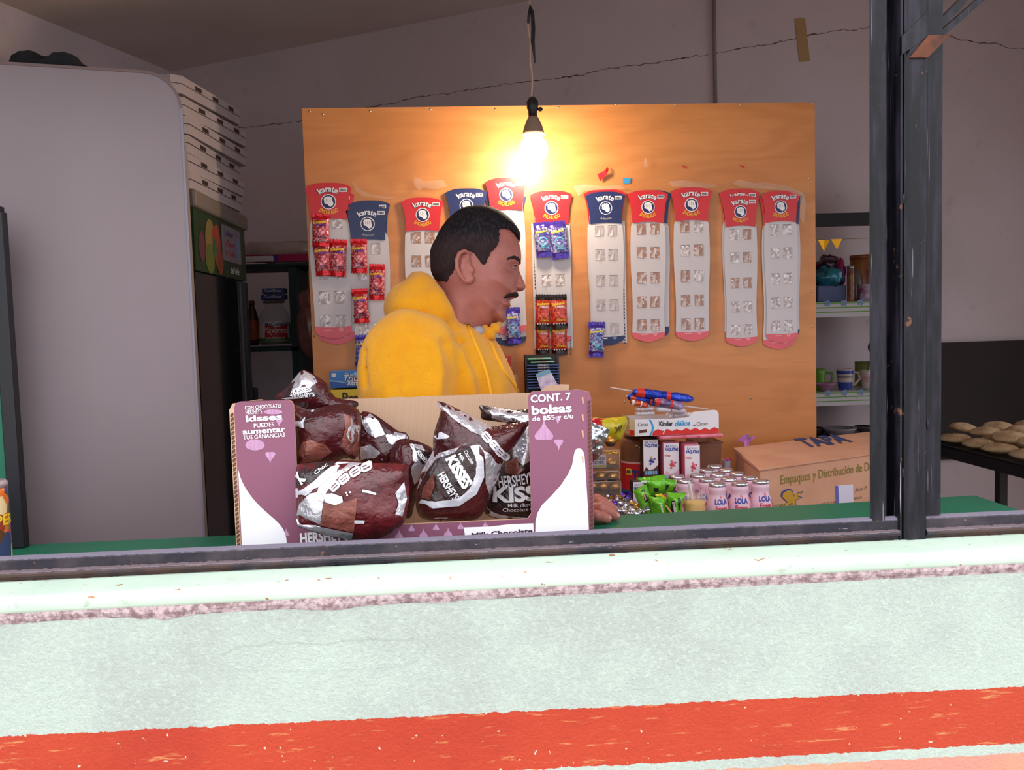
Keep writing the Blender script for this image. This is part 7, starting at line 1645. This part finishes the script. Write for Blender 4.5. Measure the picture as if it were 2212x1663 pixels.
# trousers and shoes, hidden by the counter from the street
def trf(X,Y,Z):
    d = sd_ell(X,Y,Z,(HX-0.01,0.64,0.93),(0.145,0.185,0.14))
    for yy, xx in ((0.55,-0.02),(0.74,0.03)): d = smin(d, capchain(X,Y,Z,[(HX-0.01,yy,0.88),(HX+xx,yy-0.01,0.48),(HX+xx-0.02,yy-0.01,0.10)],[0.098,0.076,0.066]), 0.02)
    return d + 0.003*np.sin(Z*60+X*20)
V, F = sdf_mesh(trf, (HX-0.2,0.40,0.03), (HX+0.2,0.90,1.06), 0.012); mb = MB(); mb.add(V, F.tolist(), mat('denim', (46,56,84), 0.9, rgb2=(36,44,70), noise_scale=60), True); sub(mb, 'trousers')
for yy, xx in ((0.54,-0.04),(0.73,0.01)):
    V, F = sdf_mesh(lambda X,Y,Z: np.maximum(smin(sd_ell(X,Y,Z,(HX+xx+0.06,yy,0.03),(0.13,0.046,0.045)), sd_ell(X,Y,Z,(HX+xx,yy,0.07),(0.055,0.044,0.06)), 0.02), 0.001-Z), (HX+xx-0.1,yy-0.07,-0.01), (HX+xx+0.22,yy+0.07,0.15), 0.006)
    mb = MB(); mb.add(V, F.tolist(), mat('shoe_black', (28,26,28), 0.5), True); sub(mb, 'shoe')
# the foil sachet he holds
mb = MB(); fo = W(1279,945,0.585)
def ff(u_, v_):
    x = (u_-0.5)*0.058; z = (v_-0.5)*0.060; r_ = R(-25); n1 = noise.noise(Vector((u_*5, v_*5, 3)))*0.006 + noise.noise(Vector((u_*13, v_*13, 3)))*0.003
    return fo + Vector((x*cos(r_)-z*sin(r_), -0.012*sin(pi*u_)*sin(pi*v_)-n1, x*sin(r_)+z*cos(r_)))
mb.grid(ff, 22, 22, mat('silver_foil', (206,206,214), 0.22, 0.9)); 
mb.grid(lambda u_, v_: ff(u_, v_)+Vector((0,0.004,0)), 22, 22, mat('silver_foil', (206,206,214), 0.22, 0.9), flip=True)
single(mb, 'foil_sachet', 'crinkled silver foil sachet in the fingers of the man, right of the carton', 'sachet')
# ================================================================ right rear: shelves, crockery, bread
YR = 2.25
CLO = mat('oilcloth_white', (200,194,200), 0.4); CLG = mat('oilcloth_green', (110,160,76), 0.4); BKS = mat('shelf_black', (34,30,34), 0.5)
t0 = thing('wall_shelf_unit', 'black shelf unit with white and green oilcloth edging behind the mullion', 'shelf', (W(1850,800,YR).x, 2.45, 0))
xl, xr = W(1700,800,YR).x, W(2020,800,YR).x
zs_sh = []
for (y0_, y1_) in ((652,684),(846,875),(951,966)):
    mb = MB(); zt_ = W(1830,y0_,YR).z; zb_ = W(1830,y1_,YR).z; mb.box((xl,YR,zt_-0.018),(xr,YR+0.40,zt_), CLO if y0_ < 900 else BKS)
    s_o = mb.build('shelf_board', t0); zs_sh.append(zt_)
    if y0_ < 900:
        mb = MB(); h = zt_-zb_; mb.box((xl,YR-0.004,zb_),(xr,YR-0.0005,zt_+0.001), CLO); f = Frame((xl,YR-0.0042,zb_),(1,0,0),(0,0,1)); L = xr-xl
        for z0, z1 in ((0.90,1.0),(0.60,0.68),(0.30,0.37)): mb.poly(f, [(0,h*z0),(L,h*z0),(L,h*z1),(0,h*z1)], CLG, 0.0004)
        for k in range(9):
            cx_ = 0.03+k*L/9
            for q in range(5): mb.disc(f, cx_+0.010*cos(q*2*pi/5), h*0.93+0.008*sin(q*2*pi/5), 0.006, mat('oilcloth_blue', (130,150,190), 0.4), 0.0008, 8)
        mb.build('oilcloth_edging', s_o)
for (x0, x1) in ((xl, xl+0.02), (xr-0.017, xr)):
    mb = MB(); zt_ = W(2015,382,YR).z; mb.box((x0,YR+0.005,0.0),(x1,YR+0.40,zt_ if x0 > xl else W(1765,462,YR).z), BKS); mb.build('upright', t0)
mb = MB(); za, zb_ = W(1820,459,YR).z, W(1820,486,YR).z; mb.box((xl+0.021,YR+0.01,zb_),(xr-0.018,YR+0.05,za), BKS); mb.build('top_rail', t0)
z1, z2, z3 = zs_sh
# upper shelf: gift basket, tins
def qx(x, Y=YR+0.1): return W(x, 700, Y).x
t0 = thing('gift_basket', 'gift basket in teal and dark cellophane on the upper wall shelf', 'gift basket', (qx(1793), YR+0.14, z1))
mb = MB(); mb.box((qx(1758),YR+0.06,z1+0.001),(qx(1820),YR+0.22,z1+0.072), mat('basket_blue', (84,96,136), 0.6), bev=0.006); mb.build('basket', t0)
def cello(c, r, seed, mt, nm):
    mb = MB(); mb.grid(lambda i, j: Vector(c)+Vector((r[0]*sin(pi*j)*cos(2*pi*i), r[1]*sin(pi*j)*sin(2*pi*i), r[2]*cos(pi*j)))*(1+0.38*noise.noise(Vector((cos(2*pi*i)*2.4+seed,sin(2*pi*i)*2.4,j*5)))), 26, 18, mt, closed_u=True); mb.build(nm, t0)
cello((qx(1788),YR+0.10,z1+0.105),(0.062,0.06,0.045),1,film('cello_teal',(40,130,150),(24,90,110),0.3,0.25,20,0.6),'teal_cellophane'); cello((qx(1800),YR+0.14,z1+0.155),(0.055,0.06,0.045),4,film('cello_dark',(40,26,50),(110,30,50),0.3,0.2,20,0.6),'dark_cellophane')
cello((qx(1812),YR+0.09,z1+0.125),(0.022,0.03,0.055),7,film('cello_pink',(170,40,90),(90,30,110),0.3,0.2,20,0.6),'ribbon_bow')
def tin(x0, x1, ytop, zb_, Yc, mt, name, label, cat, lid=None, prof=None):
    a = W(x0, ytop, Yc); b_ = W(x1, ytop, Yc); r_ = (b_.x-a.x)/2; H = a.z-zb_; t_ = thing(name, label, cat, ((a.x+b_.x)/2, Yc, zb_))
    mb = MB(); mb.lathe([(max(r_*p,1e-4), zb_+0.001+(H-0.001)*q) for p, q in (prof or [(0.95,0),(1,0.04),(1,0.92),(0.95,0.94)])], mt, ((a.x+b_.x)/2, Yc, 0), 26); mb.build('body', t_)
    if lid: mb = MB(); mb.lathe([(r_*1.02, zb_+H*0.9),(r_*1.03, zb_+H),(0.001, zb_+H*1.01)], lid, ((a.x+b_.x)/2, Yc, 0), 26); mb.build('lid', t_)
    return t_
tin(1830,1845,574,z1,YR+0.05,mat('tin_crimson', (110,30,50), 0.3, rgb2=(150,120,60), noise_scale=30),'slim_can','slim dark red can right of the gift basket','can',mat('can_top',(150,140,140),0.3,0.8))
tin(1838,1888,552,z1,YR+0.24,mat('tin_printed', (130,60,40), 0.3, rgb2=(150,110,50), noise_scale=22),'biscuit_tin','wide printed biscuit tin at the back of the upper wall shelf','tin',mat('tin_lid',(150,84,56),0.3,0.3))
tin(1855,1884,612,z1,YR+0.08,mat('mug_print', (180,170,196), 0.3, rgb2=(120,30,50), noise_scale=34),'printed_mug','small white mug with red and blue print on upper shelf','mug')
tin(1836,1862,583,z1,YR+0.12,mat('bottle_clearish', (110,100,96), 0.15, alpha=0.7),'glass_jar','cloudy glass jar in front of biscuit tin','jar',None,[(0.9,0),(1,0.05),(1,0.6),(0.7,0.8),(0.6,1.0)])
# gold bunting hanging above
mb = MB(); mb.tube([W(1762,517,YR+0.02), W(1795,519,YR+0.02), W(1826,516,YR+0.02), W(1890,514,YR+0.02)], 0.0012, mat('string', (150,120,80), 0.8), 6)
bo = single(mb, 'gold_bunting', 'string of gold foil pennants hanging over the upper wall shelf', 'bunting')
for pts in (((1767,518),(1792,519),(1780,543)), ((1795,517),(1819,516),(1808,539)), ((1742,517),(1764,517),(1752,541))):
    P = [W(x,y,YR+0.018) for x,y in pts]; mb = MB(); m_ = (P[0]+P[1])/2 + Vector((0,-0.004,0)); mb.add(P+[m_]+[p+Vector((0,0.001,0)) for p in P], [(0,2,3),(3,2,1),(4,5,6),(0,3,4),(3,1,5)], mat('gold_pennant', (216,150,30), 0.25, 0.8), False); mb.build('pennant', bo)
# lower shelf: mugs
def mug(x0, x1, ytop, zb_, Yc, mt, bands, label, hand=1):
    a = W(x0, ytop, Yc); b_ = W(x1, ytop, Yc); r_ = (b_.x-a.x)/2; H = a.z-zb_-0.001; c = Vector(((a.x+b_.x)/2, Yc, zb_+0.001)); t_ = thing('mug', label, 'mug', c, 'mugs on the lower wall shelf')
    mb = MB(); mb.lathe([(r_*0.72,0),(r_*0.80,H*0.2),(r_*0.96,H*0.8),(r_,H),(r_*0.9,H),(r_*0.72,H*0.2),(0.001,H*0.15)], mt, c, 28)
    def rad(q): return np.interp(q, [0,0.2,0.8,1], [0.72,0.80,0.96,1.0])*r_
    for q0, q1, m2 in bands: mb.lathe([(rad(q0)+0.0006,H*q0),(rad((q0+q1)/2)+0.0006,H*(q0+q1)/2),(rad(q1)+0.0006,H*q1)], m2, c, 28, cap=False)
    mb.build('cup_body', t_)
    mb = MB(); mb.tube([c+Vector((hand*rad(0.8)*0.97,0,H*0.82)), c+Vector((hand*(r_+H*0.28),0,H*0.80)), c+Vector((hand*(r_+H*0.34),0,H*0.5)), c+Vector((hand*(r_+H*0.10),0,H*0.24)), c+Vector((hand*rad(0.2)*0.97,0,H*0.22))], 0.0055, mt, 8); mb.build('handle', t_)
MCR = mat('mug_cream', (196,180,176), 0.3); MGR = mat('mug_green', (96,140,50), 0.3); MB2 = mat('mug_blue', (50,70,150), 0.3)
mug(1756,1783,797,z2,YR+0.10,MGR,[],'plain green mug at the board end of the lower wall shelf')
mug(1808,1842,797,z2,YR+0.08,MCR,[(0.02,0.38,MB2),(0.58,0.70,mat('mug_grey',(130,120,130),0.3)),(0.76,0.92,MB2)],'cream mug with broad blue stripes and big handle')
mug(1860,1888,800,z2,YR+0.07,MCR,[(0.40,0.70,mat('mug_rose',(190,130,130),0.3,rgb2=(196,180,176),noise_scale=40))],'cream mug with a rosy print beside the mullion', 1)
tin(1848,1884,781,z2,YR+0.30,mat('tin_greenish', (110,120,50), 0.3, rgb2=(150,150,90), noise_scale=24),'green_tin','green patterned tin behind the rosy mug','tin',mat('tin_lid_green',(120,130,60),0.3,0.3))
mb = MB(); c_ = Vector((qx(1783,YR+0.03), YR+0.03, z2+0.001)); mb.lathe([(0.012,0),(0.014,0.012),(0.045,0.034),(0.048,0.036),(0.040,0.030),(0.001,0.012)], mat('pink_glass', (186,130,170), 0.15, alpha=0.7), c_, 20)
single(mb, 'pink_dish', 'small pink glass dish on lower wall shelf', 'dish')
mb = MB(); pts = [W(1882,748,YR+0.06), W(1880,760,YR+0.06), W(1884,775,YR+0.06)]; 
mb.grid(lambda i, j: W(1884,750,YR+0.22)+Vector((0.022*sin(pi*j)*cos(2*pi*i), 0.02*sin(pi*j)*sin(2*pi*i), 0.028*cos(pi*j)))*(1+0.2*sin(10*i)), 16, 10, mat('dark_flower', (96,20,40), 0.6), closed_u=True); mb.tube([W(1884,760,YR+0.22), Vector((W(1884,760,YR+0.22).x, YR+0.22, z2+0.001))], 0.002, MGR, 6)
single(mb, 'cloth_flower', 'dark red cloth flower on a stem next to mullion', 'flower')
# bowl on the bottom shelf, and dim dishes
a = W(1779,925,YR+0.10); b_ = W(1848,925,YR+0.10); r_ = (b_.x-a.x)/2; mb = MB(); c_ = Vector(((a.x+b_.x)/2, YR+0.10, z3+0.001)); H = a.z-z3
mb.lathe([(r_*0.45,0),(r_*0.7,H*0.2),(r_*0.95,H*0.8),(r_,H),(r_*0.94,H),(r_*0.6,H*0.2),(0.001,H*0.12)], mat('bowl_grey', (150,140,146), 0.3), c_, 32); single(mb, 'bowl', 'pale grey bowl on the bottom wall shelf above kraft carton', 'bowl')
for x, lab in ((1764,'dim dish at the left of the grey bowl'), (1868,'dim dish at the right of the grey bowl')):
    mb = MB(); mb.lathe([(0.02,0),(0.042,0.022),(0.046,0.030),(0.038,0.022),(0.001,0.006)], mat('dish_dim', (104,90,96), 0.4), Vector((qx(x,YR+0.2),YR+0.2,z3+0.001)), 20); single(mb, 'dish', lab, 'dish')
# charms hanging on the right upright
t0 = None; xx = W(2022,540,YR).x
mb = MB(); mb.tube([(xx+0.004,YR-0.004,W(2022,480,YR).z),(xx+0.004,YR-0.004,W(2022,520,YR).z)], 0.001, BKS, 6)
for k, (y, c_) in enumerate(((515,(210,60,50)),(528,(60,90,180)),(542,(230,190,60)),(556,(200,60,60)),(572,(160,30,40)))):
    mb.lathe([(0.001,-0.012),(0.011,-0.008),(0.011,0.008),(0.001,0.012)], mat('charm_%d%d%d' % c_, c_, 0.4), (xx+0.004,YR-0.008,W(2022,y,YR).z), 10)
single(mb, 'hanging_charm', 'string of coloured charms hanging on the right upright of the wall shelf', 'charm')

# ---- bread on a dark tray
ZT = W(2022,955,2.2).z; A = WZ(2022,957,ZT); B = WZ(2212,1003,ZT); e1 = (B-A).normalized(); e2 = Vector((-e1.y, e1.x, 0)); e2 = e2 if e2.y > 0 else -e2
A0 = A - e1*0.06; L = (B-A).length+0.55; Dp = 0.62
e2 = Vector((0.0,0.0,1.0)).cross(e1)
if e2.x < 0: e2 = -e2
TRM = mat('tray_black', (40,34,38), 0.5)
t0 = thing('bread_table', 'dark table edge under the bread at right, beyond the mullion', 'table', (A0.x, A0.y, 0))
def tp(u_, v_, z): p = A0 + e1*u_ + e2*v_; return Vector((p.x, p.y, z))
mb = MB(); mb.hexa([tp(0,0,ZT-0.05),tp(L,0,ZT-0.05),tp(L,Dp,ZT-0.05),tp(0,Dp,ZT-0.05),tp(0,0,ZT-0.012),tp(L,0,ZT-0.012),tp(L,Dp,ZT-0.012),tp(0,Dp,ZT-0.012)], TRM); mb.build('table_top', t0)
for (u_, v_) in ((0.42,0.02),(0.42,Dp-0.05),(L-0.04,0.02),(L-0.04,Dp-0.05),(0.01,Dp-0.05)):
    mb = MB(); mb.hexa([tp(u_,v_,0),tp(u_+0.03,v_,0),tp(u_+0.03,v_+0.03,0),tp(u_,v_+0.03,0),tp(u_,v_,ZT-0.0505),tp(u_+0.03,v_,ZT-0.0505),tp(u_+0.03,v_+0.03,ZT-0.0505),tp(u_,v_+0.03,ZT-0.0505)], TRM); mb.build('leg', t0)
mb = MB(); T = mat('tray_steel', (66,58,62), 0.4, 0.4); mb.hexa([tp(0.01,0.01,ZT-0.0115),tp(L-0.01,0.01,ZT-0.0115),tp(L-0.01,Dp-0.01,ZT-0.0115),tp(0.01,Dp-0.01,ZT-0.0115),tp(0.01,0.01,ZT-0.006),tp(L-0.01,0.01,ZT-0.006),tp(L-0.01,Dp-0.01,ZT-0.006),tp(0.01,Dp-0.01,ZT-0.006)], T)
mb.tube([tp(0.01,0.01,ZT-0.004),tp(L-0.01,0.01,ZT-0.004),tp(L-0.01,Dp-0.01,ZT-0.004),tp(0.01,Dp-0.01,ZT-0.004),tp(0.01,0.01,ZT-0.004)], 0.004, T, 8)
single(mb, 'baking_tray', 'flat steel tray under the loaves beyond the mullion', 'tray')
BRE = mat('bread_crust', (214,184,146), 0.8, rgb2=(184,140,100), noise_scale=34, bump=0.9, bump_scale=70)
bp_ = MB(); 
def bread(u_, v_, z, rx, ry, rz, ang, tilt, lab, sd):
    mb = MB(); mb.grid(lambda i, j: Vector((rx*sin(pi*j)*cos(2*pi*i), ry*sin(pi*j)*sin(2*pi*i), rz*cos(pi*j)*(1.0 if j < 0.5 else 0.55)))*(1+0.10*noise.noise(Vector((cos(2*pi*i)*1.7+sd,sin(2*pi*i)*1.7,j*3)))), 28, 14, BRE, closed_u=True)
    o_ = mb.build('bread_roll'); o_.location = tp(u_, v_, z); o_.rotation_euler = (tilt, tilt*0.6, ang); tag(o_, lab, 'bread', 'flat loaves of bread on the tray')
rr = random.Random(21); k = 0
LBK = ['at the front edge', 'in the second row', 'in the third row', 'at the back of the tray']
for r_i in range(4):
    for c_i in range(5):
        u_ = 0.08+c_i*0.145+rr.uniform(-0.012,0.012)+(0.05 if r_i%2 else 0); v_ = 0.075+r_i*0.145
        if u_ > L-0.08: continue
        bread(u_, v_, ZT+0.015, 0.064, 0.058, 0.025, rr.uniform(0,3), 0, f'flat golden loaf {LBK[r_i]}, number {c_i+1} from the mullion'.replace('number 1','nearest one').replace('number 2','second one').replace('number 3','third one').replace('number 4','fourth one').replace('number 5','fifth one'), k); k += 1
for r_i in range(3):
    for c_i in range(4):
        bread(0.05+c_i*0.15+rr.uniform(-0.01,0.01), 0.12+r_i*0.145, ZT+0.056, 0.060, 0.054, 0.024, rr.uniform(0,3), rr.uniform(-0.15,0.15), f'loaf lying on top of the others, {["nearest","second","third","fourth"][c_i]} from the mullion, {["front","middle","back"][r_i]} line', k); k += 1
